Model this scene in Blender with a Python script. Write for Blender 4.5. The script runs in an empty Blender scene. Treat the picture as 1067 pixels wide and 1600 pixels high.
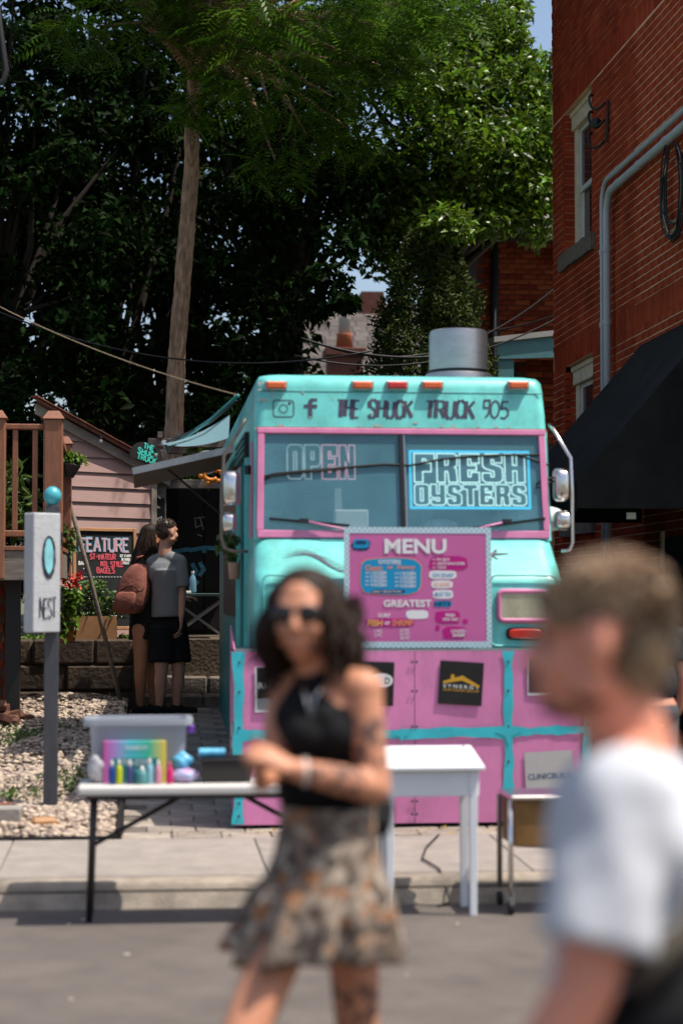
import bpy, bmesh, math, random
import numpy as np
from mathutils import Vector, Matrix

random.seed(7); RNG = np.random.default_rng(7)
SC = bpy.context.scene
COL = SC.collection
R = math.radians

# ---------------------------------------------------------------- camera
YAW, TILT, EYE = R(5.77), math.atan(132 / 3000.0), 1.607
cam = bpy.data.cameras.new('camera'); CAM = bpy.data.objects.new('camera', cam); COL.objects.link(CAM)
CAM.location = (0, 0, EYE); CAM.rotation_euler = (R(90) + TILT, 0, -YAW)
cam.sensor_fit = 'HORIZONTAL'; cam.sensor_width = 24.0; cam.lens = 67.48
cam.clip_start = 0.1; cam.clip_end = 2000
cam.dof.use_dof = True; cam.dof.focus_distance = 19.0; cam.dof.aperture_fstop = 1.5; cam.dof.aperture_blades = 0
SC.camera = CAM
# ---------------------------------------------------------------- sky, sun, exposure
SUN_TO = Vector((0.45, -0.15, 1.0)).normalized()
SUN_EL = math.asin(SUN_TO.z); SUN_AZ = math.atan2(SUN_TO.x, SUN_TO.y)
world = bpy.data.worlds.new('World'); SC.world = world; world.use_nodes = True
wn = world.node_tree.nodes; wl = world.node_tree.links
sky = wn.new('ShaderNodeTexSky'); sky.sky_type = 'NISHITA'; sky.sun_disc = False
sky.sun_elevation = SUN_EL; sky.sun_rotation = SUN_AZ; sky.air_density = 1.0; sky.dust_density = 3.0; sky.ozone_density = 1.0
wn['Background'].inputs['Strength'].default_value = 0.13
wl.new(sky.outputs[0], wn['Background'].inputs['Color'])
sun = bpy.data.lights.new('sun', 'SUN'); SUN = bpy.data.objects.new('sun', sun); COL.objects.link(SUN)
sun.energy = 4.4; sun.angle = R(0.5); sun.color = (1.0, 0.94, 0.85)
SUN.rotation_euler = SUN_TO.to_track_quat('Z', 'Y').to_euler(); SUN.location = (0, 0, 30)
SC.view_settings.view_transform = 'Standard'; SC.view_settings.look = 'None'
SC.view_settings.gamma = 1.0; SC.view_settings.use_curve_mapping = False
SC.view_settings.exposure = 0.45
SC.render.engine = 'CYCLES'
SC.cycles.use_denoising = True
SC.cycles.max_bounces = 6; SC.cycles.transparent_max_bounces = 12
SC.cycles.caustics_reflective = False; SC.cycles.caustics_refractive = False
SC.cycles.sample_clamp_indirect = 4.0

# ---------------------------------------------------------------- measuring: a photo point at a known distance Y -> world point
_F = Vector((math.sin(YAW) * math.cos(TILT), math.cos(YAW) * math.cos(TILT), math.sin(TILT)))
_R = Vector((math.cos(YAW), -math.sin(YAW), 0)); _U = _R.cross(_F)
def ray(px, py): return _F + _R * ((px - 533.5) / 3000.0) + _U * ((800.0 - py) / 3000.0)
def P(px, py, Y):
    d = ray(px, py); return Vector((0, 0, EYE)) + d * (Y / d.y)
def PX(px, py, X):
    d = ray(px, py); return Vector((0, 0, EYE)) + d * (X / d.x)
def proj(p):
    v = Vector(p) - Vector((0, 0, EYE)); k = 3000.0 / v.dot(_F)
    return 533.5 + v.dot(_R) * k, 800.0 - v.dot(_U) * k

# ---------------------------------------------------------------- materials
M = {}
def mat(name, col, rough=0.6, metal=0.0, var=0.0, scale=8.0, col2=None, bump=0.0, bscale=40.0, spec=0.4,
        isl=0.0, objr=0.0, emit=None, coat=0.0, stretch=(1, 1, 1), detail=6.0, transl=0.0, hue=(-.03, .03), grime=0.0):
    m = bpy.data.materials.new(name); m.use_nodes = True
    nt = m.node_tree; N = nt.nodes; L = nt.links; b = N['Principled BSDF']
    b.inputs['Roughness'].default_value = rough; b.inputs['Metallic'].default_value = metal
    b.inputs['Specular IOR Level'].default_value = spec; b.inputs['Coat Weight'].default_value = coat
    b.inputs['Base Color'].default_value = (*col, 1)
    src = None
    tc = N.new('ShaderNodeTexCoord'); mp = N.new('ShaderNodeMapping'); mp.inputs['Scale'].default_value = stretch
    L.new(tc.outputs['Object'], mp.inputs['Vector'])
    if var > 0 or col2 is not None:
        nz = N.new('ShaderNodeTexNoise'); nz.inputs['Scale'].default_value = scale; nz.inputs['Detail'].default_value = detail
        nz.inputs['Roughness'].default_value = 0.65
        L.new(mp.outputs[0], nz.inputs['Vector'])
        rp = N.new('ShaderNodeValToRGB')
        rp.color_ramp.elements[0].position = 0.32; rp.color_ramp.elements[1].position = 0.68
        if col2 is None:
            rp.color_ramp.elements[0].color = (*[c * (1 - var) for c in col], 1)
            rp.color_ramp.elements[1].color = (*[min(1, c * (1 + var)) for c in col], 1)
        else:
            rp.color_ramp.elements[0].color = (*col, 1); rp.color_ramp.elements[1].color = (*col2, 1)
        L.new(nz.outputs['Fac'], rp.inputs['Fac']); src = rp.outputs['Color']
    def vary(src, sock, amt):
        hs = N.new('ShaderNodeHueSaturation')
        if src is None: hs.inputs['Color'].default_value = (*col, 1)
        else: L.new(src, hs.inputs['Color'])
        mr = N.new('ShaderNodeMapRange'); mr.inputs['To Min'].default_value = 1 - amt; mr.inputs['To Max'].default_value = 1 + amt
        L.new(sock, mr.inputs['Value']); L.new(mr.outputs[0], hs.inputs['Value'])
        mh = N.new('ShaderNodeMapRange'); mh.inputs['To Min'].default_value = 0.5 + amt * hue[0]; mh.inputs['To Max'].default_value = 0.5 + amt * hue[1]
        L.new(sock, mh.inputs['Value']); L.new(mh.outputs[0], hs.inputs['Hue'])
        return hs.outputs['Color']
    if isl > 0:
        g = N.new('ShaderNodeNewGeometry'); src = vary(src, g.outputs['Random Per Island'], isl)
    if objr > 0:
        oi = N.new('ShaderNodeObjectInfo'); src = vary(src, oi.outputs['Random'], objr)
    if grime > 0:
        gz_ = N.new('ShaderNodeTexNoise'); gz_.inputs['Scale'].default_value = 2.6; gz_.inputs['Detail'].default_value = 12; gz_.inputs['Roughness'].default_value = .72
        gm = N.new('ShaderNodeMapping'); gm.inputs['Scale'].default_value = (2.4, 2.4, .8); L.new(tc.outputs['Object'], gm.inputs['Vector']); L.new(gm.outputs[0], gz_.inputs['Vector'])
        gr = N.new('ShaderNodeMapRange'); gr.inputs['From Min'].default_value = .50; gr.inputs['From Max'].default_value = .74; gr.inputs['To Max'].default_value = grime; L.new(gz_.outputs['Fac'], gr.inputs['Value'])
        gx_ = N.new('ShaderNodeMix'); gx_.data_type = 'RGBA'; L.new(gr.outputs[0], gx_.inputs['Factor']); gx_.inputs[7].default_value = (col[0] * .35 + .03, col[1] * .35 + .025, col[2] * .35 + .02, 1)
        if src is None: gx_.inputs[6].default_value = (*col, 1)
        else: L.new(src, gx_.inputs[6])
        src = gx_.outputs[2]
    if src is not None: L.new(src, b.inputs['Base Color'])
    if bump > 0:
        n2 = N.new('ShaderNodeTexNoise'); n2.inputs['Scale'].default_value = bscale; n2.inputs['Detail'].default_value = 5
        L.new(mp.outputs[0], n2.inputs['Vector'])
        bp = N.new('ShaderNodeBump'); bp.inputs['Strength'].default_value = bump; bp.inputs['Distance'].default_value = 0.02
        L.new(n2.outputs['Fac'], bp.inputs['Height']); L.new(bp.outputs['Normal'], b.inputs['Normal'])
        rr = N.new('ShaderNodeMapRange'); rr.inputs['To Min'].default_value = max(0.02, rough - 0.12); rr.inputs['To Max'].default_value = min(1, rough + 0.12)
        L.new(n2.outputs['Fac'], rr.inputs['Value']); L.new(rr.outputs[0], b.inputs['Roughness'])
    if emit:
        b.inputs['Emission Color'].default_value = (*emit[0], 1); b.inputs['Emission Strength'].default_value = emit[1]
    if transl > 0:
        tr = N.new('ShaderNodeBsdfTranslucent'); mx = N.new('ShaderNodeMixShader'); mx.inputs['Fac'].default_value = transl
        if src is not None: L.new(src, tr.inputs['Color'])
        else: tr.inputs['Color'].default_value = (*col, 1)
        L.new(b.outputs[0], mx.inputs[1]); L.new(tr.outputs[0], mx.inputs[2])
        L.new(mx.outputs[0], N['Material Output'].inputs['Surface'])
    M[name] = m
    return m

def glass(name, tint, veil, veilcol, rough=0.02):
    m = bpy.data.materials.new(name); m.use_nodes = True; nt = m.node_tree; N = nt.nodes; L = nt.links
    N.remove(N['Principled BSDF'])
    t = N.new('ShaderNodeBsdfTransparent'); t.inputs['Color'].default_value = (*tint, 1)
    g = N.new('ShaderNodeBsdfGlossy'); g.inputs['Roughness'].default_value = rough
    d = N.new('ShaderNodeBsdfDiffuse'); d.inputs['Color'].default_value = (*veilcol, 1)
    fr = N.new('ShaderNodeFresnel'); fr.inputs['IOR'].default_value = 1.6
    m1 = N.new('ShaderNodeMixShader'); m2 = N.new('ShaderNodeMixShader')
    tc = N.new('ShaderNodeTexCoord'); nz = N.new('ShaderNodeTexNoise'); nz.inputs['Scale'].default_value = 2.2; nz.inputs['Detail'].default_value = 7
    L.new(tc.outputs['Object'], nz.inputs['Vector'])
    mr = N.new('ShaderNodeMapRange'); mr.inputs['From Min'].default_value = 0.3; mr.inputs['From Max'].default_value = 0.7
    mr.inputs['To Min'].default_value = veil * 0.7; mr.inputs['To Max'].default_value = veil * 1.3
    L.new(nz.outputs['Fac'], mr.inputs['Value']); L.new(mr.outputs[0], m1.inputs['Fac'])
    L.new(t.outputs[0], m1.inputs[1]); L.new(d.outputs[0], m1.inputs[2])
    L.new(fr.outputs[0], m2.inputs['Fac']); L.new(m1.outputs[0], m2.inputs[1]); L.new(g.outputs[0], m2.inputs[2])
    L.new(m2.outputs[0], N['Material Output'].inputs['Surface'])
    M[name] = m
    return m

# ---------------------------------------------------------------- objects
ORG = {}
def empty(name, loc):
    o = bpy.data.objects.new(name, None); COL.objects.link(o); o.location = loc; o.empty_display_size = 0.2
    ORG[o.name] = Vector(loc); return o
def tag(o, label=None, cat=None, group=None, kind=None):
    if label: o['label'] = label
    if cat: o['category'] = cat
    if group: o['group'] = group
    if kind: o['kind'] = kind
    return o
def thing(name, loc, label, cat, group=None):
    return tag(empty(name, loc), label, cat, group)
def link(name, me, m, parent=None, loc=None):
    """mesh already in the parent's own axes; loc is relative to the parent"""
    o = bpy.data.objects.new(name, me); COL.objects.link(o)
    if m is not None and not me.materials: me.materials.append(m if not isinstance(m, str) else M[m])
    if parent is not None: o.parent = parent
    if loc is not None: o.location = loc
    base = ORG[parent.name] if parent is not None else Vector((0, 0, 0))
    ORG[o.name] = base + (Vector(loc) if loc is not None else Vector((0, 0, 0)))
    return o

class MB:
    """collects shapes in world axes; build() links them as one mesh"""
    def __init__(s): s.v = []; s.f = []
    def add(s, vs, fs):
        k = len(s.v); s.v += [tuple(p) for p in vs]; s.f += [tuple(i + k for i in f) for f in fs]; return s
    def box(s, x0, x1, y0, y1, z0, z1):
        return s.add([(x0, y0, z0), (x1, y0, z0), (x1, y1, z0), (x0, y1, z0), (x0, y0, z1), (x1, y0, z1), (x1, y1, z1), (x0, y1, z1)],
                     [(0, 3, 2, 1), (4, 5, 6, 7), (0, 1, 5, 4), (1, 2, 6, 5), (2, 3, 7, 6), (3, 0, 4, 7)])
    def obox(s, c, ax, ay, az, hx, hy, hz):
        c = Vector(c); ax, ay, az = Vector(ax).normalized() * hx, Vector(ay).normalized() * hy, Vector(az).normalized() * hz
        vs = [c + ax * i + ay * j + az * k for k in (-1, 1) for (i, j) in ((-1, -1), (1, -1), (1, 1), (-1, 1))]
        return s.add(vs, [(0, 3, 2, 1), (4, 5, 6, 7), (0, 1, 5, 4), (1, 2, 6, 5), (2, 3, 7, 6), (3, 0, 4, 7)])
    def bar(s, a, b, w, h, up=(0, 0, 1)):
        a, b = Vector(a), Vector(b); d = (b - a); sd = d.cross(Vector(up))
        if sd.length < 1e-5: sd = d.cross(Vector((0, 1, 0)))
        return s.obox((a + b) / 2, d, sd, sd.cross(d), d.length / 2, w / 2, h / 2)
    def hexa(s, p):
        return s.add(p, [(0, 3, 2, 1), (4, 5, 6, 7), (0, 1, 5, 4), (1, 2, 6, 5), (2, 3, 7, 6), (3, 0, 4, 7)])
    def tube(s, pts, r, n=8, cap=True):
        pts = [Vector(p) for p in pts]; k0 = len(s.v); m = len(pts)
        rs = r if isinstance(r, (list, tuple)) else [r] * m
        prev = None
        for i, p in enumerate(pts):
            t = (pts[min(i + 1, m - 1)] - pts[max(i - 1, 0)]).normalized()
            if prev is None:
                a = Vector((0, 0, 1)) if abs(t.z) < 0.9 else Vector((1, 0, 0)); u = t.cross(a).normalized()
            else: u = (prev - t * prev.dot(t)).normalized()
            prev = u; w = t.cross(u)
            for j in range(n):
                an = 2 * math.pi * j / n; s.v.append(tuple(p + (u * math.cos(an) + w * math.sin(an)) * rs[i]))
        for i in range(m - 1):
            for j in range(n):
                a, b = k0 + i * n + j, k0 + i * n + (j + 1) % n; s.f.append((a, b, b + n, a + n))
        if cap:
            s.f.append(tuple(k0 + j for j in range(n))[::-1]); s.f.append(tuple(k0 + (m - 1) * n + j for j in range(n)))
        return s
    def lathe(s, prof, c, n=24, axis=(0, 0, 1)):
        c = Vector(c); ax = Vector(axis).normalized(); a = Vector((1, 0, 0)) if abs(ax.x) < 0.9 else Vector((0, 1, 0))
        u = ax.cross(a).normalized(); w = ax.cross(u); k0 = len(s.v)
        for (r, h) in prof:
            for j in range(n):
                an = 2 * math.pi * j / n; s.v.append(tuple(c + ax * h + (u * math.cos(an) + w * math.sin(an)) * max(r, 1e-4)))
        for i in range(len(prof) - 1):
            for j in range(n):
                a, b = k0 + i * n + j, k0 + i * n + (j + 1) % n; s.f.append((a, b, b + n, a + n))
        s.f.append(tuple(k0 + j for j in range(n))[::-1]); s.f.append(tuple(k0 + (len(prof) - 1) * n + j for j in range(n)))
        return s
    def capsule(s, a, b, ra, rb, n=14, flat=None):
        """round cone; flat=(dir, factor) squashes the section along dir"""
        a, b = Vector(a), Vector(b); t = (b - a).normalized()
        q = Vector((0, 0, 1)) if abs(t.z) < 0.9 else Vector((0, 1, 0)); u = t.cross(q).normalized(); w = t.cross(u)
        k0 = len(s.v); rings = []
        for k in range(5): an = -math.pi / 2 + math.pi / 2 * k / 4; rings.append((a + t * ra * math.sin(an), ra * math.cos(an)))
        for k in range(5): an = math.pi / 2 * k / 4; rings.append((b + t * rb * math.sin(an), rb * math.cos(an)))
        for (p, r) in rings:
            for j in range(n):
                an = 2 * math.pi * j / n; o = (u * math.cos(an) + w * math.sin(an)) * max(r, 1e-4)
                if flat: fd = Vector(flat[0]).normalized(); o -= fd * o.dot(fd) * (1 - flat[1])
                s.v.append(tuple(p + o))
        for i in range(len(rings) - 1):
            for j in range(n):
                x, y = k0 + i * n + j, k0 + i * n + (j + 1) % n; s.f.append((x, y, y + n, x + n))
        s.f.append(tuple(k0 + j for j in range(n))[::-1]); s.f.append(tuple(k0 + (len(rings) - 1) * n + j for j in range(n)))
        return s
    def ell(s, c, ax, n=16, m=10):
        """ellipsoid with three (vector) half axes"""
        c = Vector(c); A = [Vector(a) for a in ax]; k0 = len(s.v)
        for i in range(m + 1):
            th = math.pi * (i / m) * 0.998 + 0.003
            for j in range(n):
                ph = 2 * math.pi * j / n
                s.v.append(tuple(c + A[0] * math.sin(th) * math.cos(ph) + A[1] * math.sin(th) * math.sin(ph) + A[2] * math.cos(th)))
        for i in range(m):
            for j in range(n):
                x, y = k0 + i * n + j, k0 + i * n + (j + 1) % n; s.f.append((x, x + n, y + n, y))
        s.f.append(tuple(k0 + j for j in range(n))); s.f.append(tuple(k0 + m * n + j for j in range(n))[::-1])
        return s
    def ball(s, c, r, n=16, m=10): return s.ell(c, ((r, 0, 0), (0, r, 0), (0, 0, r)), n, m)
    def loft(s, rings, cap=True):
        n = len(rings[0]); k0 = len(s.v)
        for rg in rings: s.v += [tuple(p) for p in rg]
        for i in range(len(rings) - 1):
            for j in range(n):
                a, b = k0 + i * n + j, k0 + i * n + (j + 1) % n; s.f.append((a, b, b + n, a + n))
        if cap: s.f.append(tuple(k0 + j for j in range(n))[::-1]); s.f.append(tuple(k0 + (len(rings) - 1) * n + j for j in range(n)))
        return s
    def prism(s, poly, o, ux, uy, th):
        """flat polygon (2D) in plane (o, ux, uy) with thickness th along ux x uy"""
        o, ux, uy = Vector(o), Vector(ux).normalized(), Vector(uy).normalized(); nn = ux.cross(uy); k = len(poly)
        a = [o + ux * p[0] + uy * p[1] + nn * th for p in poly]; b = [o + ux * p[0] + uy * p[1] for p in poly]
        return s.add(a + b, [tuple(range(k)), tuple(range(2 * k - 1, k - 1, -1))] + [(i + k, (i + 1) % k + k, (i + 1) % k, i) for i in range(k)])
    def mesh(s, name, org=(0, 0, 0), smooth=False, bevel=0.0, seg=1, fixn=True):
        me = bpy.data.meshes.new(name); ox, oy, oz = org
        me.from_pydata([(x - ox, y - oy, z - oz) for (x, y, z) in s.v], [], s.f)
        if bevel > 0 or fixn:
            bm = bmesh.new(); bm.from_mesh(me)
            if fixn: bmesh.ops.recalc_face_normals(bm, faces=bm.faces)
            if bevel > 0:
                es = [e for e in bm.edges if len(e.link_faces) == 2 and e.calc_face_angle(0) > 0.6]
                bmesh.ops.bevel(bm, geom=es, offset=bevel, segments=seg, affect='EDGES', profile=0.5, clamp_overlap=True)
            bm.to_mesh(me); bm.free()
        if smooth:
            me.polygons.foreach_set('use_smooth', [True] * len(me.polygons))
        me.update(); return me
    def build(s, name, m, parent=None, smooth=False, bevel=0.0, seg=1, fixn=True, auto=None):
        org = ORG[parent.name] if parent is not None else (0, 0, 0)
        me = s.mesh(name, org, smooth or auto is not None, bevel, seg, fixn)
        if auto is not None:
            me.set_sharp_from_angle(angle=R(auto))
        return link(name, me, m, parent)

def rrect(cx, y0, y1, hw, z, rad, n=6):
    """plan ring of a box with rounded FRONT corners (front at y0)"""
    pts = [(cx + hw, y1, z)]
    for k in range(n + 1):
        a = math.pi / 2 * k / n; pts.append((cx + hw - rad + rad * math.cos(a), y0 + rad - rad * math.sin(a), z))
    for k in range(n + 1):
        a = math.pi / 2 * k / n; pts.append((cx - hw + rad - rad * math.sin(a), y0 + rad - rad * math.cos(a), z))
    pts.append((cx - hw, y1, z))
    return pts

# ---------------------------------------------------------------- lettering
GL = {
 'A': '0,0 2,6 4,0|.8,2.2 3.2,2.2', 'B': '0,0 0,6 2.6,6 3.6,5.2 3.4,3.8 2.4,3.2 0,3.2|2.4,3.2 3.8,2.4 3.8,.9 2.6,0 0,0',
 'C': '3.8,5 2.6,6 1.2,5.8 .2,4.2 .2,1.8 1.2,.2 2.6,0 3.8,1', 'D': '0,0 0,6 2.2,6 3.8,4.4 3.8,1.6 2.2,0 0,0',
 'E': '3.6,6 0,6 0,0 3.6,0|0,3.1 2.8,3.1', 'F': '3.6,6 0,6 0,0|0,3.1 2.8,3.1',
 'G': '3.8,5 2.6,6 1.2,5.8 .2,4.2 .2,1.8 1.2,.2 2.6,0 3.8,.9 3.8,2.8 2.2,2.8', 'H': '0,0 0,6|3.8,6 3.8,0|0,3.1 3.8,3.1',
 'I': '1.2,0 1.2,6', 'J': '3,6 3,1.2 2,0 .8,0 0,1.2', 'K': '0,0 0,6|3.6,6 0,2.6|1.2,3.6 3.8,0', 'L': '0,6 0,0 3.4,0',
 'M': '0,0 .2,6 2.2,2 4.2,6 4.4,0', 'N': '0,0 0,6 3.8,0 3.8,6', 'O': '2,6 .6,5.4 0,3.8 0,2.2 .6,.6 2,0 3.4,.6 4,2.2 4,3.8 3.4,5.4 2,6',
 'P': '0,0 0,6 2.6,6 3.8,5.2 3.8,3.8 2.6,2.9 0,2.9', 'Q': '2,6 .6,5.4 0,3.8 0,2.2 .6,.6 2,0 3.4,.6 4,2.2 4,3.8 3.4,5.4 2,6|2.6,1.6 4,-.3',
 'R': '0,0 0,6 2.6,6 3.8,5.2 3.8,3.9 2.6,3 0,3|2,3 3.9,0', 'S': '3.7,5.1 2.6,6 1.2,6 .2,5.1 .4,3.9 2,3.1 3.6,2.2 3.8,.9 2.6,0 1.1,0 0,.9',
 'T': '0,6 4,6|2,6 2,0', 'U': '0,6 0,1.4 1,.1 2.6,0 3.8,1.2 3.8,6', 'V': '0,6 2,0 4,6', 'W': '0,6 1.1,0 2.4,4.4 3.7,0 4.8,6',
 'X': '0,0 4,6|0,6 4,0', 'Y': '0,6 2,3.1 4,6|2,3.1 2,0', 'Z': '0,6 4,6 0,0 4,0',
 '0': '2,6 .6,5.2 0,3.6 0,2.2 .6,.7 2,0 3.2,.8 3.8,2.4 3.8,3.8 3.2,5.2 2,6', '1': '.6,4.8 2,6 2,0', '2': '.2,4.8 1.4,6 3,5.8 3.6,4.4 0,0 3.8,0',
 '3': '.2,5.6 2,6 3.4,5 3,3.6 1.6,3.2 3.4,2.4 3.6,1 2,0 .2,.4', '4': '3,0 3,6 0,1.8 4,1.8',
 '5': '3.4,6 .7,6 .4,3.5 2.2,3.8 3.6,2.8 3.6,1.1 2.2,0 .2,.3', '6': '3.4,5.6 2,6 .5,4.2 .2,1.8 1.4,0 3,.3 3.6,1.8 2.4,3.2 .4,2.4',
 '7': '0,6 3.8,6 1.4,0', '8': '2,3.2 .6,4.2 .8,5.6 2,6 3.2,5.6 3.4,4.2 2,3.2 .3,2 .4,.6 2,0 3.6,.6 3.7,2 2,3.2', '9': '3.4,3.4 .8,3.4 .8,6 3.4,6 3.5,3.2 3.1,1.2 1.8,0',
 '-': '.4,3 2.6,3', '.': '.4,0 .8,.2', '$': '3.4,4.8 2,5.4 .5,4.4 2,3 3.5,1.8 2,.6 .4,1.2|2,6 2,0', '+': '.2,3 3.4,3|1.8,1.4 1.8,4.6', '&': '3.8,0 .8,4.6 1.6,6 2.6,5 .3,1.8 1,0 2.4,.2 3.8,2.4', ' ': ''}
def glyph_lines(ch): return [[tuple(map(float, q.split(','))) for q in pl.split()] for pl in GL.get(ch, '').split('|') if pl]
def glyph_w(ch):
    ls = glyph_lines(ch); return max((p[0] for l in ls for p in l), default=1.8)
_lift = [0]
def ribbon(mb, pts, w, fr, closed=False, taper=None):
    """flat stroke in frame fr=(o, ux, uy, n); each piece lies a hair above the one before"""
    o, ux, uy, n = fr; k = len(pts)
    rng = range(k if closed else k - 1)
    for i in rng:
        a, b = pts[i], pts[(i + 1) % k]; dx, dy = b[0] - a[0], b[1] - a[1]; ln = math.hypot(dx, dy)
        if ln < 1e-6: continue
        dx, dy = dx / ln, dy / ln; w0 = w1 = w / 2
        if taper == 'brush': w0 = w1 = w / 2 * max(.55, .30 + 1.1 * abs(dy) ** 2)
        elif taper: w0 = w / 2 * taper(i / max(1, k - 1)); w1 = w / 2 * taper((i + 1) / max(1, k - 1))
        e0 = w0 * 0.7 if (i > 0 or closed) else 0; e1 = w1 * 0.7 if (i < k - 2 or closed) else 0
        _lift[0] = (_lift[0] + 1) % 24; h = 0.00004 * _lift[0]
        q = [(a[0] - dx * e0 - dy * w0, a[1] - dy * e0 + dx * w0), (a[0] - dx * e0 + dy * w0, a[1] - dy * e0 - dx * w0),
             (b[0] + dx * e1 + dy * w1, b[1] + dy * e1 - dx * w1), (b[0] + dx * e1 - dy * w1, b[1] + dy * e1 + dx * w1)]
        mb.add([o + ux * x + uy * y + n * h for (x, y) in q], [(0, 1, 2, 3)])
def text_width(txt, size, gap): return sum(glyph_w(c) * size / 6 + gap for c in txt) - gap
def handwrite(mb, txt, fr, x, y, size, w, gap=None, slant=0.0, jit=0.0, width=None, taper=None, asp=1.0):
    gap = size * 0.22 if gap is None else gap
    sx = asp
    if width is not None: sx = width / text_width(txt, size, gap)
    cx = x
    for ch in txt:
        jy = random.uniform(-jit, jit) * size; sc = 1 + random.uniform(-jit, jit)
        for pl in glyph_lines(ch):
            ribbon(mb, [(cx + (px * size / 6 + py * size / 6 * slant) * sx, y + jy + py * size / 6 * sc) for (px, py) in pl], w, fr, taper=taper)
        cx += (glyph_w(ch) * size / 6 + gap) * sx
    return cx
_tc = {}
def typeset_geo(txt, bold=0.0):
    key = (txt, bold)
    if key not in _tc:
        c = bpy.data.curves.new('type', 'FONT'); c.body = txt; c.size = 1.0; c.offset = bold; c.resolution_u = 3
        c.align_x = 'LEFT'; o = bpy.data.objects.new('type', c); COL.objects.link(o)
        bpy.context.view_layer.update(); dg = bpy.context.evaluated_depsgraph_get()
        me = bpy.data.meshes.new_from_object(o.evaluated_get(dg))
        v = [(q.co.x, q.co.y) for q in me.vertices]; f = [tuple(p.vertices) for p in me.polygons]
        bpy.data.objects.remove(o); bpy.data.curves.remove(c); bpy.data.meshes.remove(me)
        x0 = min(a for a, b in v); x1 = max(a for a, b in v); y0 = min(b for a, b in v); y1 = max(b for a, b in v)
        _tc[key] = ([((a - x0) / (x1 - x0), (b - y0) / (y1 - y0)) for a, b in v], f)
    return _tc[key]
def typeset(mb, txt, fr, x, y, w, h, bold=0.0, slant=0.0, rot=0.0):
    """text fitted into the rectangle (x, y, w, h) of the frame"""
    o, ux, uy, n = fr; v, f = typeset_geo(txt, bold); cr, sr = math.cos(rot), math.sin(rot)
    pts = [((a + slant * b * h / w) * w, b * h) for a, b in v]
    mb.add([o + ux * (x + a * cr - b * sr) + uy * (y + a * sr + b * cr) for a, b in pts], f)
def frame(o, ux, uy, lift=0.0):
    ux, uy = Vector(ux).normalized(), Vector(uy).normalized(); n = ux.cross(uy); return (Vector(o) + n * lift, ux, uy, n)
def poly_on(mb, fr, pts, th=0.0006):
    o, ux, uy, n = fr; mb.prism(pts, o, ux, uy, th)
def blob(cx, cy, rx, ry, n=22, wob=0.08, p=2.6, seed=0):
    rr = random.Random(seed); out = []
    for k in range(n):
        a = 2 * math.pi * k / n; c, s_ = math.cos(a), math.sin(a); q = 1 + rr.uniform(-wob, wob)
        out.append((cx + rx * q * abs(c) ** (2 / p) * (1 if c > 0 else -1), cy + ry * q * abs(s_) ** (2 / p) * (1 if s_ > 0 else -1)))
    return out
# ---------------------------------------------------------------- palette
mat('asphalt', (0.117, 0.099, 0.087), 0.85, var=0.2, scale=1.6, grime=.45, bump=0.35, bscale=180, spec=0.3)
mat('concrete', (0.268, 0.233, 0.205), 0.85, var=0.14, grime=.3, scale=5, bump=0.25, bscale=120, objr=0.06)
mat('kerbstone', (0.27, 0.225, 0.18), 0.85, var=0.42, scale=3.5, grime=.5, bump=0.3, bscale=60, objr=0.06)
mat('joint', (0.13, 0.11, 0.09), 0.95, var=0.3, scale=30)
mat('paver', (0.24, 0.20, 0.165), 0.9, var=0.25, scale=7, bump=0.3, bscale=90, objr=0.2, isl=0.2)
mat('soil', (0.10, 0.075, 0.05), 0.95, var=0.4, scale=9, bump=0.6, bscale=30)
mat('pebble', (0.36, 0.28, 0.22), 0.8, isl=0.45, var=0.2, scale=40)
mat('edging', (0.012, 0.012, 0.012), 0.5)
mat('blockstone', (0.062, 0.042, 0.027), 0.92, var=0.4, scale=6, bump=0.5, bscale=25, objr=0.15)
mat('steps', (0.16, 0.13, 0.105), 0.92, var=0.35, scale=8, bump=0.4, bscale=35, objr=0.15)
mat('brick', (0.31, 0.043, 0.018), 0.95, spec=.04, var=0.35, scale=2, grime=.25, bump=0.25, bscale=120, objr=0.13, isl=0.13, hue=(-.004, .012))
mat('mortar', (0.72, 0.42, 0.26), 0.95, spec=.04, var=0.2, scale=20, bump=0.3, bscale=100)
mat('oldbrick', (0.20, 0.042, 0.02), 0.95, spec=.05, var=0.45, scale=5, objr=0.35, isl=0.35, bump=0.2, bscale=60)
mat('darkmortar', (0.085, 0.05, 0.04), 0.95)
mat('stone', (0.15, 0.115, 0.085), 0.95, var=0.35, scale=14, bump=0.8, bscale=30)
mat('oldpaint', (0.62, 0.50, 0.36), 0.7, var=0.18, scale=9, bump=0.2, bscale=50)
mat('greypaint', (0.42, 0.39, 0.39), 0.45, var=0.08, scale=6)
mat('blackcloth', (0.010, 0.010, 0.009), 0.75, var=0.5, scale=3, spec=0.2)
mat('blackiron', (0.012, 0.011, 0.010), 0.5)
mat('blackrubber', (0.010, 0.010, 0.011), 0.6)
mat('creamwire', (0.36, 0.27, 0.17), 0.6)
mat('deckwood', (0.25, 0.10, 0.052), 0.6, var=0.22, scale=5, stretch=(8, 8, 1), bump=0.15, bscale=30, objr=0.1)
mat('greywood', (0.20, 0.165, 0.135), 0.9, var=0.3, scale=4, stretch=(1, 8, 8), bump=0.3, bscale=20, objr=0.15)
mat('siding', (0.40, 0.255, 0.225), 0.6, var=0.07, scale=4, stretch=(1, 1, 6), objr=0.05)
mat('sidetrim', (0.30, 0.25, 0.20), 0.8, var=0.3, scale=6)
mat('redroof', (0.16, 0.055, 0.035), 0.9, var=0.35, scale=7, bump=0.3, bscale=40)
mat('shingle', (0.21, 0.18, 0.165), 0.95, var=0.3, scale=9, bump=0.3, bscale=40, objr=0.15, isl=0.25)
mat('darkgutter', (0.02, 0.022, 0.026), 0.5)
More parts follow.
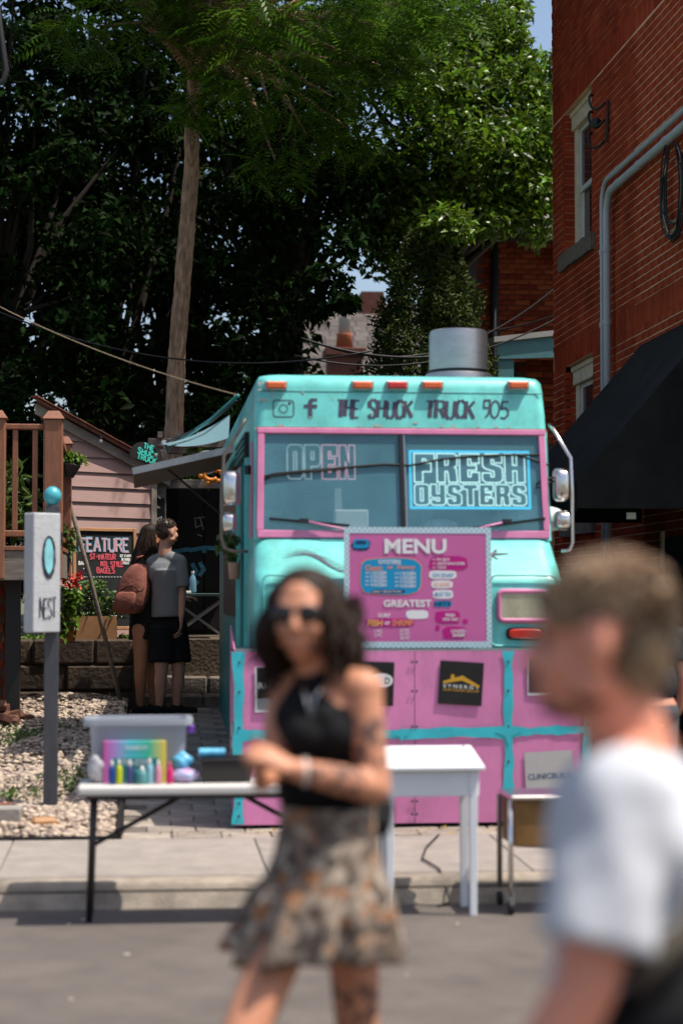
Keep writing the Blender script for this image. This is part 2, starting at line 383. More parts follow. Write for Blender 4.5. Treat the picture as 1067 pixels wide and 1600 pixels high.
mat('tealpaint', (0.10, 0.26, 0.30), 0.6, var=0.1, scale=5)
mat('whitewash', (0.42, 0.42, 0.40), 0.6, var=0.1, scale=6)
mat('blackwall', (0.010, 0.009, 0.009), 0.8, var=0.4, scale=4, objr=0.2)
glass('pane', (0.25, 0.28, 0.30), 0.08, (0.30, 0.32, 0.35))
mat('curtain', (0.45, 0.42, 0.38), 0.9)
mat('ground', (0.10, 0.10, 0.06), 0.95, var=0.3, scale=1.5)

# ---------------------------------------------------------------- ground, road, pavement
mb = MB(); mb.add([(-300, -300, -.06), (300, -300, -.06), (300, 300, -.06), (-300, 300, -.06)], [(0, 1, 2, 3)])
tag(mb.build('ground', 'ground'), kind='structure')
mb = MB(); mb.add([(-80, -12, 0), (80, -12, 0), (80, 10.02, 0), (-80, 10.02, 0)], [(0, 1, 2, 3)])
road = tag(mb.build('road', 'asphalt'), kind='structure')
mb = MB(); rr = random.Random(3)
for k in range(26):
    x, y = rr.uniform(-1.2, 2.6), rr.uniform(5.5, 9.7); r = rr.uniform(.004, .012)
    mb.ell((x, y, .004), ((r * 1.6, 0, 0), (0, r, 0), (0, 0, .004)), 6, 4)
tag(mb.build('litter', mat('flecks', (0.5, 0.45, 0.36), 0.9)), kind='stuff', label='tiny pale grit flecks on the road')
mb = MB(); mb.box(-80, 80, 10.22, 11.6, -.05, .112)
pav = tag(mb.build('pavement', 'joint'), kind='structure')
x = -9.33; k = 0
slab = None
while x < 14:
    w = 1.42
    b = MB(); b.hexa([(0, 10.235, 0), (w, 10.235, 0), (w, 11.565, 0), (0, 11.565, 0), (0, 10.235, .137), (w, 10.235, .137), (w, 11.565, .163), (0, 11.565, .163)])
    if slab is None: slab = b.mesh('slab', (0, 0, 0), bevel=.006)
    link('slab', slab, 'concrete', pav, (x, 0, 0)); x += w + .005
kerb = tag(MB().box(-80, 80, 10.05, 10.21, -.05, .09).build('kerb', 'joint'), kind='structure')
ks = MB().hexa([(0, 10.0, -.02), (2.4, 10.0, -.02), (2.4, 10.225, -.02), (0, 10.225, -.02), (0, 10.075, .126), (2.4, 10.075, .126), (2.4, 10.225, .134), (0, 10.225, .134)]).mesh('kerb_stone', bevel=.018, seg=2)
x = -8.6
while x < 14: link('kerb_stone', ks, 'kerbstone', kerb, (x, 0, 0)); x += 2.406

# ---------------------------------------------------------------- driveway of pavers, rising to the back
def zd(y): return .165 + (max(y, 11.57) - 11.57) * .058
mb = MB(); mb.add([(-.16, 11.57, zd(11.57) - .012), (4.4, 11.57, zd(11.57) - .012), (4.4, 18.6, zd(18.6) - .012), (-.16, 18.6, zd(18.6) - .012)], [(0, 1, 2, 3)])
drive = tag(mb.build('driveway', 'joint'), kind='structure')
th = math.atan(.058); pv = MB().box(-.146, .146, -.0955, .0955, -.05, .0).mesh('paver', bevel=.006)
far = MB(); y = 11.675; row = 0
while y < 18.5:
    x = -.0 + (0.15 if row % 2 else 0)
    while x < 4.4:
        dz = random.uniform(-.003, .004)
        if x < .62 or y < 12.0:
            o = link('paver', pv, 'paver', drive, (x, y, zd(y) + dz)); o.rotation_euler = (th + random.uniform(-.006, .006), random.uniform(-.008, .008), random.uniform(-.006, .006))
        else:
            far.box(x - .146, x + .146, y - .0955, y + .0955, zd(y) - .05, zd(y) + dz)
        x += .3
    y += .2; row += 1
tag(far.build('paver_field', 'paver', drive), kind='stuff')

# ---------------------------------------------------------------- gravel bed left of the driveway
def zg(x, y): return .16 + (y - 11.6) * .078 + .02 * math.sin(x * 5 + y * 2) + .02 * math.sin(y * 4.1 - x * 3)
mb = MB(); nx, ny = 20, 44; gv = []
for j in range(ny + 1):
    for i in range(nx + 1):
        x = -5 + (5 - .17) * (i / nx) ** .7; y = 11.6 + 6.75 * j / ny; gv.append((x, y, zg(x, y)))
mb.add(gv, [(j * (nx + 1) + i, j * (nx + 1) + i + 1, (j + 1) * (nx + 1) + i + 1, (j + 1) * (nx + 1) + i) for j in range(ny) for i in range(nx)])
tag(mb.build('gravel_bed', 'soil', smooth=True), kind='structure')
def ico(n=1):
    bm = bmesh.new(); bmesh.ops.create_icosphere(bm, subdivisions=n, radius=1); v = np.array([q.co[:] for q in bm.verts]); f = np.array([[q.index for q in p.verts] for p in bm.faces]); bm.free(); return v, f
def np_mesh(name, V, Fc, m, parent=None, smooth=False):
    """big joined mesh from arrays (triangles or quads)"""
    me = bpy.data.meshes.new(name); k = Fc.shape[1]
    me.vertices.add(len(V)); me.vertices.foreach_set('co', V.astype(np.float32).ravel())
    me.loops.add(Fc.size); me.loops.foreach_set('vertex_index', Fc.astype(np.int32).ravel())
    me.polygons.add(len(Fc)); me.polygons.foreach_set('loop_start', np.arange(0, Fc.size, k, dtype=np.int32))
    if smooth: me.polygons.foreach_set('use_smooth', np.ones(len(Fc), bool))
    me.update(calc_edges=True); me.validate()
    if parent is not None:
        o = np.array(ORG[parent.name]); me.vertices.foreach_set('co', (V - o).astype(np.float32).ravel())
    return link(name, me, m, parent)
iv, jf = ico(1)
def scatter(pos, sc, zsq=.6):
    """many small stones: pos (N,3), sc (N)"""
    n = len(pos); a = RNG.uniform(0, 2 * np.pi, n); ca, sa = np.cos(a), np.sin(a)
    st = RNG.uniform(.7, 1.35, (n, 3)) * sc[:, None]; st[:, 2] *= zsq
    v = iv[None] * st[:, None, :] * RNG.uniform(.85, 1.15, (n, len(iv), 1))
    x = v[..., 0] * ca[:, None] - v[..., 1] * sa[:, None]; y = v[..., 0] * sa[:, None] + v[..., 1] * ca[:, None]
    V = np.stack([x, y, v[..., 2]], -1) + pos[:, None, :]
    Fc = (jf[None] + (np.arange(n) * len(iv))[:, None, None]).reshape(-1, 3)
    return V.reshape(-1, 3), Fc
n = 9000; gx = -.2 - 1.9 * RNG.uniform(0, 1, n) ** 1.1; gy = 11.63 + 6.4 * RNG.uniform(0, 1, n) ** 1.25
pos = np.stack([gx, gy, np.array([zg(a, b) for a, b in zip(gx, gy)]) + RNG.uniform(0, .022, n)], -1)
V, Fc = scatter(pos, RNG.uniform(.014, .034, n))
tag(np_mesh('gravel', V, Fc, 'pebble', smooth=True), kind='stuff', label='pale pinkish pebbles covering the garden bed')
mb = MB(); mb.box(-5, -.165, 11.575, 11.595, .10, .180)
mb.tube([(-.165, 11.585, .19), (-.15, 11.62, .20), (-.155, 11.75, .2), (-.16, 12.6, .26), (-.16, 14.5, .37)], .02, 6)
tag(mb.build('lawn_edging', 'edging'), 'black plastic edging strip between gravel bed and pavers', 'edging')
# ---------------------------------------------------------------- retaining wall and steps up to the terrace
rw = thing('retaining_wall', (-1, 18.3, .6), 'low retaining wall of rough brown blocks behind the gravel', 'wall')
MB().box(-5, -.12, 18.30, 18.7, .3, 1.17).build('core', 'joint', rw)
z = .48
for row in range(3):
    x = -4.6 + (.35 if row % 2 else 0)
    while x < -.25:
        w = min(random.uniform(.5, .72), -.13 - x); dy = random.uniform(-.03, .02)
        MB().box(x + .006, x + w - .006, 18.22 + dy, 18.55, z, z + .235).build('block', 'blockstone', rw, bevel=.02)
        x += w
    z += .245
stp = thing('stone_steps', (.3, 18.2, .5), 'dark stone steps beside the truck leading up to the terrace', 'steps')
for k in range(4):
    z0 = .50 + k * .17; x = -.12
    while x < 1.4:
        w = random.uniform(.28, .46); MB().box(x + .006, x + w, 18.25 + k * .3, 18.62 + k * .3, z0 - .1, z0 + .165 + random.uniform(-.012, .012)).build('step_stone', 'steps', stp, bevel=.018)
        x += w + .006
tag(MB().box(-8, 4.35, 18.66, 22.0, .2, 1.19).build('terrace', 'soil'), kind='structure')
mb = MB(); mb.add([(-60, 22.0, 1.19), (60, 22.0, 1.19), (60, 140, 2.5), (-60, 140, 2.5)], [(0, 1, 2, 3)])
tag(mb.build('terrain', 'ground'), kind='structure')
# ---------------------------------------------------------------- brick building on the right
XW, YF, YN, HT = 4.39, 20.48, 12.7, 8.6
bb = thing('brick_building', (XW + 2, 16, 0), 'tall red brick building with narrow sash windows beside the alley', 'building')
WIN = [(18.62, 19.86, 5.22, 6.74), (18.66, 19.86, 2.40, 4.03), (18.62, 19.86, -.2, 1.0)]
core = MB(); ys = [YN, 18.62, 19.86, YF]
core.box(XW + .001, 12, YN, 18.62, 0, HT); core.box(XW + .001, 12, 19.86, YF, 0, HT)
for (z0, z1) in ((0, 2.40), (4.03, 5.22), (6.74, HT)): core.box(XW + .001, 12, 18.62, 19.86, z0, z1)
core.box(XW + .5, 12, 18.62, 19.86, 2.4, 6.74)
core.build('wall', 'mortar', bb)
bk = MB().box(0, .055, -.1075, .1075, -.0325, .0325).mesh('brick', bevel=.004)
sb = MB().box(0, .055, -.0325, .0325, -.1075, .1075).mesh('brick_soldier', bevel=.004)
cells = []; z = .03; row = 0
SOLD = [(4.03, 4.25), (6.74, 6.96)]
while z < HT - .05:
    sold = [q for q in SOLD if q[0] <= z < q[1] - .02]
    if sold:
        y = YN + .05; zc = sold[0][0] + .112
        while y < YF - .03: cells.append((y, zc, 1, .0325)); y += .075
        z = sold[0][1] + .037
        continue
    segs = [(YN, YF - .004)]
    if any(w[2] - .02 < z < w[3] for w in WIN[:2]): segs = [(YN, 18.62), (19.86, YF - .004)]
    for (sa, sb_) in segs:
        y = YN - (.1125 if row % 2 else 0)
        while y < sb_:
            a, b = max(y, sa), min(y + .215, sb_)
            if b - a > .03: cells.append(((a + b) / 2, z, 0, (b - a) / 2))
            y += .225
    z += .075; row += 1
def inview(y, z):
    a, b = proj((XW, y, z)); return 860 < a < 1070 and -5 < b < 1000
near = sorted([c for c in cells if (c[2] or c[3] > .107) and inview(c[0], c[1]) and not (c[0] < 16.75 and c[1] < 3.85) and c[1] > 2.2], key=lambda c: c[0] + .02 * abs(c[1] - 4))[:298]
ns = set(near); rest = MB()
for c in cells:
    off = random.uniform(-.0025, .002)
    if c in ns:
        o = link('brick', sb if c[2] else bk, 'brick', bb, (XW - .004 + off - ORG[bb.name].x, c[0] - ORG[bb.name].y, c[1] - ORG[bb.name].z))
    else:
        hy, hz = (.0325, .1075) if c[2] else (c[3], .0325)
        rest.box(XW - .004 + off, XW + .05, c[0] - hy, c[0] + hy, c[1] - hz, c[1] + hz)
tag(rest.build('brickwork', 'brick', bb, fixn=False), kind='stuff')
# jamb bricks of the window recesses
for (y0, y1, z0, z1) in WIN[:2]:
    z = z0 + .04; q = MB()
    while z < z1 - .02:
        q.box(XW - .01, XW + .10, y1 - .012, y1 + .05, z - .0325, z + .0325); q.box(XW + .11, XW + .21, y1 - .012, y1 + .05, z - .0325, z + .0325); z += .075
    tag(q.build('jamb_bricks', 'brick', bb, fixn=False), kind='stuff')
def sash(y0, y1, z0, z1, storey):
    w = MB(); x0 = XW + .10
    w.box(x0, x0 + .1, y0 + .003, y0 + .11, z0, z1 - .12); w.box(x0, x0 + .1, y1 - .14, y1 - .013, z0, z1 - .12)
    w.box(x0 - .03, x0 + .1, y0 + .003, y1 - .013, z1 - .20, z1 - .003)
    w.box(x0 - .05, x0 + .1, y0 + .003, y1 - .013, z1 - .06, z1 - .006)
    f = w.build('window', 'oldpaint', bb, bevel=.006)
    zm = (z0 + z1) / 2 - .1
    for (a, b, xo) in ((zm - .02, z1 - .2, .03), (z0 + .004, zm + .03, .055)):
        s_ = MB(); x1 = x0 + xo
        s_.box(x1, x1 + .024, y0 + .112, y0 + .17, a, b); s_.box(x1, x1 + .024, y1 - .20, y1 - .142, a, b)
        s_.box(x1, x1 + .024, y0 + .17, y1 - .20, a, a + .055); s_.box(x1, x1 + .024, y0 + .17, y1 - .20, b - .045, b)
        s_.build('sash', mat('sashpaint', (.55, .53, .50), .6, var=.1) if 'sashpaint' not in M else 'sashpaint', f, bevel=.003)
        MB().box(x1 + .010, x1 + .014, y0 + .168, y1 - .198, a + .053, b - .043).build('pane', 'pane', f)
    MB().box(x0 + .18, x0 + .19, y0, y1, z0, z1).build('blind', 'curtain', f)
sash(*WIN[0], 0); sash(*WIN[1], 1)
for (y0, y1, z0, z1) in WIN[:2]:
    q = MB(); n = 9; rr = random.Random(int(z0 * 10)); ring = []
    for k in range(n + 1):
        yy = y0 - .14 + (y1 - y0 + .28) * k / n; j = lambda: rr.uniform(-.012, .012)
        ring.append([(XW - .06 + j(), yy, z0 - .17 + j()), (XW + .20, yy, z0 - .17), (XW + .20, yy, z0 - .004), (XW - .06 + j(), yy, z0 - .006 + j())])
    q.loft(ring); q.build('sill', 'stone', bb)
# the soot-stained wash under the upper sill is part of the brick colour; iron wall hook
hk = thing('iron_wall_bracket', (XW, 17.9, 6.0), 'black wrought iron wall bracket beside the upper window', 'bracket')
h0 = PX(950, 155, XW - .03); h1 = PX(948, 222, XW - .03)
MB().tube([h0, h1], .014, 6).build('stem', 'blackiron', hk)
for k, t in enumerate((.05, .45, .95)):
    c = h0.lerp(h1, t); pts = [c + Vector((-.02 - .16 * math.sin(a) * .8, .02 + .12 * (1 - math.cos(a)), -.08 * math.sin(2 * a) + .06 * a / 3)) for a in np.linspace(0, 2.6, 9)]
    MB().tube(pts, .013, 6).build('scroll', 'blackiron', hk, smooth=True)
MB().ball(h0.lerp(h1, .5) + Vector((-.09, .09, 0)), .055, 10, 7).build('insulator', 'blackiron', hk, smooth=True)
# conduits
for (nm, zc, yv, rad, lab) in (('conduit_pipe', 5.43, 17.72, .036, 'thicker grey conduit bending down the brick wall'), ('conduit_pipe', 5.56, 17.90, .024, 'thinner grey conduit bending down the brick wall')):
    t = thing(nm, (XW, yv, .5), lab, 'pipe')
    xo = XW - .075; pts = [(xo, 12.9, zc)] + [(xo, y, zc) for y in np.linspace(13.5, yv - .22, 5)] + [(xo, yv - .22 + .22 * math.sin(a), zc - .22 + .22 * math.cos(a)) for a in np.linspace(.2, 1.57, 7)] + [(xo, yv, zc - .6), (xo, yv, .6)]
    MB().tube(pts, rad, 14).build('tube', 'greypaint', t, smooth=True)
    for y in (15.6, 16.5, 17.25): MB().tube([(xo, y - .03, zc), (xo, y + .03, zc)], rad + .006, 14).build('coupling', 'greypaint', t, auto=40)
    for zz in (4.9, 4.2, 3.3, 2.6): MB().tube([(xo, yv, zz - .025), (xo, yv, zz + .025)], rad + .007, 14).build('clamp', 'greypaint', t, auto=40)
# coil of cables at the picture's right edge
cb = thing('cable_coil', (XW - .06, 15.6, 4.6), 'loose coil of black and cream cables hanging on the brick wall', 'cable')
rr = random.Random(5)
for k in range(8):
    a0 = rr.uniform(-.1, .1); yc = 15.46 + rr.uniform(-.05, .05); rz = .38 + rr.uniform(-.10, .06); ry = .30 + rr.uniform(-.12, .06)
    pts = [(XW - .05 - .03 * k / 6, yc + ry * math.sin(a), 4.98 - rz * math.cos(a) * (1 if a < 4 else 1) + .04 * math.sin(3 * a + k)) for a in np.linspace(-2.7, 2.7, 30)]
    MB().tube(pts, .008, 6).build('cable', 'creamwire' if k in (1, 4) else 'blackrubber', cb, smooth=True)
# black awning over the alley door
aw = thing('awning', (3.8, 15.3, 2.3), 'large black fabric awning sloping from the brick wall', 'awning')
zt, slope, xo, y0, y1 = 3.85, 1.15, 3.16, 13.95, 16.7
zo = zt - (XW - .02 - xo) * slope
def awn(yy, sag=0): return [(xo, yy, zo), (XW - .02, yy, zt)]
mb = MB(); rows = []
for j in range(9):
    yy = y0 + (y1 - y0) * j / 8; rows.append([(xo + (XW - .02 - xo) * i / 6, yy, zo + (zt - zo) * i / 6 - .03 * math.sin(math.pi * i / 6) * (abs(math.sin(j * math.pi / 4)))) for i in range(7)])
V_ = [p for r in rows for p in r]; mb.add(V_, [(j * 7 + i, j * 7 + i + 1, (j + 1) * 7 + i + 1, (j + 1) * 7 + i) for j in range(8) for i in range(6)])
mb.build('canopy', 'blackcloth', aw, smooth=True)
MB().box(xo - .006, xo + .004, y0, y1, 2.24, zo).build('valance', 'blackcloth', aw)
for yy in (y0, y1): MB().prism([(0, 0), (XW - .02 - xo, 0), (XW - .02 - xo, zt - 2.26), (0, zo - 2.26)], (xo, yy, 2.26), (1, 0, 0), (0, 0, 1), .006).build('side_panel', 'blackcloth', aw)
MB().tube([(xo + .02, y0, zo - .03), (xo + .02, y1, zo - .03)], .014, 6).build('frame_bar', 'blackiron', aw)
pn = P(986, 806, 14.1)
tag(MB().obox(pn, (1, 0, 0), (0, 1, 0), (0, 0, 1), .035, .006, .024).build('notice', mat('paper', (.62, .60, .54), .8, var=.06)), 'small white notice hanging under the black awning', 'notice')
# alley door under the awning
ad = thing('alley_door', (XW, 15.6, .4), 'dark alley door with pale frame edge under the awning', 'door')
MB().box(XW - .02, XW + .02, 15.05, 15.95, .38, 2.1).build('leaf', 'blackwall', ad)
MB().box(XW - .04, XW - .014, 15.96, 16.03, .38, 2.16).build('frame', 'oldpaint', ad)

# ---------------------------------------------------------------- houses behind
hb = thing('brick_house', (5.5, 28, 1.3), 'old dark brick house behind the cedar with black gutter', 'house')
MB().box(4.86, 14, 28.02, 34, 1.2, 7.0).build('wall', 'darkmortar', hb)
q = MB().box(-.1075, .1075, -.0, .05, -.0325, .0325).mesh('brick')
z = 4.5; row = 0
while z < 6.9:
    x = 4.97 + (.1125 if row % 2 else 0)
    while x < 6.4:
        o = link('brick', q, 'oldbrick', hb, (x - 5.5, 28.0 - 28 + random.uniform(-.004, .004), z - 1.3)); x += .225
    z += .078; row += 1
MB().add([(4.4, 27.4, 6.95), (14, 27.4, 6.95), (14, 31, 9.6), (5.6, 31, 9.6)], [(0, 1, 2, 3)]).add([(4.4, 27.4, 6.95), (5.6, 31, 9.6), (5.6, 34, 9.6), (4.4, 34.6, 6.95)], [(0, 1, 2, 3)]).build('roof', 'shingle', hb)
mb = MB(); rr = random.Random(2)
for j in range(12):
    yy = 27.36 + j * .3; zz = 6.97 + j * .3 * .736; x = 4.5 + j * .1 + (.2 if j % 2 else 0)
    while x < 8: w = rr.uniform(.28, .36); mb.obox((x + w / 2, yy + .15, zz + .125), (1, 0, 0), (0, 1, .736), (0, -.736, 1), w / 2 - .008, .20, .012); x += w
tag(mb.build('shingles', 'shingle', hb), kind='stuff')
MB().box(4.35, 14, 27.28, 27.42, 6.82, 6.97).build('gutter', 'darkgutter', hb)
d0 = P(773, 372, 27.95); MB().tube([d0, (d0.x, 27.93, 1.5)], .055, 8).build('downpipe', 'darkgutter', hb, smooth=True)
tp = thing('porch_roof', (5, 24, 1.2), 'low teal painted porch roof against the brick house', 'porch')
a = P(770, 545, 24); b_ = P(870, 527, 24)
MB().hexa([(4.36, 23.9, 4.83), (7, 23.9, 5.15), (7, 26, 5.3), (4.36, 26, 5.0), (4.36, 23.9, 4.9), (7, 23.9, 5.22), (7, 26, 5.37), (4.36, 26, 5.07)]).build('roof', 'whitewash', tp)
MB().hexa([(4.40, 23.93, 4.62), (7, 23.93, 4.72), (7, 23.98, 4.72), (4.40, 23.98, 4.62), (4.40, 23.93, 4.83), (7, 23.93, 5.14), (7, 23.98, 5.14), (4.40, 23.98, 4.83)]).build('fascia', 'tealpaint', tp)
MB().box(4.7, 7, 24.2, 26, 1.2, 4.62).build('wall', 'darkmortar', tp)
q2 = MB().box(-.1075, .1075, -.0, .05, -.0325, .0325).mesh('brick'); z = 3.6; row = 0
while z < 4.62:
    x = 4.82 + (.1125 if row % 2 else 0)
    while x < 5.9: link('brick', q2, 'oldbrick', tp, (x - 5, 24.18 - 24, z - 1.2)); x += .225
    z += .078; row += 1
MB().box(4.42, 4.62, 23.95, 24.15, 1.2, 4.62).build('post', 'tealpaint', tp)
# house with a grey roof seen through the trees
gh = thing('grey_roof_house', (4, 44, 1.5), 'distant house with grey shingle roof seen between trees', 'house')
mat('taupe', (.085, .070, .062), .95, var=.25, scale=9, isl=.25); mat('darkbrick', (.10, .034, .024), .9, var=.3, scale=6)
MB().box(3.3, 12, 44.2, 52, 1.5, 6.6).build('wall', 'darkbrick', gh)
MB().add([(2.9, 43.9, 6.5), (12.5, 43.9, 6.5), (12.5, 48.5, 9.05), (2.9, 48.5, 9.05)], [(0, 1, 2, 3)]).add([(2.9, 53, 6.5), (2.9, 48.5, 9.05), (12.5, 48.5, 9.05), (12.5, 53, 6.5)], [(0, 1, 2, 3)]).build('roof', 'taupe', gh)
mb = MB(); rr = random.Random(4)
for j in range(16):
    yy = 43.85 + j * .29; zz = 6.5 + j * .29 * .554; x = 2.9 + (.2 if j % 2 else 0)
    while x < 7: w = rr.uniform(.3, .42); mb.obox((x + w / 2, yy + .14, zz + .10), (1, 0, 0), (0, 1, .554), (0, -.554, 1), w / 2 - .01, .19, .014); x += w
tag(mb.build('shingles', 'taupe', gh), kind='stuff')
c = P(538, 565, 42.5)
ch = MB().box(c.x - .38, c.x + .38, 42.2, 42.9, 2.0, c.z + .20).box(c.x - .46, c.x + .46, 42.12, 42.98, c.z + .10, c.z + .28).build('chimney', 'darkbrick', gh, bevel=.02)
MB().lathe([(.20, 0), (.17, .3), (.19, .34)], (c.x, 42.5, c.z + .28), 14).build('chimney_pot', mat('terracotta', (.34, .10, .04), .8, var=.2), ch, smooth=True)
MB().lathe([(.13, 0), (.13, .34), (.15, .36)], (c.x, 42.5, c.z + .62), 12).build('flue_cap', 'whitewash', ch, smooth=True)
c = P(575, 478, 48.3); MB().box(c.x - .22, c.x + .35, 47.8, 48.8, 8, c.z + .30).build('ridge_chimney', 'darkbrick', gh)
# ---------------------------------------------------------------- left: deck, shed, pergola
dk = thing('wooden_deck', (-1.6, 16.6, .5), 'raised brown deck with baluster railing above the gravel', 'deck')
DZ = 2.02
def rpost(x, y, zt, w=.15, zb=1.75):
    o = MB().box(x - w / 2, x + w / 2, y - w / 2, y + w / 2, zb, zt - .05).build('post', 'deckwood', dk, bevel=.008)
    MB().hexa([(x - w * .62, y - w * .62, zt - .05), (x + w * .62, y - w * .62, zt - .05), (x + w * .62, y + w * .62, zt - .05), (x - w * .62, y + w * .62, zt - .05), (x - w * .3, y - w * .3, zt + .02), (x + w * .3, y - w * .3, zt + .02), (x + w * .3, y + w * .3, zt + .02), (x - w * .3, y + w * .3, zt + .02)]).build('post_cap', 'deckwood', o, bevel=.004)
rpost(-.775, 16.0, 3.12); rpost(-1.24, 16.0, 3.12); rpost(-2.7, 16.0, 3.12)
rpost(-.755, 17.35, 3.02, zb=1.78)
for (xa, xb) in ((-1.17, -.845), (-2.63, -1.31)):
    MB().box(xa, xb, 15.965, 16.035, 2.985, 3.03).build('rail', 'deckwood', dk, bevel=.006)
    MB().box(xa, xb, 15.975, 16.025, 2.10, 2.15).build('rail', 'deckwood', dk, bevel=.006)
    n = max(2, round((xb - xa) / .14)); 
    for k in range(n): x = xa + (xb - xa) * (k + .5) / n; MB().box(x - .022, x + .022, 15.98, 16.02, 2.152, 2.983).build('baluster', 'deckwood', dk, bevel=.003)
MB().bar((-.765, 16.075, 3.0), (-.755, 17.275, 2.90), .07, .05).build('rail', 'deckwood', dk, bevel=.006)
MB().bar((-.765, 16.075, 2.12), (-.755, 17.275, 2.10), .06, .05).build('rail', 'deckwood', dk, bevel=.006)
for k in range(8): y = 16.16 + k * .14; MB().box(-.785, -.745, y - .02, y + .02, 2.146, 2.95 - .01 * k).build('baluster', 'deckwood', dk, bevel=.003)
for k in range(13): y = 15.93 + k * .145; MB().box(-4, -.70, y, y + .137, DZ - .035, DZ).build('plank', 'deckwood', dk, bevel=.003)
MB().box(-4, -.71, 15.94, 15.98, 1.74, DZ - .04).build('fascia_board', 'greywood', dk, bevel=.004)
MB().box(-.75, -.71, 15.985, 17.7, 1.76, DZ - .04).build('fascia_board', 'greywood', dk, bevel=.004)
MB().box(-1.18, -1.06, 16.3, 16.42, .45, 1.98).build('support_post', 'blackiron', dk)
bw = thing('brick_foundation', (-2, 16.6, .5), 'dim red brick foundation wall under the raised deck', 'wall')
MB().box(-4, -1.22, 16.62, 16.9, .3, 1.97).build('core', 'darkmortar', bw)
z = .5; row = 0
while z < 1.95:
    x = -1.33 + (0 if row % 2 else -.11)
    while x > -2.2: MB().box(x - .1075, x + .1075, 16.60, 16.66, z - .0325, z + .0325).build('brick', 'oldbrick', bw); x -= .225
    z += .076; row += 1
MB().box(-1.22, -1.215, 16.62, 16.9, .3, 1.97).build('end_face', 'oldbrick', bw)
mat('rubble', (.13, .055, .035), .95, var=.35, scale=9, objr=.3)
rp = thing('broken_brick_pile', (-1.15, 16.3, .5), 'heap of broken orange bricks spilling from beneath the deck', 'brick pile')
rr = random.Random(8)
for k in range(34):
    x, y = -1.28 + rr.gauss(0, .13), 16.25 + rr.gauss(0, .12); h = max(0, .3 - abs(x + 1.32) * .9 - abs(y - 16.3) * .6)
    c = Vector((x, y, zg(x, y) + h * rr.random() + .02)); a = Matrix.Rotation(rr.uniform(0, 3), 3, 'Z') @ Matrix.Rotation(rr.uniform(-.6, .6), 3, 'X')
    MB().obox(c, a @ Vector((1, 0, 0)), a @ Vector((0, 1, 0)), a @ Vector((0, 0, 1)), rr.uniform(.03, .09), .045, .03).build('brick_piece', 'rubble', rp, bevel=.006)
MB()
# shed with lap siding, turned away to the right
sh = thing('siding_shed', (-.5, 19.3, 1.19), 'small shed with mauve lap siding and slanted red roof', 'shed')
A, B = Vector((-1.02, 19.0, 0)), Vector((.02, 19.75, 0)); dr = (B - A).normalized(); nrm = Vector((dr.y, -dr.x, 0)); LN = (B - A).length
def ztop(t): return 3.44 + (2.93 - 3.44) * t / LN
MB().hexa([A + Vector((0, 0, 1.1)), B + Vector((0, 0, 1.1)), B + Vector((0, 1.8, 0)) + Vector((0, 0, 1.1)), A + Vector((0, 1.8, 0)) + Vector((0, 0, 1.1)),
           A + Vector((0, 0, ztop(0))), B + Vector((0, 0, ztop(LN))), B + Vector((0, 1.8, 0)) + Vector((0, 0, ztop(LN))), A + Vector((0, 1.8, 0)) + Vector((0, 0, ztop(0)))]).build('wall', 'sidetrim', sh)
z = 1.2
while z < 3.40:
    h = .165; t1 = LN
    # clip the plank under the raking roof edge
    def tl(zz): return min(LN, max(.05, (3.44 - zz) / (3.44 - 2.93) * LN))
    ta, tb = tl(z), tl(min(z + h, 3.43))
    if ta < .1: break
    o_ = lambda t, zz, d: A + dr * t + nrm * d + Vector((0, 0, zz))
    z1 = min(z + h, 3.43)
    MB().hexa([o_(0, z, .004), o_(ta, z, .004), o_(ta, z, .034), o_(0, z, .034), o_(0, z1, .002), o_(tb, z1, .002), o_(tb, z1, .012), o_(0, z1, .012)]).build('plank', 'siding', sh)
    z += .15
MB().hexa([o_(LN - .005, 1.15, -.05), o_(LN + .06, 1.15, -.05), o_(LN + .06, 1.15, .045), o_(LN - .005, 1.15, .045), o_(LN - .005, 2.93, -.05), o_(LN + .06, 2.93, -.05), o_(LN + .06, 2.93, .045), o_(LN - .005, 2.93, .045)]).build('corner_board', 'sidetrim', sh)
def rk(t, d, dz): return A + dr * t + nrm * d + Vector((0, 0, ztop(t) + dz))
MB().hexa([rk(-.12, .03, -.10), rk(LN + .22, .03, -.10), rk(LN + .22, .06, -.10), rk(-.12, .06, -.10), rk(-.12, .03, .0), rk(LN + .22, .03, .0), rk(LN + .22, .06, .0), rk(-.12, .06, .0)]).build('rake_board', 'sidetrim', sh)
bk_ = Vector((0, 1.9, 0)); MB().hexa([rk(-.16, 0, .0) + bk_, rk(LN + .28, 0, .0) + bk_, rk(LN + .28, .12, .0), rk(-.16, .12, .0), rk(-.16, 0, .045) + bk_, rk(LN + .28, 0, .045) + bk_, rk(LN + .28, .12, .045), rk(-.16, .12, .045)]).build('roof', 'redroof', sh, bevel=.008)
for k in range(7):
    t0 = -.16 + k * .245
    MB().hexa([rk(t0, .02, .047), rk(t0 + .25, .02, .047), rk(t0 + .25, .135, .047), rk(t0, .135, .047), rk(t0, .02, .062), rk(t0 + .25, .02, .055), rk(t0 + .25, .135, .055), rk(t0, .135, .062)]).build('shingle', 'redroof', sh)
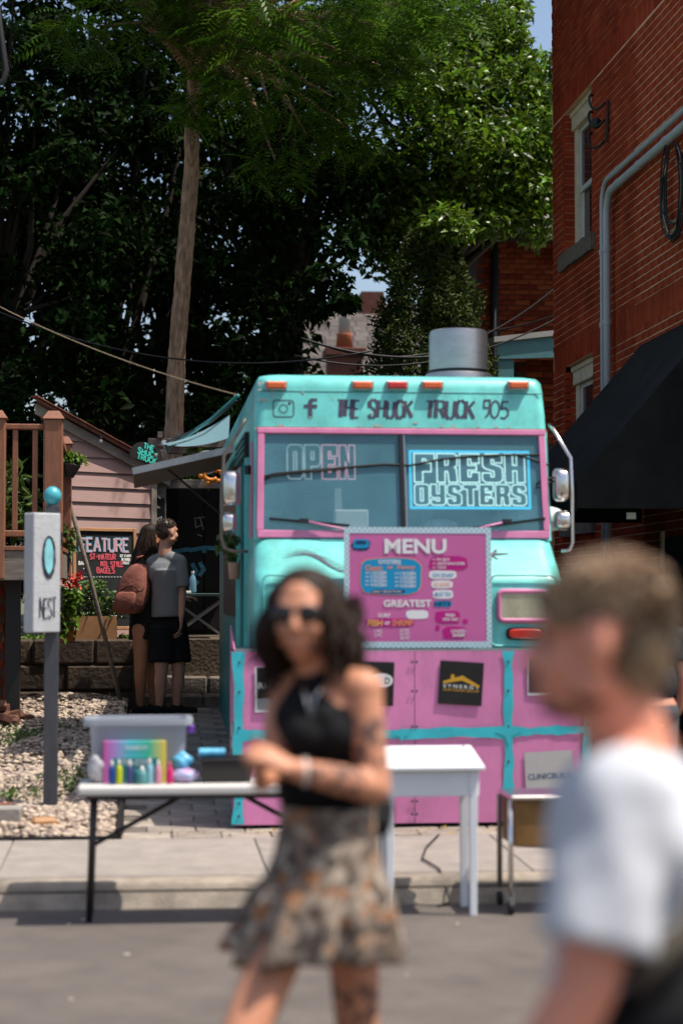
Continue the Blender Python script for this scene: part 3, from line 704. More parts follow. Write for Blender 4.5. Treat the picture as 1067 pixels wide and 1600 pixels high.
# shop sign
c = P(211, 711, 19.35)
sg = thing('shop_sign', c, 'black half round board sign with turquoise brush lettering on the shed', 'sign')
ux = dr; fr0 = frame(c + nrm * .12 - dr * .0, ux, (0, 0, 1))
W_ = .205; tl_ = -.22
sux = (dr + Vector((0, 0, tl_))).normalized(); suy = Vector((0, 0, 1)); suy = (suy - sux * suy.dot(sux)).normalized()
half = [(W_ * math.cos(a), -.085 + .20 * math.sin(a) ** .8) for a in np.linspace(0, math.pi, 18)]
MB().prism(half, c + nrm * .19, sux, suy, .02).build('board', 'blackwall', sg)
mat('turquoise', (.05, .52, .43), .6); mat('chalkwhite', (.72, .70, .66), .9, var=.1); mat('chalkred', (.65, .09, .12), .9, var=.15); mat('chalkblue', (.25, .48, .62), .9, var=.12); mat('chalkpink', (.66, .36, .38), .9)
fr = frame(c + nrm * .19, sux, suy, .024)
mb = MB()
for (t, yy, wd) in (('THE', .045, .12), ('SHUCK', -.014, .24), ('TRUCK', -.075, .23)): handwrite(mb, t, fr, -wd / 2 + .0, yy, .05, .015, gap=.012, width=wd, jit=.06)
mb.build('lettering', 'turquoise', sg)
# light bulb string under the roof edge
for k, px in enumerate((157, 243)):
    p = P(px, 690 + k * 22, 18.95); 
    o = thing('string_bulb', p, ('clear bulb hanging under the shed roof edge', 'clear bulb hanging beside the half round sign')[k], 'bulb', 'bulbs on the string')
    MB().tube([p + Vector((0, 0, .07)), p + Vector((0, 0, .03))], .018, 8).build('socket', 'blackrubber', o)
    MB().ell(p, ((.02, 0, 0), (0, .02, 0), (0, 0, .028)), 10, 8).build('bulb', mat('bulbglass', (.22, .21, .19), .1, spec=.8) if 'bulbglass' not in M else 'bulbglass', o, smooth=True)
# black painted back wall with doors and chalk drawings
yb = 20.9
pw = thing('black_partition', (.7, yb, 1.19), 'black painted partition with blue chalk drawings behind the terrace', 'partition')
MB().box(-.1, 4.3, yb, yb + .08, 1.1, 3.0).build('wall', 'blackwall', pw)
for k in range(9): MB().box(.02 + k * .3, .30 + k * .3, yb - .03, yb - .002, 1.25, 2.92).build('plank', 'blackwall', pw)
fr = frame((.0, yb - .034, 1.19), (1, 0, 0), (0, 0, 1)); mb = MB()
S = lambda px, py: (P(px, py, yb - .034).x, P(px, py, yb - .034).z - 1.19)
for pl in ([(318, 856), (340, 857)], [(296, 860), (318, 856), (320, 864)], [(296, 858), (272, 862), (262, 880)], [(340, 858), (352, 872), (358, 880), (356, 915), (355, 930)], [(284, 875), (286, 895), (282, 910)], [(300, 880), (306, 892), (300, 905), (310, 912)], [(352, 945), (348, 965)], [(312, 878), (318, 890), (311, 900)]):
    ribbon(mb, [S(*p) for p in pl], .045, fr)
mb.build('chalk_drawing', mat('chalkteal', (.07, .27, .36), .9, var=.4, scale=20), pw)
mb = MB()
for pl in ([(303, 810), (320, 808)], [(305, 812), (306, 824), (316, 820), (312, 808), (318, 828)], [(308, 835), (316, 838)]): ribbon(mb, [S(*p) for p in pl], .012, fr)
mb.build('chalk_scribble', mat('chalkgrey', (.28, .27, .26), .9), pw)
# pergola post with stickers and its beams
pg = thing('pergola', (.1, 19.9, 1.19), 'weathered wooden pergola frame with a sticker covered post', 'pergola')
po = MB().box(.06, .19, 19.85, 19.97, 1.1, 3.12).build('post', 'greywood', pg, bevel=.006)
mb = MB(); rr = random.Random(12); MB().box(.075, .175, 19.838, 19.848, 1.7, 2.62).build('black_patch', 'blackwall', po)
fr = frame((.06, 19.835, 1.2), (1, 0, 0), (0, 0, 1))
for k in range(9):
    x, z = rr.uniform(.03, .10), .62 + k * .14; ribbon(mb, [(x + rr.uniform(-.03, .03), z + rr.uniform(-.05, .05)) for _ in range(5)], .010, fr)
mb.build('sticker_scribbles', 'chalkwhite', po)
pz1, pz2 = P(290, 692, 19.9).z, P(290, 795, 19.9).z
for zz, y_ in ((pz1, 19.91), (pz1 - .02, 20.6), (P(300, 693, 19.9).z - .42, 19.93)): MB().box(.0, 1.5, y_ - .04, y_ + .04, zz - .045, zz + .045).build('beam', 'greywood', pg, bevel=.005)
MB().box(1.0, 1.1, 19.87, 19.97, 1.1, pz1 - .05).build('post', 'blackiron', pg)
for k in range(6): MB().box(.1 + k * .2, .15 + k * .2, 19.8, 21.2, pz1 + .047, pz1 + .11).build('slat', 'greywood', pg)
# round blue sign and orange flower cutout hung in the pergola
c = P(324, 722, 19.6); t = thing('round_sign', c, 'dark blue round plaque with white rim behind the raised hatch', 'sign')
MB().lathe([(.11, 0), (.11, .015)], c, 24, (0, -1, 0)).build('disc', mat('navy', (.015, .04, .18), .5), t); MB().lathe([(.122, -.004), (.122, .011)], c, 24, (0, -1, 0)).build('rim', 'chalkwhite', t)
c = P(330, 741, 19.4); t = thing('flower_ornament', c, 'orange cut out flower ornament hanging below the hatch', 'ornament')
mat('orange', (.62, .20, .02), .6, var=.15)
MB().tube([c + Vector((.075 * math.cos(a), 0, .06 * math.sin(a))) for a in np.linspace(.4, 5.6, 16)], .028, 8).build('ring', 'orange', t, smooth=True)
for k in range(6): a = k * 1.05 + .2; MB().ball(c + Vector((.105 * math.cos(a), 0, .09 * math.sin(a))), .03, 8, 6).build('petal', 'orange', t, smooth=True)
# green folding table on the terrace behind the couple
gt = thing('green_folding_table', P(320, 1000, 19.3), 'dark green folding table with crossed legs behind the couple', 'table')
p0, p1 = P(262, 932, 19.2), P(356, 932, 19.2); zt_ = p0.z
MB().box(p0.x, p1.x, 19.0, 19.75, zt_, zt_ + .03).build('table_top', mat('greenboard', (.02, .055, .045), .5, var=.1), gt, bevel=.005)
MB().box(p1.x - .09, p1.x + .012, 18.99, 19.76, zt_ - .012, zt_ + .005).build('metal_corner', mat('dullmetal', (.35, .34, .33), .4, metal=.9), gt)
for y_ in (19.05, 19.7):
    a, b_ = Vector((p0.x + .03, y_, 1.2)), Vector((p1.x - .03, y_, zt_ - .02))
    MB().bar(a, b_, .022, .022).build('leg', 'dullmetal', gt); MB().bar((b_.x, y_ + .03, 1.2), (a.x, y_ + .03, zt_ - .02), .022, .022).build('leg', 'dullmetal', gt)
c = P(301, 924, 19.25); c.z = zt_ + .03; wb = thing('water_bottle', c, 'clear blue water bottle standing on the green folding table', 'bottle')
MB().lathe([(.036, 0), (.038, .02), (.036, .12), (.03, .16), (.013, .185), (.013, .20)], c, 14).build('body', mat('bluebottle', (.22, .42, .55), .15, spec=.7, transl=.4), wb, smooth=True)
MB().lathe([(.016, .20), (.016, .225)], c, 12).build('cap', 'chalkwhite', wb)
c = P(288, 927, 19.15); c.z = zt_ + .031; mb = MB(); mb.obox(c + Vector((0, 0, .012)), (1, .3, 0), (-.3, 1, 0), (0, 0, 1), .06, .04, .012)
tag(mb.build('napkin_stack', 'chalkwhite', bevel=.004), 'small stack of white napkins on the green folding table', 'napkins')
# chalkboard
c = P(164, 980, 18.66); bx = Vector((.92, .39, 0)).normalized(); by = Vector((-.02, .10, 1)).normalized(); bn = bx.cross(by)
cbd = thing('chalkboard', c, 'black chalkboard with wooden frame advertising a bagel feature', 'chalkboard')
BW, BH = .60, .93
def brd(x0, x1, y0, y1, th, l=0.0): return MB().prism([(x0, y0), (x1, y0), (x1, y1), (x0, y1)], c + bn * l, bx, by, th)
brd(-BW / 2, BW / 2, 0, BH, .012).build('panel', mat('slate', (.012, .013, .014), .85, var=.5, scale=6), cbd)
mat('pinewood', (.40, .20, .085), .6, var=.18, scale=6)
for (x0, x1, y0, y1) in ((-BW / 2 - .03, -BW / 2 + .003, -.03, BH + .03), (BW / 2 - .003, BW / 2 + .03, -.03, BH + .03), (-BW / 2 + .004, BW / 2 - .004, BH - .003, BH + .03), (-BW / 2 + .004, BW / 2 - .004, -.03, .003)):
    brd(x0, x1, y0, y1, .035, -.004).build('frame_piece', 'pinewood', cbd, bevel=.004)
fr = frame(c, bx, by, .016)
mb = MB(); handwrite(mb, 'FEATURE', fr, -.25, .73, .125, .028, gap=.022, width=.50, jit=.03); mb.build('heading', 'chalkblue', cbd)
mb = MB(); fr2 = frame(c, bx, by, .0195); handwrite(mb, 'FEATURE', fr2, -.25, .73, .125, .013, gap=.022, width=.50, jit=.0); mb.build('heading_fill', 'chalkpink', cbd)
mb = MB(); handwrite(mb, 'ST-VIATEUR', fr, -.15, .655, .05, .012, gap=.010, width=.26, jit=.05); handwrite(mb, 'MTL STYLE', fr, -.04, .585, .05, .012, gap=.010, width=.23, jit=.05); handwrite(mb, 'BAGELS', fr, -.08, .522, .05, .012, gap=.010, width=.18, jit=.05); mb.build('red_writing', 'chalkred', cbd)
mb = MB(); handwrite(mb, '8AM', fr, -.27, .60, .035, .008, width=.075, jit=.05, gap=.006); handwrite(mb, '-11', fr, -.225, .55, .03, .008, width=.05, gap=.006)
for k, t in enumerate(('GET IT WITH', 'THE SMOKED', 'TROUT')): handwrite(mb, t, fr, .16 + .012 * k, .68 - k * .035, .024, .006, width=.11 - .02 * k, gap=.005, slant=.1, jit=.05)
for yy in (.485, .34):
    for k in range(18): ribbon(mb, [(-.28 + k * .031, yy), (-.262 + k * .031, yy)], .006, fr)
for (x, yy, w) in ((-.17, .27, .05), (-.2, .13, .08), (.05, .10, .12), (.0, .17, .14)): ribbon(mb, [(x, yy), (x + w * .4, yy + .008), (x + w, yy)], .013, fr)
mb.build('white_writing', 'chalkwhite', cbd)
# leaning pole
tag(MB().tube([P(97, 742, 17.6), P(140, 900, 17.7), P(190, 1102, 17.75)], [.02, .021, .022], 8).build('leaning_pole', 'greywood', smooth=True), 'long thin wooden pole leaning against the deck corner', 'pole')
# ---------------------------------------------------------------- sign post in the gravel
pb = Vector((-.618, 12.64, 0)); pb.z = zg(pb.x, pb.y)
sp = thing('sign_post', pb, 'dark grey wooden sign post with turquoise ball finial', 'post')
MB().box(pb.x - .045, pb.x + .045, pb.y - .045, pb.y + .045, pb.z - .1, 2.20).build('post', mat('charcoalpaint', (.055, .058, .066), .55, var=.2, scale=5, stretch=(4, 4, 1)), sp, bevel=.004)
MB().lathe([(.02, 0), (.035, .01), (.056, .045), (.058, .075), (.045, .105), (.018, .125)], (pb.x, pb.y, 2.198), 20).build('ball_finial', mat('turqball', (.06, .36, .42), .35, var=.15, scale=12), sp, smooth=True)
tag(MB().obox((pb.x + .0, pb.y - .05, pb.z - .005), (1, .1, 0), (-.1, 1, 0), (0, 0, 1), .13, .10, .03).build('flat_stone', 'blockstone', bevel=.018), 'flat brown stone at the foot of the sign post', 'stone')
# hanging sign: a thick white board turned so that its left edge shows
c = P(66, 895, 12.55)
ns_ = thing('hanging_sign', c, 'white board sign with painted blue oyster and NEST lettering', 'sign')
sx = Vector((.80, .60, 0)).normalized(); sz = Vector((0, 0, 1)); sn = sx.cross(sz)
o = MB().obox(c, sx, sn, sz, .105, .055, .385).build('board', mat('signwhite', (.46, .47, .48), .55, var=.08, scale=6, bump=.2, bscale=30), ns_, bevel=.006)
fr = frame(c + sn * .0555, sx, sz, .0015)
def ovl(r1, r2, cy, k=26, cx=.0): return [(cx + r1 * math.cos(a), cy + r2 * math.sin(a)) for a in np.linspace(0, 2 * math.pi, k)]
cx_ = .012
q = MB(); q.prism(ovl(.036, .118, .11, 24, cx_)[:-1], fr[0], fr[1], fr[2], .001); q.build('oyster_paint', mat('oysterblue', (.22, .55, .60), .5, var=.25, scale=14), ns_)
q = MB(); rr = random.Random(3); mat('inkpaint', (.018, .014, .03), .6)
fr = frame(c + sn * .0555, sx, sz, .004)
for k in range(4): ribbon(q, [(x + rr.uniform(-.002, .002), y - .004 * k) for x, y in ovl(.037 + .0045 * k, .120 + .006 * k, .11, 26, cx_)], .0045, fr, taper=lambda t: .5 + .8 * abs(math.sin(t * 7)))
ribbon(q, [(cx_ - .03, .02), (cx_ - .01, -.02), (cx_ + .012, -.022), (cx_ + .034, .02)], .012, fr)
handwrite(q, 'NEST', fr, -.055, -.29, .13, .0075, gap=.010, width=.125, jit=.04)
q.build('black_brushwork', 'inkpaint', ns_)
for zz in (.22, -.16): MB().bar(c + sx * .10 + Vector((0, 0, zz)), (pb.x + .045, pb.y - .05, c.z + zz), .03, .05).build('bracket', 'blackiron', ns_)
for zz in (.22, -.16): MB().box(pb.x - .06, pb.x + .07, pb.y - .06, pb.y - .047, c.z + zz - .045, c.z + zz + .045).build('hinge_plate', 'blackiron', ns_)
# brick and block at the left edge
b1 = Vector((-.86, 11.95, zg(-.86, 11.95)))
tag(MB().box(b1.x - .24, b1.x + .10, b1.y - .09, b1.y + .10, b1.z - .03, b1.z + .10).build('concrete_block', mat('greyblock', (.26, .235, .21), .9, var=.15, bump=.2), bevel=.008), 'grey concrete block lying in the gravel bed', 'block')
b2 = Vector((-.93, 12.25, zg(-.93, 12.25)))
tag(MB().box(b2.x - .18, b2.x + .09, b2.y - .06, b2.y + .06, b2.z + .0, b2.z + .075).build('loose_brick', mat('redclay', (.20, .065, .045), .9, var=.2)), 'red brick lying behind the grey concrete block', 'brick')
tag(MB().obox((-.62, 11.88, zg(-.62, 11.88) + .02), (1, .2, 0), (-.2, 1, 0), (0, 0, 1), .08, .05, .035).build('brown_stone', 'pinewood', bevel=.02), 'rounded brown stone among the pebbles near the edging', 'stone')
# roof gutter corner of a neighbouring house at the top left
g0 = thing('eave_gutter', (-1.3, 14.5, 5.2), 'grey eave gutter corner entering at the top of the view', 'gutter')
ga, gb = P(-30, -60, 14.5), P(9, 128, 14.5)
MB().tube([P(-16, -80, 14.5), P(-1, 40, 14.5), P(9, 108, 14.5), P(6, 125, 14.5), P(-6, 131, 14.5), P(-40, 128, 14.5)], .026, 10).build('downpipe', mat('greymetal', (.035, .034, .034), .45, metal=.4), g0, smooth=True)
MB().obox(P(-66, 10, 14.8), (1, 0, 0), (0, 1, 0), (0, 0, 1), .20, .5, .62).build('soffit', 'darkgutter', g0)
# ---------------------------------------------------------------- food truck
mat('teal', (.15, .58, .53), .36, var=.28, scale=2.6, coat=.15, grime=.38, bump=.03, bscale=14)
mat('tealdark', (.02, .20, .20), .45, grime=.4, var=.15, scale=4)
mat('pink', (.64, .215, .42), .42, var=.12, scale=2.0, grime=.38, bump=.05, bscale=9)
mat('pinktrim', (.62, .20, .36), .45, var=.12, scale=6)
mat('tealline', (.04, .46, .53), .5, var=.18, scale=5)
mat('ink', (.055, .05, .085), .6, var=.3, scale=20)
mat('blacktrim', (.010, .010, .011), .45)
mat('chrome', (.72, .70, .68), .18, metal=1.0, var=.06)
mat('alu', (.38, .38, .39), .38, metal=.9, var=.15, scale=6, bump=.05)
mat('stackmetal', (.52, .49, .48), .45, metal=.8, var=.12, scale=5, stretch=(1, 1, 3))
mat('brownmetal', (.20, .16, .13), .5, metal=.3, var=.15)
mat('amber', (.60, .10, .012), .25, var=.15, scale=25, spec=.6)
mat('redlens', (.50, .018, .010), .25, var=.15, scale=25, spec=.6)
mat('lampglass', (.42, .40, .28), .2, var=.15, scale=14, spec=.6)
mat('cabdark', (.045, .05, .055), .8)
mat('neonwhite', (.70, .80, .76), .4, emit=((.65, .95, .88), 1.0))
mat('neoncyan', (.05, .50, .68), .4, emit=((.03, .50, .80), 1.1))
mat('tubepink', (.80, .40, .46), .4, emit=((.85, .30, .38), .5))  # sign is unlit; faint glow added so its tubes show in the dim cab
mat('tubegrey', (.70, .76, .76), .4, emit=((.6, .72, .72), .16))  # same added glow, fainter
glass('windscreen', (.86, .93, .94), .34, (.19, .50, .60))  # reflected sky haze is put in as a pale blue diffuse layer
CX_ = 1.65
tr = thing('food_truck', (CX_, 15.0, .2), 'turquoise food truck with pink bumper panels and a windscreen', 'food truck')
RA = lambda *a: None
# hood: vertical face bending into a sloped top
rings = []
for (z, yf, hw, rad) in ((1.20, 11.99, .985, .10), (1.60, 11.985, .988, .10), (1.67, 11.99, .988, .105), (1.72, 12.01, .986, .11), (1.76, 12.05, .983, .12), (1.90, 12.20, .975, .12), (1.965, 12.265, .970, .11), (1.98, 12.29, .960, .10)):
    rings.append(rrect(CX_, yf, 12.75, hw, z, rad, 6))
hood = MB().loft(rings).build('hood', 'teal', tr, auto=50)
# raised seams of the hood (rounded panel outline)
def seam(x0, x1, z0, z1, y, r=.035):
    p = []
    for (cx, cz, a0) in ((x1 - r, z1 - r, 0), (x0 + r, z1 - r, 1), (x0 + r, z0 + r, 2), (x1 - r, z0 + r, 3)):
        for k in range(4): a = math.pi / 2 * (a0 + k / 3); p.append((cx + r * math.cos(a), y, cz + r * math.sin(a)))
    return p + p[:1]
for s_ in (-1, 1):
    xa, xb = sorted((CX_ + s_ * .51, CX_ + s_ * .93)); MB().tube(seam(xa, xb, 1.295, 1.74, 11.985), .007, 6, cap=False).build('panel_seam', 'teal', hood, smooth=True)
# roof with the brow above the windscreen
rings = []
for (z, yf, hw, rad) in ((2.70, 12.40, .966, .07), (2.80, 12.415, .962, .07), (2.97, 12.44, .952, .08), (3.02, 12.455, .945, .08), (3.05, 12.49, .925, .08), (3.065, 12.56, .88, .09), (3.07, 12.7, .80, .1)):
    rings.append(rrect(CX_, yf, 18.2, hw, z, rad, 6))
roof = MB().loft(rings).build('roof', 'teal', tr, auto=50)
MB().tube([(CX_ - .93, 12.437, 2.945), (CX_ + .93, 12.437, 2.945)], .004, 6).build('brow_seam', 'tealdark', roof)
rv = MB()
for k in range(22): rv.ball((CX_ - .90 + k * .0857, 12.436, 2.925), .006, 6, 4)
tag(rv.build('rivets', 'teal', roof), kind='stuff')
MB().box(CX_ - .955, CX_ + .955, 12.388, 12.41, 2.685, 2.708).build('drip_rail', 'sidetrim', roof)
# walls
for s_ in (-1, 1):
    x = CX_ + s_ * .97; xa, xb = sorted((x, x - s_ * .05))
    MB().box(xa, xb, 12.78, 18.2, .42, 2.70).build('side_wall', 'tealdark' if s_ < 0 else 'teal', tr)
    xa, xb = sorted((x + s_ * .004, x - s_ * .06))
    MB().box(xa, xb, 12.72, 12.80, .9, 2.705).build('door_pillar', 'teal', tr, bevel=.008)
MB().box(CX_ - .91, CX_ + .91, 12.76, 18.15, .42, .5).build('floor', 'cabdark', tr)
MB().box(CX_ - .915, CX_ + .915, 18.12, 18.195, .5, 2.69).build('rear_wall', 'cabdark', tr)
MB().box(CX_ - .915, CX_ + .915, 14.2, 14.25, .52, 2.69).build('bulkhead', mat('bulkhead', (.34, .38, .39), .7, var=.3, scale=3), tr)
MB().box(CX_ - .30, CX_ + .25, 14.18, 14.195, .55, 2.5).build('bulkhead_door', 'cabdark', tr)
for s_ in (-1, 1): MB().box(CX_ + s_ * .48 - .22, CX_ + s_ * .48 + .22, 13.45, 13.6, 1.2, 2.32).build('seat_back', mat('seatvinyl', (.16, .17, .17), .5) if 'seatvinyl' not in M else 'seatvinyl', tr, bevel=.05, seg=3)
MB().tube([(CX_ + .48 + .21 * math.cos(a), 12.78 + .12 * math.sin(a), 2.12 + .17 * math.sin(a)) for a in np.linspace(0, 2 * math.pi, 28)], .014, 8).build('steering_wheel', 'blacktrim', tr, smooth=True)
for k in range(3): MB().box(CX_ - .85 + k * .02, CX_ - .35, 14.0, 14.18, 1.5 + k * .35, 1.53 + k * .35).build('shelf', 'alu', tr)
# A pillars (leaning with the windscreen)
WB, WT = (12.295, 1.985), (12.405, 2.70)
for s_ in (-1, 1):
    o = lambda d: CX_ + s_ * d
    MB().hexa([(o(.915), WB[0], WB[1] - .02), (o(.972), WB[0] + .01, WB[1] - .02), (o(.972), 12.76, WB[1] - .02), (o(.915), 12.5, WB[1] - .02),
               (o(.908), WT[0], WT[1]), (o(.965), WT[0] + .01, WT[1]), (o(.965), 12.76, WT[1]), (o(.908), 12.6, WT[1])]).build('pillar', 'teal', tr, bevel=.006)
    MB().hexa([(o(.974), 12.40, 1.99), (o(.980), 12.40, 1.99), (o(.980), 12.70, 1.99), (o(.974), 12.70, 1.99), (o(.968), 12.48, 2.62), (o(.974), 12.48, 2.62), (o(.974), 12.70, 2.62), (o(.968), 12.70, 2.62)]).build('side_window_trim', 'pinktrim', tr)
    MB().bar((o(.975), 12.62, 2.44), (o(1.0), 12.64, 2.44), .05, .06).build('door_hinge', 'blacktrim', tr)
wd = Vector((0, WT[0] - WB[0], WT[1] - WB[1])).normalized()
wf = frame((CX_, WB[0], WB[1]), (1, 0, 0), wd); wn_ = wf[3]; WL = math.hypot(WT[0] - WB[0], WT[1] - WB[1])
def wbox(x0, x1, v0, v1, l0, l1, a=0, b=0):
    """box in the windscreen plane; a, b shift the top ends (taper)"""
    q = lambda x, v, l: wf[0] + wf[1] * x + wf[2] * v + wn_ * l
    return MB().hexa([q(x0, v0, l0), q(x1, v0, l0), q(x1, v0, l1), q(x0, v0, l1), q(x0 + a, v1, l0), q(x1 + b, v1, l0), q(x1 + b, v1, l1), q(x0 + a, v1, l1)])
ws = wbox(-.952, .952, -.005, .045, -.01, .022).build('windscreen_frame', 'pinktrim', tr, bevel=.005)
wbox(-.948, .948, .685, .722, -.01, .022).build('frame_top', 'pinktrim', ws, bevel=.005)
wbox(-.955, -.912, .046, .684, -.01, .020, .012, .012).build('frame_side', 'pinktrim', ws, bevel=.004)
wbox(.912, .955, .046, .684, -.01, .020, -.012, -.012).build('frame_side', 'pinktrim', ws, bevel=.004)
wbox(-.016, .012, .046, .684, -.012, .018, -.008, -.008).build('centre_bar', 'blacktrim', ws)
wbox(.013, .022, .046, .684, -.012, .012, -.008, -.008).build('centre_trim', 'alu', ws)
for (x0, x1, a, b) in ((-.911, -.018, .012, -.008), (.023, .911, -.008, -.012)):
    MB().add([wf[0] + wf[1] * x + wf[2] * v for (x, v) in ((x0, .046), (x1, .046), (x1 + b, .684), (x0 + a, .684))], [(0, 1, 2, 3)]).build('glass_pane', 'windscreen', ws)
# things behind the glass: dashboard, white box, cable, light signs
MB().hexa([(CX_ - .9, 12.40, 1.6), (CX_ + .9, 12.40, 1.6), (CX_ + .9, 13.1, 1.6), (CX_ - .9, 13.1, 1.6), (CX_ - .9, 12.40, 2.0), (CX_ + .9, 12.40, 2.0), (CX_ + .9, 13.1, 2.08), (CX_ - .9, 13.1, 2.08)]).build('dashboard', 'cabdark', tr)
c = P(545, 818, 12.55)
bx_ = tag(MB().box(c.x - .11, c.x + .11, 12.37, 12.52, 2.012, 2.17).build('paper_box', 'paper', bevel=.008), 'white paper box on the dashboard behind the windscreen', 'box')
c = P(528, 800, 12.6); tag(MB().hexa([(c.x - .03, 12.54, 2.02), (c.x + .03, 12.54, 2.02), (c.x + .03, 12.57, 2.02), (c.x - .03, 12.57, 2.02), (c.x - .02, 12.59, 2.32), (c.x + .02, 12.59, 2.32), (c.x + .02, 12.62, 2.32), (c.x - .02, 12.62, 2.32)]).build('folded_card', 'paper'), 'folded white card standing on the dashboard', 'card')
for k, (px, w, h) in enumerate(((690, .12, .10), (830, .26, .2))):
    c = P(px, 815, 12.5); mb = MB(); mb.ell((c.x, 12.52, 2.02 + h / 2), ((w, 0, 0), (0, .12, 0), (0, 0, h / 2)), 12, 8)
    tag(mb.build('cloth_bundle', mat('dustcloth%d' % k, (.70 - .1 * k, .70, .66), .9, var=.2, scale=14, bump=.6, bscale=14), smooth=True), ('crumpled pale cloth on the dashboard near the centre bar', 'pale seat cover behind the wiper at the driver corner')[k], 'cloth')
fi = frame(wf[0], wf[1], wf[2], -.022)
WPX = lambda px, py: ((P(px, py, WB[0] + (WT[0] - WB[0]) * ((P(px, py, 12.35).z - WB[1]) / (WT[1] - WB[1]))).x - CX_), (P(px, py, 12.35).z - WB[1]))
cab = thing('cable', wf[0], 'black cable draped across the windscreen', 'cable')
q = lambda x, v, l=.009: wf[0] + wf[1] * x + wf[2] * v + wn_ * l
for pts in ([(402, 747), (430, 739), (470, 735), (540, 729), (600, 724), (640, 726), (690, 716), (740, 711), (800, 709), (845, 709)], [(402, 754), (425, 742), (470, 737), (540, 731)], [(805, 709), (830, 716), (858, 726)]):
    MB().tube([q(*WPX(*p)) for p in pts], .008, 6).build('strand', 'blackrubber', cab, smooth=True)
MB().tube([q(*WPX(*p)) for p in ((866, 745), (850, 748), (838, 755), (838, 762), (848, 758), (866, 750))], .006, 6).build('loop', 'blackrubber', cab, smooth=True)
# block letters
BG = {'F': ([(0, 0), (2.3, 0), (2.3, 3.3), (4.6, 3.3), (4.6, 6), (3.2, 6), (3.2, 6.0), (2.3, 6.0), (2.3, 7.3), (3.1, 7.3), (3.1, 6.6), (5.6, 6.6), (5.6, 9), (0, 9)],),
      'R': ([(0, 0), (2.2, 0), (2.2, 3.4), (2.9, 3.4), (3.2, 0), (5.6, 0), (5.3, 4.2), (4.8, 4.7), (5.5, 5.3), (5.6, 8.2), (4.8, 9), (0, 9)], [(2.2, 5.4), (2.9, 5.4), (3.1, 5.7), (3.1, 7.1), (2.9, 7.4), (2.2, 7.4)]),
      'E': ([(0, 0), (5.4, 0), (5.4, 3.2), (3.1, 3.2), (3.1, 1.8), (2.3, 1.8), (2.3, 3.8), (4.6, 3.8), (4.6, 5.4), (2.3, 5.4), (2.3, 7.3), (3.1, 7.3), (3.1, 6), (5.4, 6), (5.4, 9), (0, 9)],),
      'S': ([(.9, 0), (4.7, 0), (5.6, .9), (5.6, 4.2), (4.9, 5.1), (2.5, 5.9), (2.5, 7.2), (3.2, 7.2), (3.2, 6.2), (5.5, 6.2), (5.5, 8.1), (4.6, 9), (1, 9), (.1, 8.1), (.1, 5.2), (.8, 4.4), (3.2, 3.5), (3.2, 1.8), (2.4, 1.8), (2.4, 3), (0, 3), (0, .9)],),
      'H': ([(0, 0), (2.2, 0), (2.2, 3.7), (3.3, 3.7), (3.3, 0), (5.5, 0), (5.5, 9), (3.3, 9), (3.3, 5.5), (2.2, 5.5), (2.2, 9), (0, 9)],),
      'O': ([(.9, 0), (4.7, 0), (5.6, .9), (5.6, 8.1), (4.7, 9), (.9, 9), (0, 8.1), (0, .9)], [(2.3, 1.8), (3.3, 1.8), (3.3, 7.2), (2.3, 7.2)]),
      'Y': ([(.8, 0), (4.7, 0), (5.6, .9), (5.6, 9), (3.3, 9), (3.3, 5), (2.3, 5), (2.3, 9), (0, 9), (0, 4), (.8, 3.2), (3.3, 3.2), (3.3, 1.8), (2.3, 1.8), (2.3, 2.4), (0, 2.4), (0, .9)],),
      'T': ([(1.6, 0), (3.9, 0), (3.9, 6.9), (5.5, 6.9), (5.5, 9), (0, 9), (0, 6.9), (1.6, 6.9)],),
      'P': ([(0, 0), (2.3, 0), (2.3, 3.3), (4.7, 3.3), (5.6, 4.2), (5.6, 8.1), (4.7, 9), (0, 9)], [(2.3, 5.1), (3.3, 5.1), (3.3, 7.2), (2.3, 7.2)]),
      'N': ([(0, 0), (2.1, 0), (2.1, 4.6), (3.2, 0), (5.5, 0), (5.5, 9), (3.4, 9), (3.4, 4.4), (2.3, 9), (0, 9)],)}
def blockword(mb, txt, fr, x, y, w, h, lw):
    n = len(txt); cw = w / n
    for i, ch in enumerate(txt):
        for pl in BG[ch]: ribbon(mb, [(x + cw * i + cw * .05 + px / 5.6 * cw * .90, y + py / 9 * h) for px, py in pl], lw, fr, closed=True)
ne = thing('light_sign', wf[0], 'fresh oysters light sign with white outlined letters in blue border', 'sign')
a, b_ = WPX(643, 792), WPX(826, 703); x0, y0_, x1, y1_ = a[0], a[1], b_[0], b_[1]
mb = MB(); ribbon(mb, [(x0, y0_), (x1, y0_), (x1, y1_), (x0, y1_)], .016, fi, closed=True); mb.build('border', 'neoncyan', ne)
poly_bk = MB(); fb = frame(wf[0], wf[1], wf[2], -.028); poly_on(poly_bk, fb, [(x0, y0_), (x1, y0_), (x1, y1_), (x0, y1_)]); poly_bk.build('backing', mat('smokeplate', (.16, .22, .25), .3, spec=.3), ne)
hh = y1_ - y0_; mb = MB(); fi2 = frame(wf[0], wf[1], wf[2], -.018)
blockword(mb, 'FRESH', fi2, x0 + .018, y0_ + hh * .45, (x1 - x0) - .036, hh * .51, .0085); blockword(mb, 'OYSTERS', fi2, x0 + .018, y0_ + hh * .045, (x1 - x0) - .036, hh * .37, .0075)
mb.build('lettering', 'neonwhite', ne)
on = thing('open_light_sign', wf[0], 'unlit open sign, its thin outlined tubes given an added faint glow, behind the windscreen', 'sign')
a, b_ = WPX(448, 746), WPX(556, 692); ww = (b_[0] - a[0]) / 4
for i, ch in enumerate('OPEN'):
    mb = MB(); blockword(mb, ch, fi2, a[0] + ww * i, a[1], ww, b_[1] - a[1], .0065); mb.build('letter', 'tubegrey' if i < 2 else 'tubepink', on)
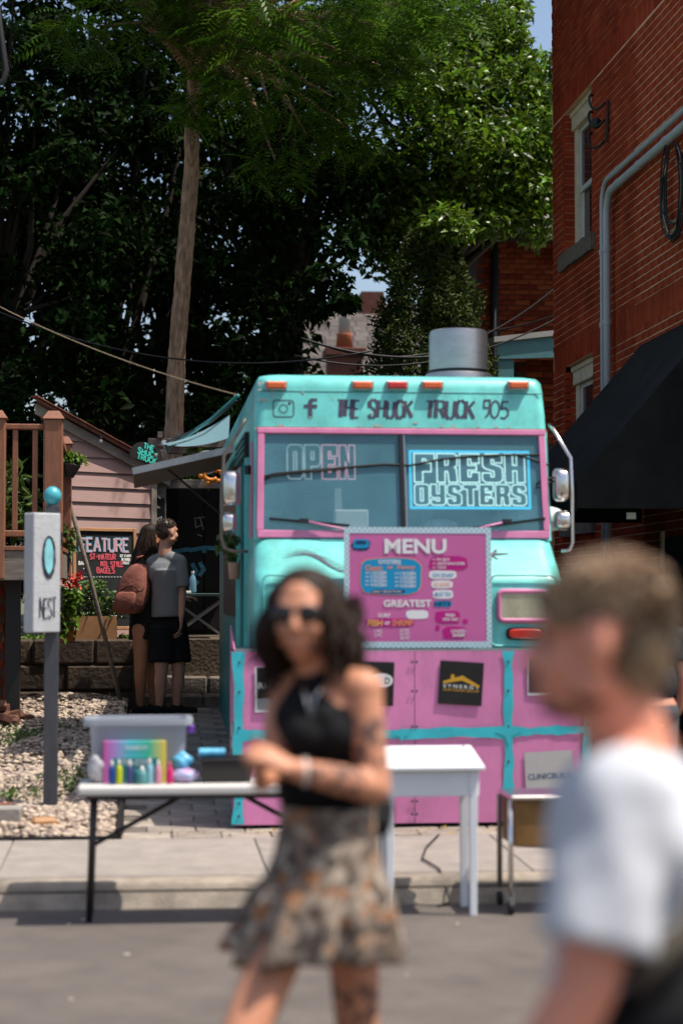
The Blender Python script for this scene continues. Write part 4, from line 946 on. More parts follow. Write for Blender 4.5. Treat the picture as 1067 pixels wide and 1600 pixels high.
# wipers
for (ba, bb_, aa, ab) in (((420, 812), (545, 823), (474, 816), (556, 834)), ((850, 812), (735, 827), (790, 817), (722, 834))):
    wp = [q(*WPX(*p), .03) for p in (ba, bb_)]; arm = [q(*WPX(*p), .042) for p in (aa, ab)]
    w_ = MB().bar(wp[0], wp[1], .012, .018).build('wiper', 'blacktrim', tr); MB().tube([arm[0], arm[0].lerp(arm[1], .5) + wn_ * .012, arm[1]], .008, 6).build('wiper_arm', 'pinktrim', w_, smooth=True)
    MB().obox(arm[0], wf[1], wf[2], wn_, .03, .014, .012).build('wiper_clip', 'blacktrim', w_)
# marker lamps
for px, m_ in ((431, 'amber'), (566, 'amber'), (620, 'redlens'), (675, 'amber'), (809, 'amber')):
    c = P(px, 602, 12.44)
    b0 = MB().obox(c, (1, 0, 0), (0, 1, 0), (0, 0, 1), .073, .014, .030).build('lamp_base', 'alu', tr, bevel=.006)
    MB().hexa([(c.x - .062, c.y - .045, c.z - .020), (c.x + .062, c.y - .045, c.z - .020), (c.x + .066, c.y - .012, c.z - .024), (c.x - .066, c.y - .012, c.z - .024), (c.x - .056, c.y - .042, c.z + .018), (c.x + .056, c.y - .042, c.z + .018), (c.x + .066, c.y - .012, c.z + .024), (c.x - .066, c.y - .012, c.z + .024)]).build('marker_lamp', m_, b0, bevel=.006)
# painted name on the brow and the two round-cornered emblems
bd = Vector((0, 12.44 - 12.40, 2.97 - 2.70)).normalized(); bf = frame((CX_, 12.40, 2.70), (1, 0, 0), bd, .0016)
bq = lambda px, py: (P(px, py, 12.41).x - CX_, (P(px, py, 12.41).z - 2.70) / bd.z)
brush = 'brush'
for (t, xa, xb, dy) in (('THE', 526, 560, 0), ('SHUCK', 575, 643, -2), ('TRUCK', 664, 740, -3), ('905', 752, 793, -2)):
    x0_, yv = bq(xa, 651); x1_, _ = bq(xb, 651)
    mb = MB(); handwrite(mb, t, bf, x0_, yv + dy * .002, .115, .020 if t != '905' else .012, gap=.010, slant=.13, jit=.05, width=(x1_ - x0_), taper=brush if t != '905' else None); mb.build('name_lettering', 'ink', roof)
rr = random.Random(21); sc2 = MB()
for k in range(46):
    if k < 18: x_, v_ = -.93 + abs(rr.gauss(0, .07)), .24 + rr.uniform(-.06, .06)
    elif k < 36: x_, v_ = rr.uniform(-.92, .92), rr.uniform(.006, .022)
    else: x_, v_ = rr.uniform(-.9, .9), rr.uniform(.03, .27)
    s0 = rr.uniform(.003, .010); poly_on(sc2, frame(bf[0], bf[1], bf[2], -.0004 + .00004 * k), blob(x_, v_, s0 * rr.uniform(1, 2.2), s0, 9, .35, 2, k), .0004)
tag(sc2.build('paint_chips', mat('bareprimer', (.36, .36, .32), .8, var=.3, scale=40), roof), kind='stuff')
mb = MB(); c0, c1 = bq(427, 651), bq(459, 625)
rect = seam(c0[0], c1[0], c0[1], c1[1], 0, .018); ribbon(mb, [(p[0], p[2]) for p in rect[:-1]], .007, bf, closed=True)
mx, my = (c0[0] + c1[0]) / 2, (c0[1] + c1[1]) / 2; ribbon(mb, [(mx + .027 * math.cos(a), my + .027 * math.sin(a)) for a in np.linspace(0, 2 * math.pi, 20)][:-1], .006, bf, closed=True)
poly_on(mb, bf, [(mx + .04 + .011 * math.cos(a), my + .036 + .009 * math.sin(a)) for a in np.linspace(0, 2 * math.pi, 12)[:-1]], .001)
mb.build('camera_emblem', 'ink', roof)
mb = MB(); c0, c1 = bq(475, 652), bq(496, 622); w, h = c1[0] - c0[0], c1[1] - c0[1]
poly_on(mb, bf, [(c0[0] + w * a, c0[1] + h * b) for a, b in ((.3, 0), (.62, 0), (.62, .5), (.98, .5), (1, .68), (.62, .68), (.62, .78), (.7, .86), (1, .86), (1, 1), (.55, 1), (.36, .9), (.3, .75), (.3, .68), (0, .68), (0, .5), (.3, .5))], .001)
mb.build('letter_emblem', 'ink', roof)
# script on the sloped hood, mostly hidden by the menu
hd = Vector((0, 12.265 - 12.05, 1.965 - 1.76)).normalized(); hf = frame((CX_, 12.05, 1.76), (1, 0, 0), hd, .003)
mb = MB()
for pl in ([(.50, .21), (.585, .12)], [(.585, .21), (.52, .13)], [(.56, .17), (.66, .175)], [(.50, .12), (.53, .10), (.545, .13)]): ribbon(mb, pl, .016, hf, taper=lambda t: 1.3 - .9 * t)
mb.build('hood_script', 'ink', hood)
mb = MB(); rr = random.Random(6)
for k in range(7):
    a0 = -.80 + .03 * k; ribbon(mb, [(a0 + .30 * t, .13 + .05 * math.sin(2.6 * t + k * .5) + .010 * k * math.cos(t * 5) - .03 * t) for t in np.linspace(0, 1, 12)], .006, hf, taper=lambda t: .3 + math.sin(t * 3.1))
mb.build('hood_sketch', 'ink', hood)
# headlamps and indicators (right pair shows, left pair behind the woman)
for s_ in (-1, 1):
    hx = CX_ + s_ * .715; a_, b2_ = (hx - .155, hx + .155)
    bz = MB(); bz.tube(seam(a_, b2_, 1.455, 1.638, 11.977, .03), .018, 8, cap=False); ho = bz.build('headlamp_bezel', 'pinktrim', tr, smooth=True)
    MB().box(a_ + .004, b2_ - .004, 11.966, 11.985, 1.459, 1.634).build('headlamp', 'lampglass', ho, bevel=.008)
    MB().prism(blob(hx + .01, 1.372, .105, .030, 22, 0, 4), (0, 11.984, 0), (1, 0, 0), (0, 0, 1), .03).build('indicator', 'redlens', tr, bevel=.006)
    MB().prism(blob(hx + .01, 1.372, .120, .040, 22, 0, 4), (0, 11.984, 0), (1, 0, 0), (0, 0, 1), .010).build('indicator_base', 'blacktrim', tr)
# pink sheet box over the bumper
YB = 11.84; HWB = 1.115
MB().box(CX_ - HWB + .012, CX_ + HWB - .012, YB + .006, 12.6, .21, 1.262).build('bumper_box', 'blacktrim', tr)
MB().hexa([(CX_ - HWB, YB + .01, 1.264), (CX_ + HWB, YB + .01, 1.264), (CX_ + HWB, 12.3, 1.264), (CX_ - HWB, 12.3, 1.264), (CX_ - HWB, YB + .01, 1.275), (CX_ + HWB, YB + .01, 1.275), (CX_ + HWB, 12.3, 1.285), (CX_ - HWB, 12.3, 1.285)]).build('bumper_top', 'alu', tr)
rr = random.Random(11)
for (x0_, x1_) in ((-HWB, 0.0), (0.004, HWB)):
    # slightly dented sheets
    n1, n2 = 12, 10; V_ = []; F_ = []
    for j in range(n2 + 1):
        for i in range(n1 + 1):
            u, v = i / n1, j / n2; bul = .003 * math.sin(u * 9 + v * 4) * math.sin(v * 7 + 1) + .0015 * math.sin(u * 21 + 1) * math.sin(v * 15)
            e = min(u, 1 - u, v, 1 - v) * 6
            V_.append((CX_ + x0_ + (x1_ - x0_) * u, YB - .003 + bul * min(1, e), .205 + (1.268 - .205) * v))
    F_ = [(j * (n1 + 1) + i, j * (n1 + 1) + i + 1, (j + 1) * (n1 + 1) + i + 1, (j + 1) * (n1 + 1) + i) for j in range(n2) for i in range(n1)]
    MB().add(V_, F_).build('front_sheet', 'pink', tr, smooth=True, fixn=False)
for s_ in (-1, 1):
    xa, xb = sorted((CX_ + s_ * HWB, CX_ + s_ * (HWB - .006)))
    MB().hexa([(xa, YB, .21), (xb, YB, .21), (xb - 0, 12.45, .33), (xa, 12.45, .33), (xa, YB, 1.266), (xb, YB, 1.266), (xb, 12.45, 1.42), (xa, 12.45, 1.42)]).build('end_sheet', 'pink', tr)
def wavy(mb, a, b, w, fr, seed, n=26):
    rr = random.Random(seed); a, b = Vector(a), Vector(b); d = (b - a); sd = Vector((-d.y, d.x)).normalized()
    L_ = []; R_ = []
    for k in range(n + 1):
        p = a + d * k / n; t = k / n; ph = seed * 1.7
        e = .012 * max(0, 1 - 9 * min(t, 1 - t))
        L_.append(p + sd * (w / 2 + e + .004 * math.sin(t * 11 + ph) + .003 * math.sin(t * 29 + ph * 2))); R_.append(p - sd * (w / 2 + e + .004 * math.sin(t * 13 + ph * 3) + .003 * math.sin(t * 31 + ph)))
    o, ux, uy, nn = fr; _lift[0] += 1; h = .0003 * (_lift[0] % 5)
    for k in range(n): mb.add([o + ux * p.x + uy * p.y + nn * h for p in (R_[k], R_[k + 1], L_[k + 1], L_[k])], [(0, 1, 2, 3)])
pf = frame((CX_, YB - .009, 0), (1, 0, 0), (0, 0, 1))
for i, (a, b, w) in enumerate((((-.545, .21), (-.545, 1.266), .055), ((.59, .40), (.59, 1.266), .055), ((-HWB + .025, .21), (-HWB + .025, 1.266), .06), ((-HWB + .05, .755), (-.57, .745), .06), ((-.515, .75), (.56, .765), .062), ((.62, .765), (HWB, .775), .05), ((HWB - .025, .21), (HWB - .025, 1.266), .06))):
    mb = MB(); wavy(mb, a, b, w, pf, i); mb.build('painted_stripe', 'tealline', tr, fixn=False)
# splayed corners where the stripes meet
for cx, cz, q_ in ((.59, .765, .09), (-.545, .75, .09), (-.08, .752, .05)):
    mb = MB(); poly_on(mb, frame((CX_, YB - .0115, 0), (1, 0, 0), (0, 0, 1)), [(cx + q_ * math.cos(a) * (.42 if k % 2 else .95) * (1 if abs(math.cos(a)) > .1 else .4), cz + q_ * math.sin(a) * (.42 if k % 2 else .95)) for k, a in enumerate(np.linspace(0, 2 * math.pi, 9)[:-1])], .001); mb.build('stripe_crossing', 'tealline', tr)
rv = MB()
for xx in (-HWB + .03, -.545, .59, HWB - .03, -.014, .014):
    for zz in (.26, .34, .58, .80, 1.02, 1.2): rv.lathe([(.008, 0), (.006, .005)], (CX_ + xx, YB - .0095, zz), 8, (0, -1, 0))
tag(rv.build('screw_heads', 'cabdark', tr), kind='stuff')
# mirrors
def mirror(s_, pts, heads):
    o = MB().tube(pts, .011, 8).build('mirror_arm', 'brownmetal' if s_ < 0 else 'chrome', tr, smooth=True)
    for (c, hw, hh) in heads:
        q_ = MB(); q_.loft([[c + Vector((x * k_, d_, z * k_)) for (x, z) in blob(0, 0, hw, hh, 28, 0, 4.5)] for (k_, d_) in ((.35, -.045), (.70, -.036), (.90, -.018), (1, .01), (1, .035))]); q_.build('mirror_shell', 'chrome', o, auto=60)
        MB().tube([c + Vector((x, .03, z)) for (x, _, z) in seam(-hw * .95, hw * .95, -hh * .95, hh * .95, 0, hw * .5)], .007, 6, cap=False).build('mirror_rim', 'chrome', o, smooth=True)
ml = lambda px, py, y=12.5: P(px, py, y)
mirror(-1, [ml(384, 655), ml(379, 664), ml(350, 712), ml(347, 770), ml(346, 840), ml(351, 856), ml(362, 861), ml(388, 862)], [(ml(361, 763), .056, .118), (ml(358, 817), .048, .068)])
mirror(1, [ml(858, 664, 12.45), ml(864, 670, 12.4), ml(892, 716, 12.3), ml(894, 770, 12.3), ml(895, 848, 12.3), ml(890, 860, 12.3), ml(877, 861, 12.3)], [(ml(878, 757, 12.33), .052, .108), (ml(880, 813, 12.33), .055, .060)])
# side of the truck: serving hatch, louvre, service opening
XS = CX_ - .97
MB().box(XS - .012, XS + .01, 14.3, 17.0, 1.45, 2.62).build('serving_opening', 'blacktrim', tr)
MB().box(XS - .03, XS + .002, 12.95, 14.1, 2.55, 2.72).build('louvre', 'blacktrim', tr)
for k in range(4): MB().box(XS - .045, XS - .031, 12.95, 14.1, 2.56 + k * .04, 2.578 + k * .04).build('louvre_slat', 'tealdark', tr)
for (y_, m_) in ((12.86, 'teal'), (13.0, 'tealline'), (13.35, 'tealdark'), (14.15, 'teal')): MB().box(XS - .03, XS - .001, y_, y_ + .05, .5, 2.54).build('side_rib', m_, tr)
MB().box(XS - .035, XS - .002, 13.5, 14.05, 2.28, 2.52).build('white_box', 'whitewash', tr)
ha, hb_ = P(365, 706, 14.4), P(207, 741, 14.4)
hx = (hb_ - ha); hx.y = 0
MB().hexa([ha, hb_, hb_ + Vector((0, 1.9, 0)), ha + Vector((0, 1.9, 0)), ha + Vector((0, 0, .045)), hb_ + Vector((0, 0, .045)), hb_ + Vector((0, 1.9, .045)), ha + Vector((0, 1.9, .045))]).build('serving_hatch', 'brownmetal', tr, bevel=.006)
MB().bar(hb_ + Vector((0, -.012, .022)), ha + Vector((0, -.012, .022)), .02, .05).build('hatch_edge', 'alu', tr)
MB().tube([hb_.lerp(ha, .35) + Vector((0, .3, 0)), (XS - .01, 14.75, 2.15)], .010, 6).build('hatch_strut', 'blacktrim', tr)
# exhaust stack
c = P(716, 590, 13.7); st = MB().lathe([(.245, 3.04), (.245, 3.20), (.235, 3.215), (.20, 3.225)], (c.x, 13.7, 0), 32).build('exhaust_base', 'stackmetal', tr, auto=40)
MB().lathe([(.212, 3.226), (.212, 3.50), (.205, 3.525), (.195, 3.53), (.0, 3.53)], (c.x, 13.7, 0), 32).build('exhaust_cowl', 'stackmetal', st, auto=40)
MB().lathe([(.216, 3.222), (.216, 3.240)], (c.x, 13.7, 0), 32).build('exhaust_band', 'blacktrim', st)
for (x, y) in ((CX_ - .8, 13.4), (CX_ + .8, 13.4), (CX_ - .8, 17.0), (CX_ + .8, 17.0)):
    w_ = MB().lathe([(.36, -.12), (.40, -.10), (.40, .10), (.36, .12)], (x, y, .40 + zd(y)), 24, (1, 0, 0)).build('wheel', 'blackrubber', tr, auto=40)
    MB().lathe([(.2, -.125), (.2, .125)], (x, y, .40 + zd(y)), 16, (1, 0, 0)).build('rim', 'alu', w_)
# turquoise shade cloth and its dark pole above the hatch
sc_ = thing('shade_cloth', P(300, 690, 15.5), 'light blue shade cloth stretched out from the truck roof', 'shade cloth')
A_, B_, C_ = P(359, 648, 14.0), P(249, 694, 15.6), P(357, 684, 16.2)
n = 10; V_ = []; idx = {}
for i in range(n + 1):
    for j in range(n + 1 - i):
        u, v = i / n, j / n; w = 1 - u - v; idx[i, j] = len(V_); V_.append(A_ * w + B_ * u + C_ * v + Vector((0, 0, -.16 * (u * w + v * u + .4 * v * w))))
F_ = []
for i in range(n):
    for j in range(n - i):
        F_.append((idx[i, j], idx[i + 1, j], idx[i, j + 1]))
        if j < n - i - 1: F_.append((idx[i + 1, j], idx[i + 1, j + 1], idx[i, j + 1]))
MB().add(V_, F_).build('cloth', mat('paleblue', (.40, .66, .74), .8, var=.06, transl=.3), sc_, smooth=True)
MB().tube([P(372, 618, 13.9), P(330, 655, 14.8), P(258, 704, 15.8)], .014, 6).build('pole', 'tealdark', sc_, smooth=True)
MB().tube([P(368, 628, 13.95), P(325, 662, 14.9), P(253, 694, 15.7)], .008, 6).build('hem_rope', 'blackiron', sc_, smooth=True)
MB().tube([P(256, 690, 15.6), P(262, 706, 15.7)], .02, 8).build('clamp', 'alu', sc_)
# ---------------------------------------------------------------- menu board hung on the hood
mo = P(653, 918, 11.93); a_, b2_ = P(541, 1009, 11.93), P(765, 828, 11.93)
mw, mh = (b2_.x - a_.x), (b2_.z - a_.z)
mn = thing('menu_board', (mo.x, 11.93, a_.z), 'pink menu board with checkered border hanging on the truck front', 'menu board')
tilt = Vector((0, .03, 1)).normalized(); MF = frame((a_.x, 11.945, a_.z), (1, 0, 0), tilt)
def mfr(l): return frame((a_.x, 11.945, a_.z), (1, 0, 0), tilt, .012 + l)
MB().prism([(0, 0), (mw, 0), (mw, mh), (0, mh)], MF[0], MF[1], MF[2], .012).build('panel', mat('menupink', (.50, .115, .31), .5, var=.05, scale=3), mn)
def checker(name):
    m = mat(name, (.6, .68, .7), .6); nt = m.node_tree; N = nt.nodes; L = nt.links; tc = N.new('ShaderNodeTexCoord'); ck = N.new('ShaderNodeTexChecker')
    mp = N.new('ShaderNodeMapping'); mp.inputs['Rotation'].default_value = (R(90), 0, 0); mp.inputs['Location'].default_value = (.003, .5, .003)
    ck.inputs['Scale'].default_value = 62; ck.inputs['Color1'].default_value = (.55, .66, .70, 1); ck.inputs['Color2'].default_value = (.27, .46, .54, 1)
    L.new(tc.outputs['Object'], mp.inputs['Vector']); L.new(mp.outputs[0], ck.inputs['Vector']); L.new(ck.outputs['Color'], N['Principled BSDF'].inputs['Base Color']); return m
ckm = checker('check'); bwid = .035
for (x0_, x1_, y0_, y1_) in ((-.012, mw + .012, mh - bwid + .012, mh + .016), (-.012, mw + .012, -.016, bwid - .012), (-.012, bwid - .014, bwid - .0115, mh - bwid + .0115), (mw - bwid + .014, mw + .012, bwid - .0115, mh - bwid + .0115)):
    mb = MB(); mb.prism([(x0_, y0_), (x1_, y0_), (x1_, y1_), (x0_, y1_)], mfr(-.002)[0], MF[1], MF[2], .004); mb.build('border', ckm, mn)
U = lambda x, y: ((x - 10) / 1050 * mw, mh - (y - 20) / 865 * mh)      # from the enlarged view of the board
def mtext(txt, x0_, y0_, x1_, y1_, m_, bold=.0, nm='menu_text', l=.004, slant=0):
    p, q_ = U(x0_, y1_), U(x1_, y0_); mb = MB(); typeset(mb, txt, mfr(l), p[0], p[1], q_[0] - p[0], q_[1] - p[1], bold, slant); return mb.build(nm, m_, mn, fixn=False)
def mblob(x0_, y0_, x1_, y1_, m_, nm='printed_patch', wob=.04, p=4, l=.001, seed=1):
    c0, c1 = U(x0_, y1_), U(x1_, y0_); mb = MB(); poly_on(mb, mfr(l), blob((c0[0] + c1[0]) / 2, (c0[1] + c1[1]) / 2, (c1[0] - c0[0]) / 2, (c1[1] - c0[1]) / 2, 28, wob, p, seed)); return mb.build(nm, m_, mn)
mat('printwhite', (.68, .68, .70), .5); mat('printblue', (.0, .24, .46), .5); mat('printmag', (.42, .0, .18), .5); mat('printorange', (.70, .24, .10), .5); mat('printyellow', (.70, .42, .05), .5); mat('printnavy', (.0, .03, .10), .5)
mtext('MENU', 290, 88, 745, 200, 'printwhite', .035)
mblob(108, 228, 566, 512, 'printorange', wob=.02); mblob(114, 234, 560, 506, 'printblue', wob=.02, l=.0018)
mtext('OYSTERS', 245, 246, 410, 278, 'printwhite', .02); mtext('Classic', 148, 286, 275, 326, 'printorange', .02); mtext('or', 310, 292, 352, 316, 'printorange', .02); mtext('Fancy', 384, 284, 515, 326, 'printorange', .02)
for k in range(4):
    mtext('%d DOZEN' % (k + 1), 188, 332 + k * 30, 303, 356 + k * 30, 'printwhite', .02); mtext('$%d' % (20 + 18 * k), 150, 336 + k * 30, 178, 353 + k * 30, 'printwhite', .0)
    mtext('%d DOZEN' % (k + 1), 404, 336 + k * 31, 517, 360 + k * 31, 'printwhite', .02); mtext('$%d' % (24 + 20 * k), 366, 340 + k * 31, 396, 357 + k * 31, 'printwhite', .0)
mblob(190, 468, 440, 498, 'printnavy', l=.0026); mtext('DAILY SELECTION', 200, 474, 410, 492, 'printwhite', .0)
mblob(618, 218, 902, 322, 'printmag', wob=.05, seed=4)
for k, t in enumerate(('PO BOY', 'ANTI-SHUCKER', 'TACO')): mtext(t, 676, 232 + k * 30, (770, 880, 740)[k], 254 + k * 30, 'printwhite', .02); mtext('$%d' % (12 + k), 642, 236 + k * 30, 666, 252 + k * 30, 'printwhite', 0)
mblob(615, 326, 815, 392, 'printwhite', seed=5); mblob(632, 400, 788, 460, 'printwhite', seed=6); mblob(642, 470, 792, 538, 'printwhite', seed=7)
mtext('OH SNAP', 640, 345, 795, 375, 'printblue', .01); mtext('SO GOOD', 650, 415, 770, 445, 'printorange', .01); mtext('MUST TRY', 658, 488, 778, 520, 'printblue', .01)
mtext('GREATEST', 282, 545, 632, 598, 'printwhite', .03); mblob(648, 552, 782, 598, 'printblue', wob=.03); mtext('HITS', 655, 556, 774, 592, 'printnavy', .03)
mtext('SURF', 242, 646, 330, 676, 'printwhite', .02); mblob(150, 685, 505, 748, 'printmag', wob=.05, seed=8); mtext('FISH', 165, 694, 270, 742, 'printyellow', .02, slant=.1); mtext('or', 290, 706, 330, 732, 'printwhite', .02); mtext('SHRIMP', 342, 692, 495, 740, 'printorange', .02, slant=.1)
for k in range(2): mtext('%d PC' % (k + 1), 215, 766 + k * 30, 270, 790 + k * 30, 'printwhite', .01)
for k in range(3): mtext('%d PC' % (10 + 5 * k), 400, 760 + k * 29, 470, 784 + k * 29, 'printwhite', .01)
mblob(446, 622, 608, 688, 'printwhite', seed=9); mblob(660, 628, 840, 722, 'printmag', wob=.07, seed=10); mtext('FRIES', 735, 648, 805, 672, 'printwhite', .02); mtext('WITH THAT', 710, 680, 830, 704, 'printwhite', .02)
mblob(715, 745, 885, 838, 'printmag', wob=.07, seed=11); mtext('LOADED', 775, 766, 882, 792, 'printwhite', .02); mtext('SHRIMP', 785, 798, 878, 824, 'printwhite', .02)
mblob(660, 735, 692, 775, 'printmag', seed=12); mblob(860, 690, 898, 724, 'printmag', seed=13)
# little printed truck, top left of the menu
mblob(52, 98, 188, 178, 'printnavy', wob=.10, p=3, seed=14); mblob(62, 92, 178, 160, 'printblue', wob=.06, p=4, l=.002, seed=15); mblob(80, 104, 160, 130, 'printnavy', wob=.02, l=.003, seed=16)
# ---------------------------------------------------------------- sponsor posters on the pink sheets
def poster(name, px0, py0, px1, py1, m_, label, rot=0.0):
    a, b = P(px0, py1, YB - .010), P(px1, py0, YB - .010); w, h = b.x - a.x, b.z - a.z
    c = (a + b) / 2; ux = Vector((math.cos(rot), 0, math.sin(rot))); uy = Vector((-math.sin(rot), 0, math.cos(rot)))
    o = thing(name, (c.x, YB - .010, c.z), label, 'poster', 'sponsor posters on the pink bumper')
    org = Vector((c.x, YB - .010, c.z)) - ux * w / 2 - uy * h / 2
    MB().prism([(0, 0), (w, 0), (w, h), (0, h)], org, ux, uy, .002).build('sheet', m_, o)
    return o, frame(org, ux, uy, .0035), w, h
mat('posterblack', (.010, .009, .009), .28, var=.4, scale=5, spec=.5); mat('postergrey', (.20, .23, .26), .4); mat('postergold', (.55, .30, .02), .5); mat('posterpale', (.44, .43, .42), .6, var=.05); mat('posterblue', (.06, .12, .19), .6)
o, fr, w, h = poster('poster', 398, 1042, 476, 1113, 'printwhite', 'black and grey poster with white serif lettering at bumper corner', .01)
mb = MB(); poly_on(mb, frame(fr[0], fr[1], fr[2], -.0012), [(.012, .014), (w - .012, .014), (w - .012, h * .30), (.012, h * .30)]); mb.build('grey_band', 'postergrey', o)
mb = MB(); poly_on(mb, frame(fr[0], fr[1], fr[2], -.0012), [(.012, h * .301), (w - .012, h * .301), (w - .012, h - .004), (.012, h - .004)]); mb.build('black_field', 'posterblack', o)
mb = MB(); typeset(mb, 'Ridgewood', fr, .02, h * .46, w * .92, h * .20, .01); mb.build('lettering', 'printwhite', o, fixn=False)
o, fr, w, h = poster('poster', 545, 1034, 615, 1103, 'posterblack', 'black poster with white oval emblem partly behind the woman', -.03)
mb = MB(); poly_on(mb, frame(fr[0], fr[1], fr[2], -.0012), blob(w * .72, h * .58, w * .26, h * .16, 24, 0, 2.2)); mb.build('oval', 'printwhite', o)
mb = MB(); typeset(mb, 'D', fr, w * .80, h * .50, w * .11, h * .15, .02); mb.build('lettering', 'posterblack', o, fixn=False)
o, fr, w, h = poster('poster', 686, 1034, 754, 1102, 'posterblack', 'black poster with gold roof outline above white capitals', -.065)
mb = MB(); ribbon(mb, [(w * .09, h * .50), (w * .52, h * .62), (w * .92, h * .44)], .020, fr, taper=lambda t: .45 + 1.0 * math.sin(math.pi * (.1 + .8 * t))); poly_on(mb, fr, [(w * .26, h * .56), (w * .34, h * .58), (w * .34, h * .69), (w * .26, h * .69)], .001); mb.build('roof_emblem', 'postergold', o)
mb = MB(); typeset(mb, 'S Y N E R G Y', fr, w * .10, h * .38, w * .82, h * .085, .02); mb.build('lettering', 'printwhite', o, fixn=False)
mb = MB(); typeset(mb, 'MORTGAGE GROUP', fr, w * .10, h * .31, w * .82, h * .05, .01); mb.build('small_lettering', 'postergold', o, fixn=False)
o, fr, w, h = poster('poster', 824, 1030, 892, 1087, 'printwhite', 'dark poster with pale edge beside the foreground man', .0)
mb = MB(); poly_on(mb, frame(fr[0], fr[1], fr[2], -.0012), [(.006, .015), (w - .006, .015), (w - .006, h), (.006, h)]); mb.build('dark_field', mat('maroon', (.05, .02, .025), .4), o)
o, fr, w, h = poster('poster', 821, 1174, 895, 1254, 'posterpale', 'pale grey poster with blue capitals low on the bumper', .05)
mb = MB(); typeset(mb, 'CLINICBUILD', fr, w * .05, h * .46, w * .92, h * .115, .02); mb.build('lettering', 'posterblue', o, fixn=False)
# small label on the box's end sheet
o = thing('poster', (CX_ - HWB - .005, 12.1, .8), 'narrow pale label on the end of the pink bumper box', 'poster', 'sponsor posters on the pink bumper')
MB().box(CX_ - HWB - .008, CX_ - HWB - .003, 11.90, 12.15, .52, .82).build('sheet', 'posterpale', o)
mb = MB(); fr = frame((CX_ - HWB - .0095, 12.14, .52), (0, -1, 0), (0, 0, 1)); ribbon(mb, [(.06, .12), (.18, .12)], .04, fr); ribbon(mb, [(.04, .2), (.2, .2)], .012, fr); mb.build('print', 'ink', o)
# ---------------------------------------------------------------- trees and plants
mat('bark', (.14, .078, .044), .95, col2=(.52, .33, .21), scale=9, stretch=(2.6, 2.6, .55), bump=1.0, bscale=16)
mat('darkbark', (.022, .015, .011), .95, var=.3, scale=8)
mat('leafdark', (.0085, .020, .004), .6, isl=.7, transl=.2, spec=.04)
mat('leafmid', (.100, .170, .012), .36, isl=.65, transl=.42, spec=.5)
mat('leaflocust', (.080, .155, .012), .45, isl=.55, transl=.45, spec=.3)
mat('leafcedar', (.045, .066, .010), .7, isl=.6, transl=.12, spec=.2)
mat('leafbright', (.12, .21, .025), .5, isl=.4, transl=.35)
mat('leafplant', (.085, .15, .03), .5, isl=.45, transl=.3)

def rand_dirs(n):
    v = RNG.normal(size=(n, 3)); return v / np.linalg.norm(v, axis=1)[:, None]
def leaves(pos, size, up=.5, droop=0.0, asp=.5, fold=.18, jit=.6):
    """pointed folded leaves: 6 vertices, 4 triangles each"""
    n = len(pos); d = rand_dirs(n); d[:, 2] = d[:, 2] * .6 - droop; d /= np.linalg.norm(d, axis=1)[:, None]
    nn = rand_dirs(n) * jit; nn[:, 2] += up; nn -= d * (nn * d).sum(1)[:, None]; nn /= np.linalg.norm(nn, axis=1)[:, None] + 1e-6
    s = np.cross(d, nn); L_ = size[:, None]
    b = pos; m1 = pos + d * L_ * .42 + s * L_ * asp * .5 + nn * L_ * fold; m2 = pos + d * L_ * .42 - s * L_ * asp * .5 + nn * L_ * fold
    mc = pos + d * L_ * .45; t = pos + d * L_ - nn * L_ * .12
    V = np.stack([b, m1, mc, m2, t], 1).reshape(-1, 3); k = (np.arange(n) * 5)[:, None]
    F_ = np.concatenate([k + np.array([[0, 2, 1]]), k + np.array([[2, 4, 1]]), k + np.array([[0, 3, 2]]), k + np.array([[2, 3, 4]])])
    return V, F_
def fronds(pos, length, nl=9, droop=.5):
    """pinnate fronds: paired leaflets along a drooping stalk"""
    n = len(pos); d = rand_dirs(n); d[:, 2] = d[:, 2] * .35 - .15; d /= np.linalg.norm(d, axis=1)[:, None]
    nn = np.tile(np.array([0, 0, 1.0]), (n, 1)) + rand_dirs(n) * .45; nn -= d * (nn * d).sum(1)[:, None]; nn /= np.linalg.norm(nn, axis=1)[:, None]
    s = np.cross(d, nn); Vs = []; 
    for k in range(nl):
        t = (k + .6) / nl; base = pos + d * (length * t)[:, None] - nn * (droop * length * t * t)[:, None]
        ll = (length * .34 * (1 - .55 * abs(t - .45) * 2))[:, None]
        for sg in (-1, 1):
            dd = s * sg * .92 + d * .38 - nn * .22; w = d * .5 + nn * .05
            Vs.append(np.stack([base, base + dd * ll * .5 + w * ll * .26, base + dd * ll, base + dd * ll * .5 - w * ll * .26], 1))
    V = np.stack(Vs, 1).reshape(-1, 3); F_ = np.arange(len(V)).reshape(-1, 4)
    return V, F_
def clump_points(clumps, per, spread):
    c = np.asarray(clumps)[:, :3]; r = np.asarray(clumps)[:, 3]
    i = RNG.integers(0, len(c), per); rad = RNG.uniform(0, 1, per) ** .45
    return c[i] + rand_dirs(per) * (rad * r[i] * spread)[:, None] * np.array([1, 1, .75])
def crown_clumps(c, rad, n, r0, shell=.55, seed=0, flat_bottom=-1.0):
    g = np.random.default_rng(seed); out = []
    while len(out) < n:
        d = g.normal(size=3); d /= np.linalg.norm(d); q = (shell + (1 - shell) * g.uniform()) if g.uniform() < .75 else g.uniform()
        if d[2] * q < flat_bottom: continue
        p = np.array(c) + d * q * np.array(rad); out.append((*p, r0 * g.uniform(.6, 1.35)))
    return out
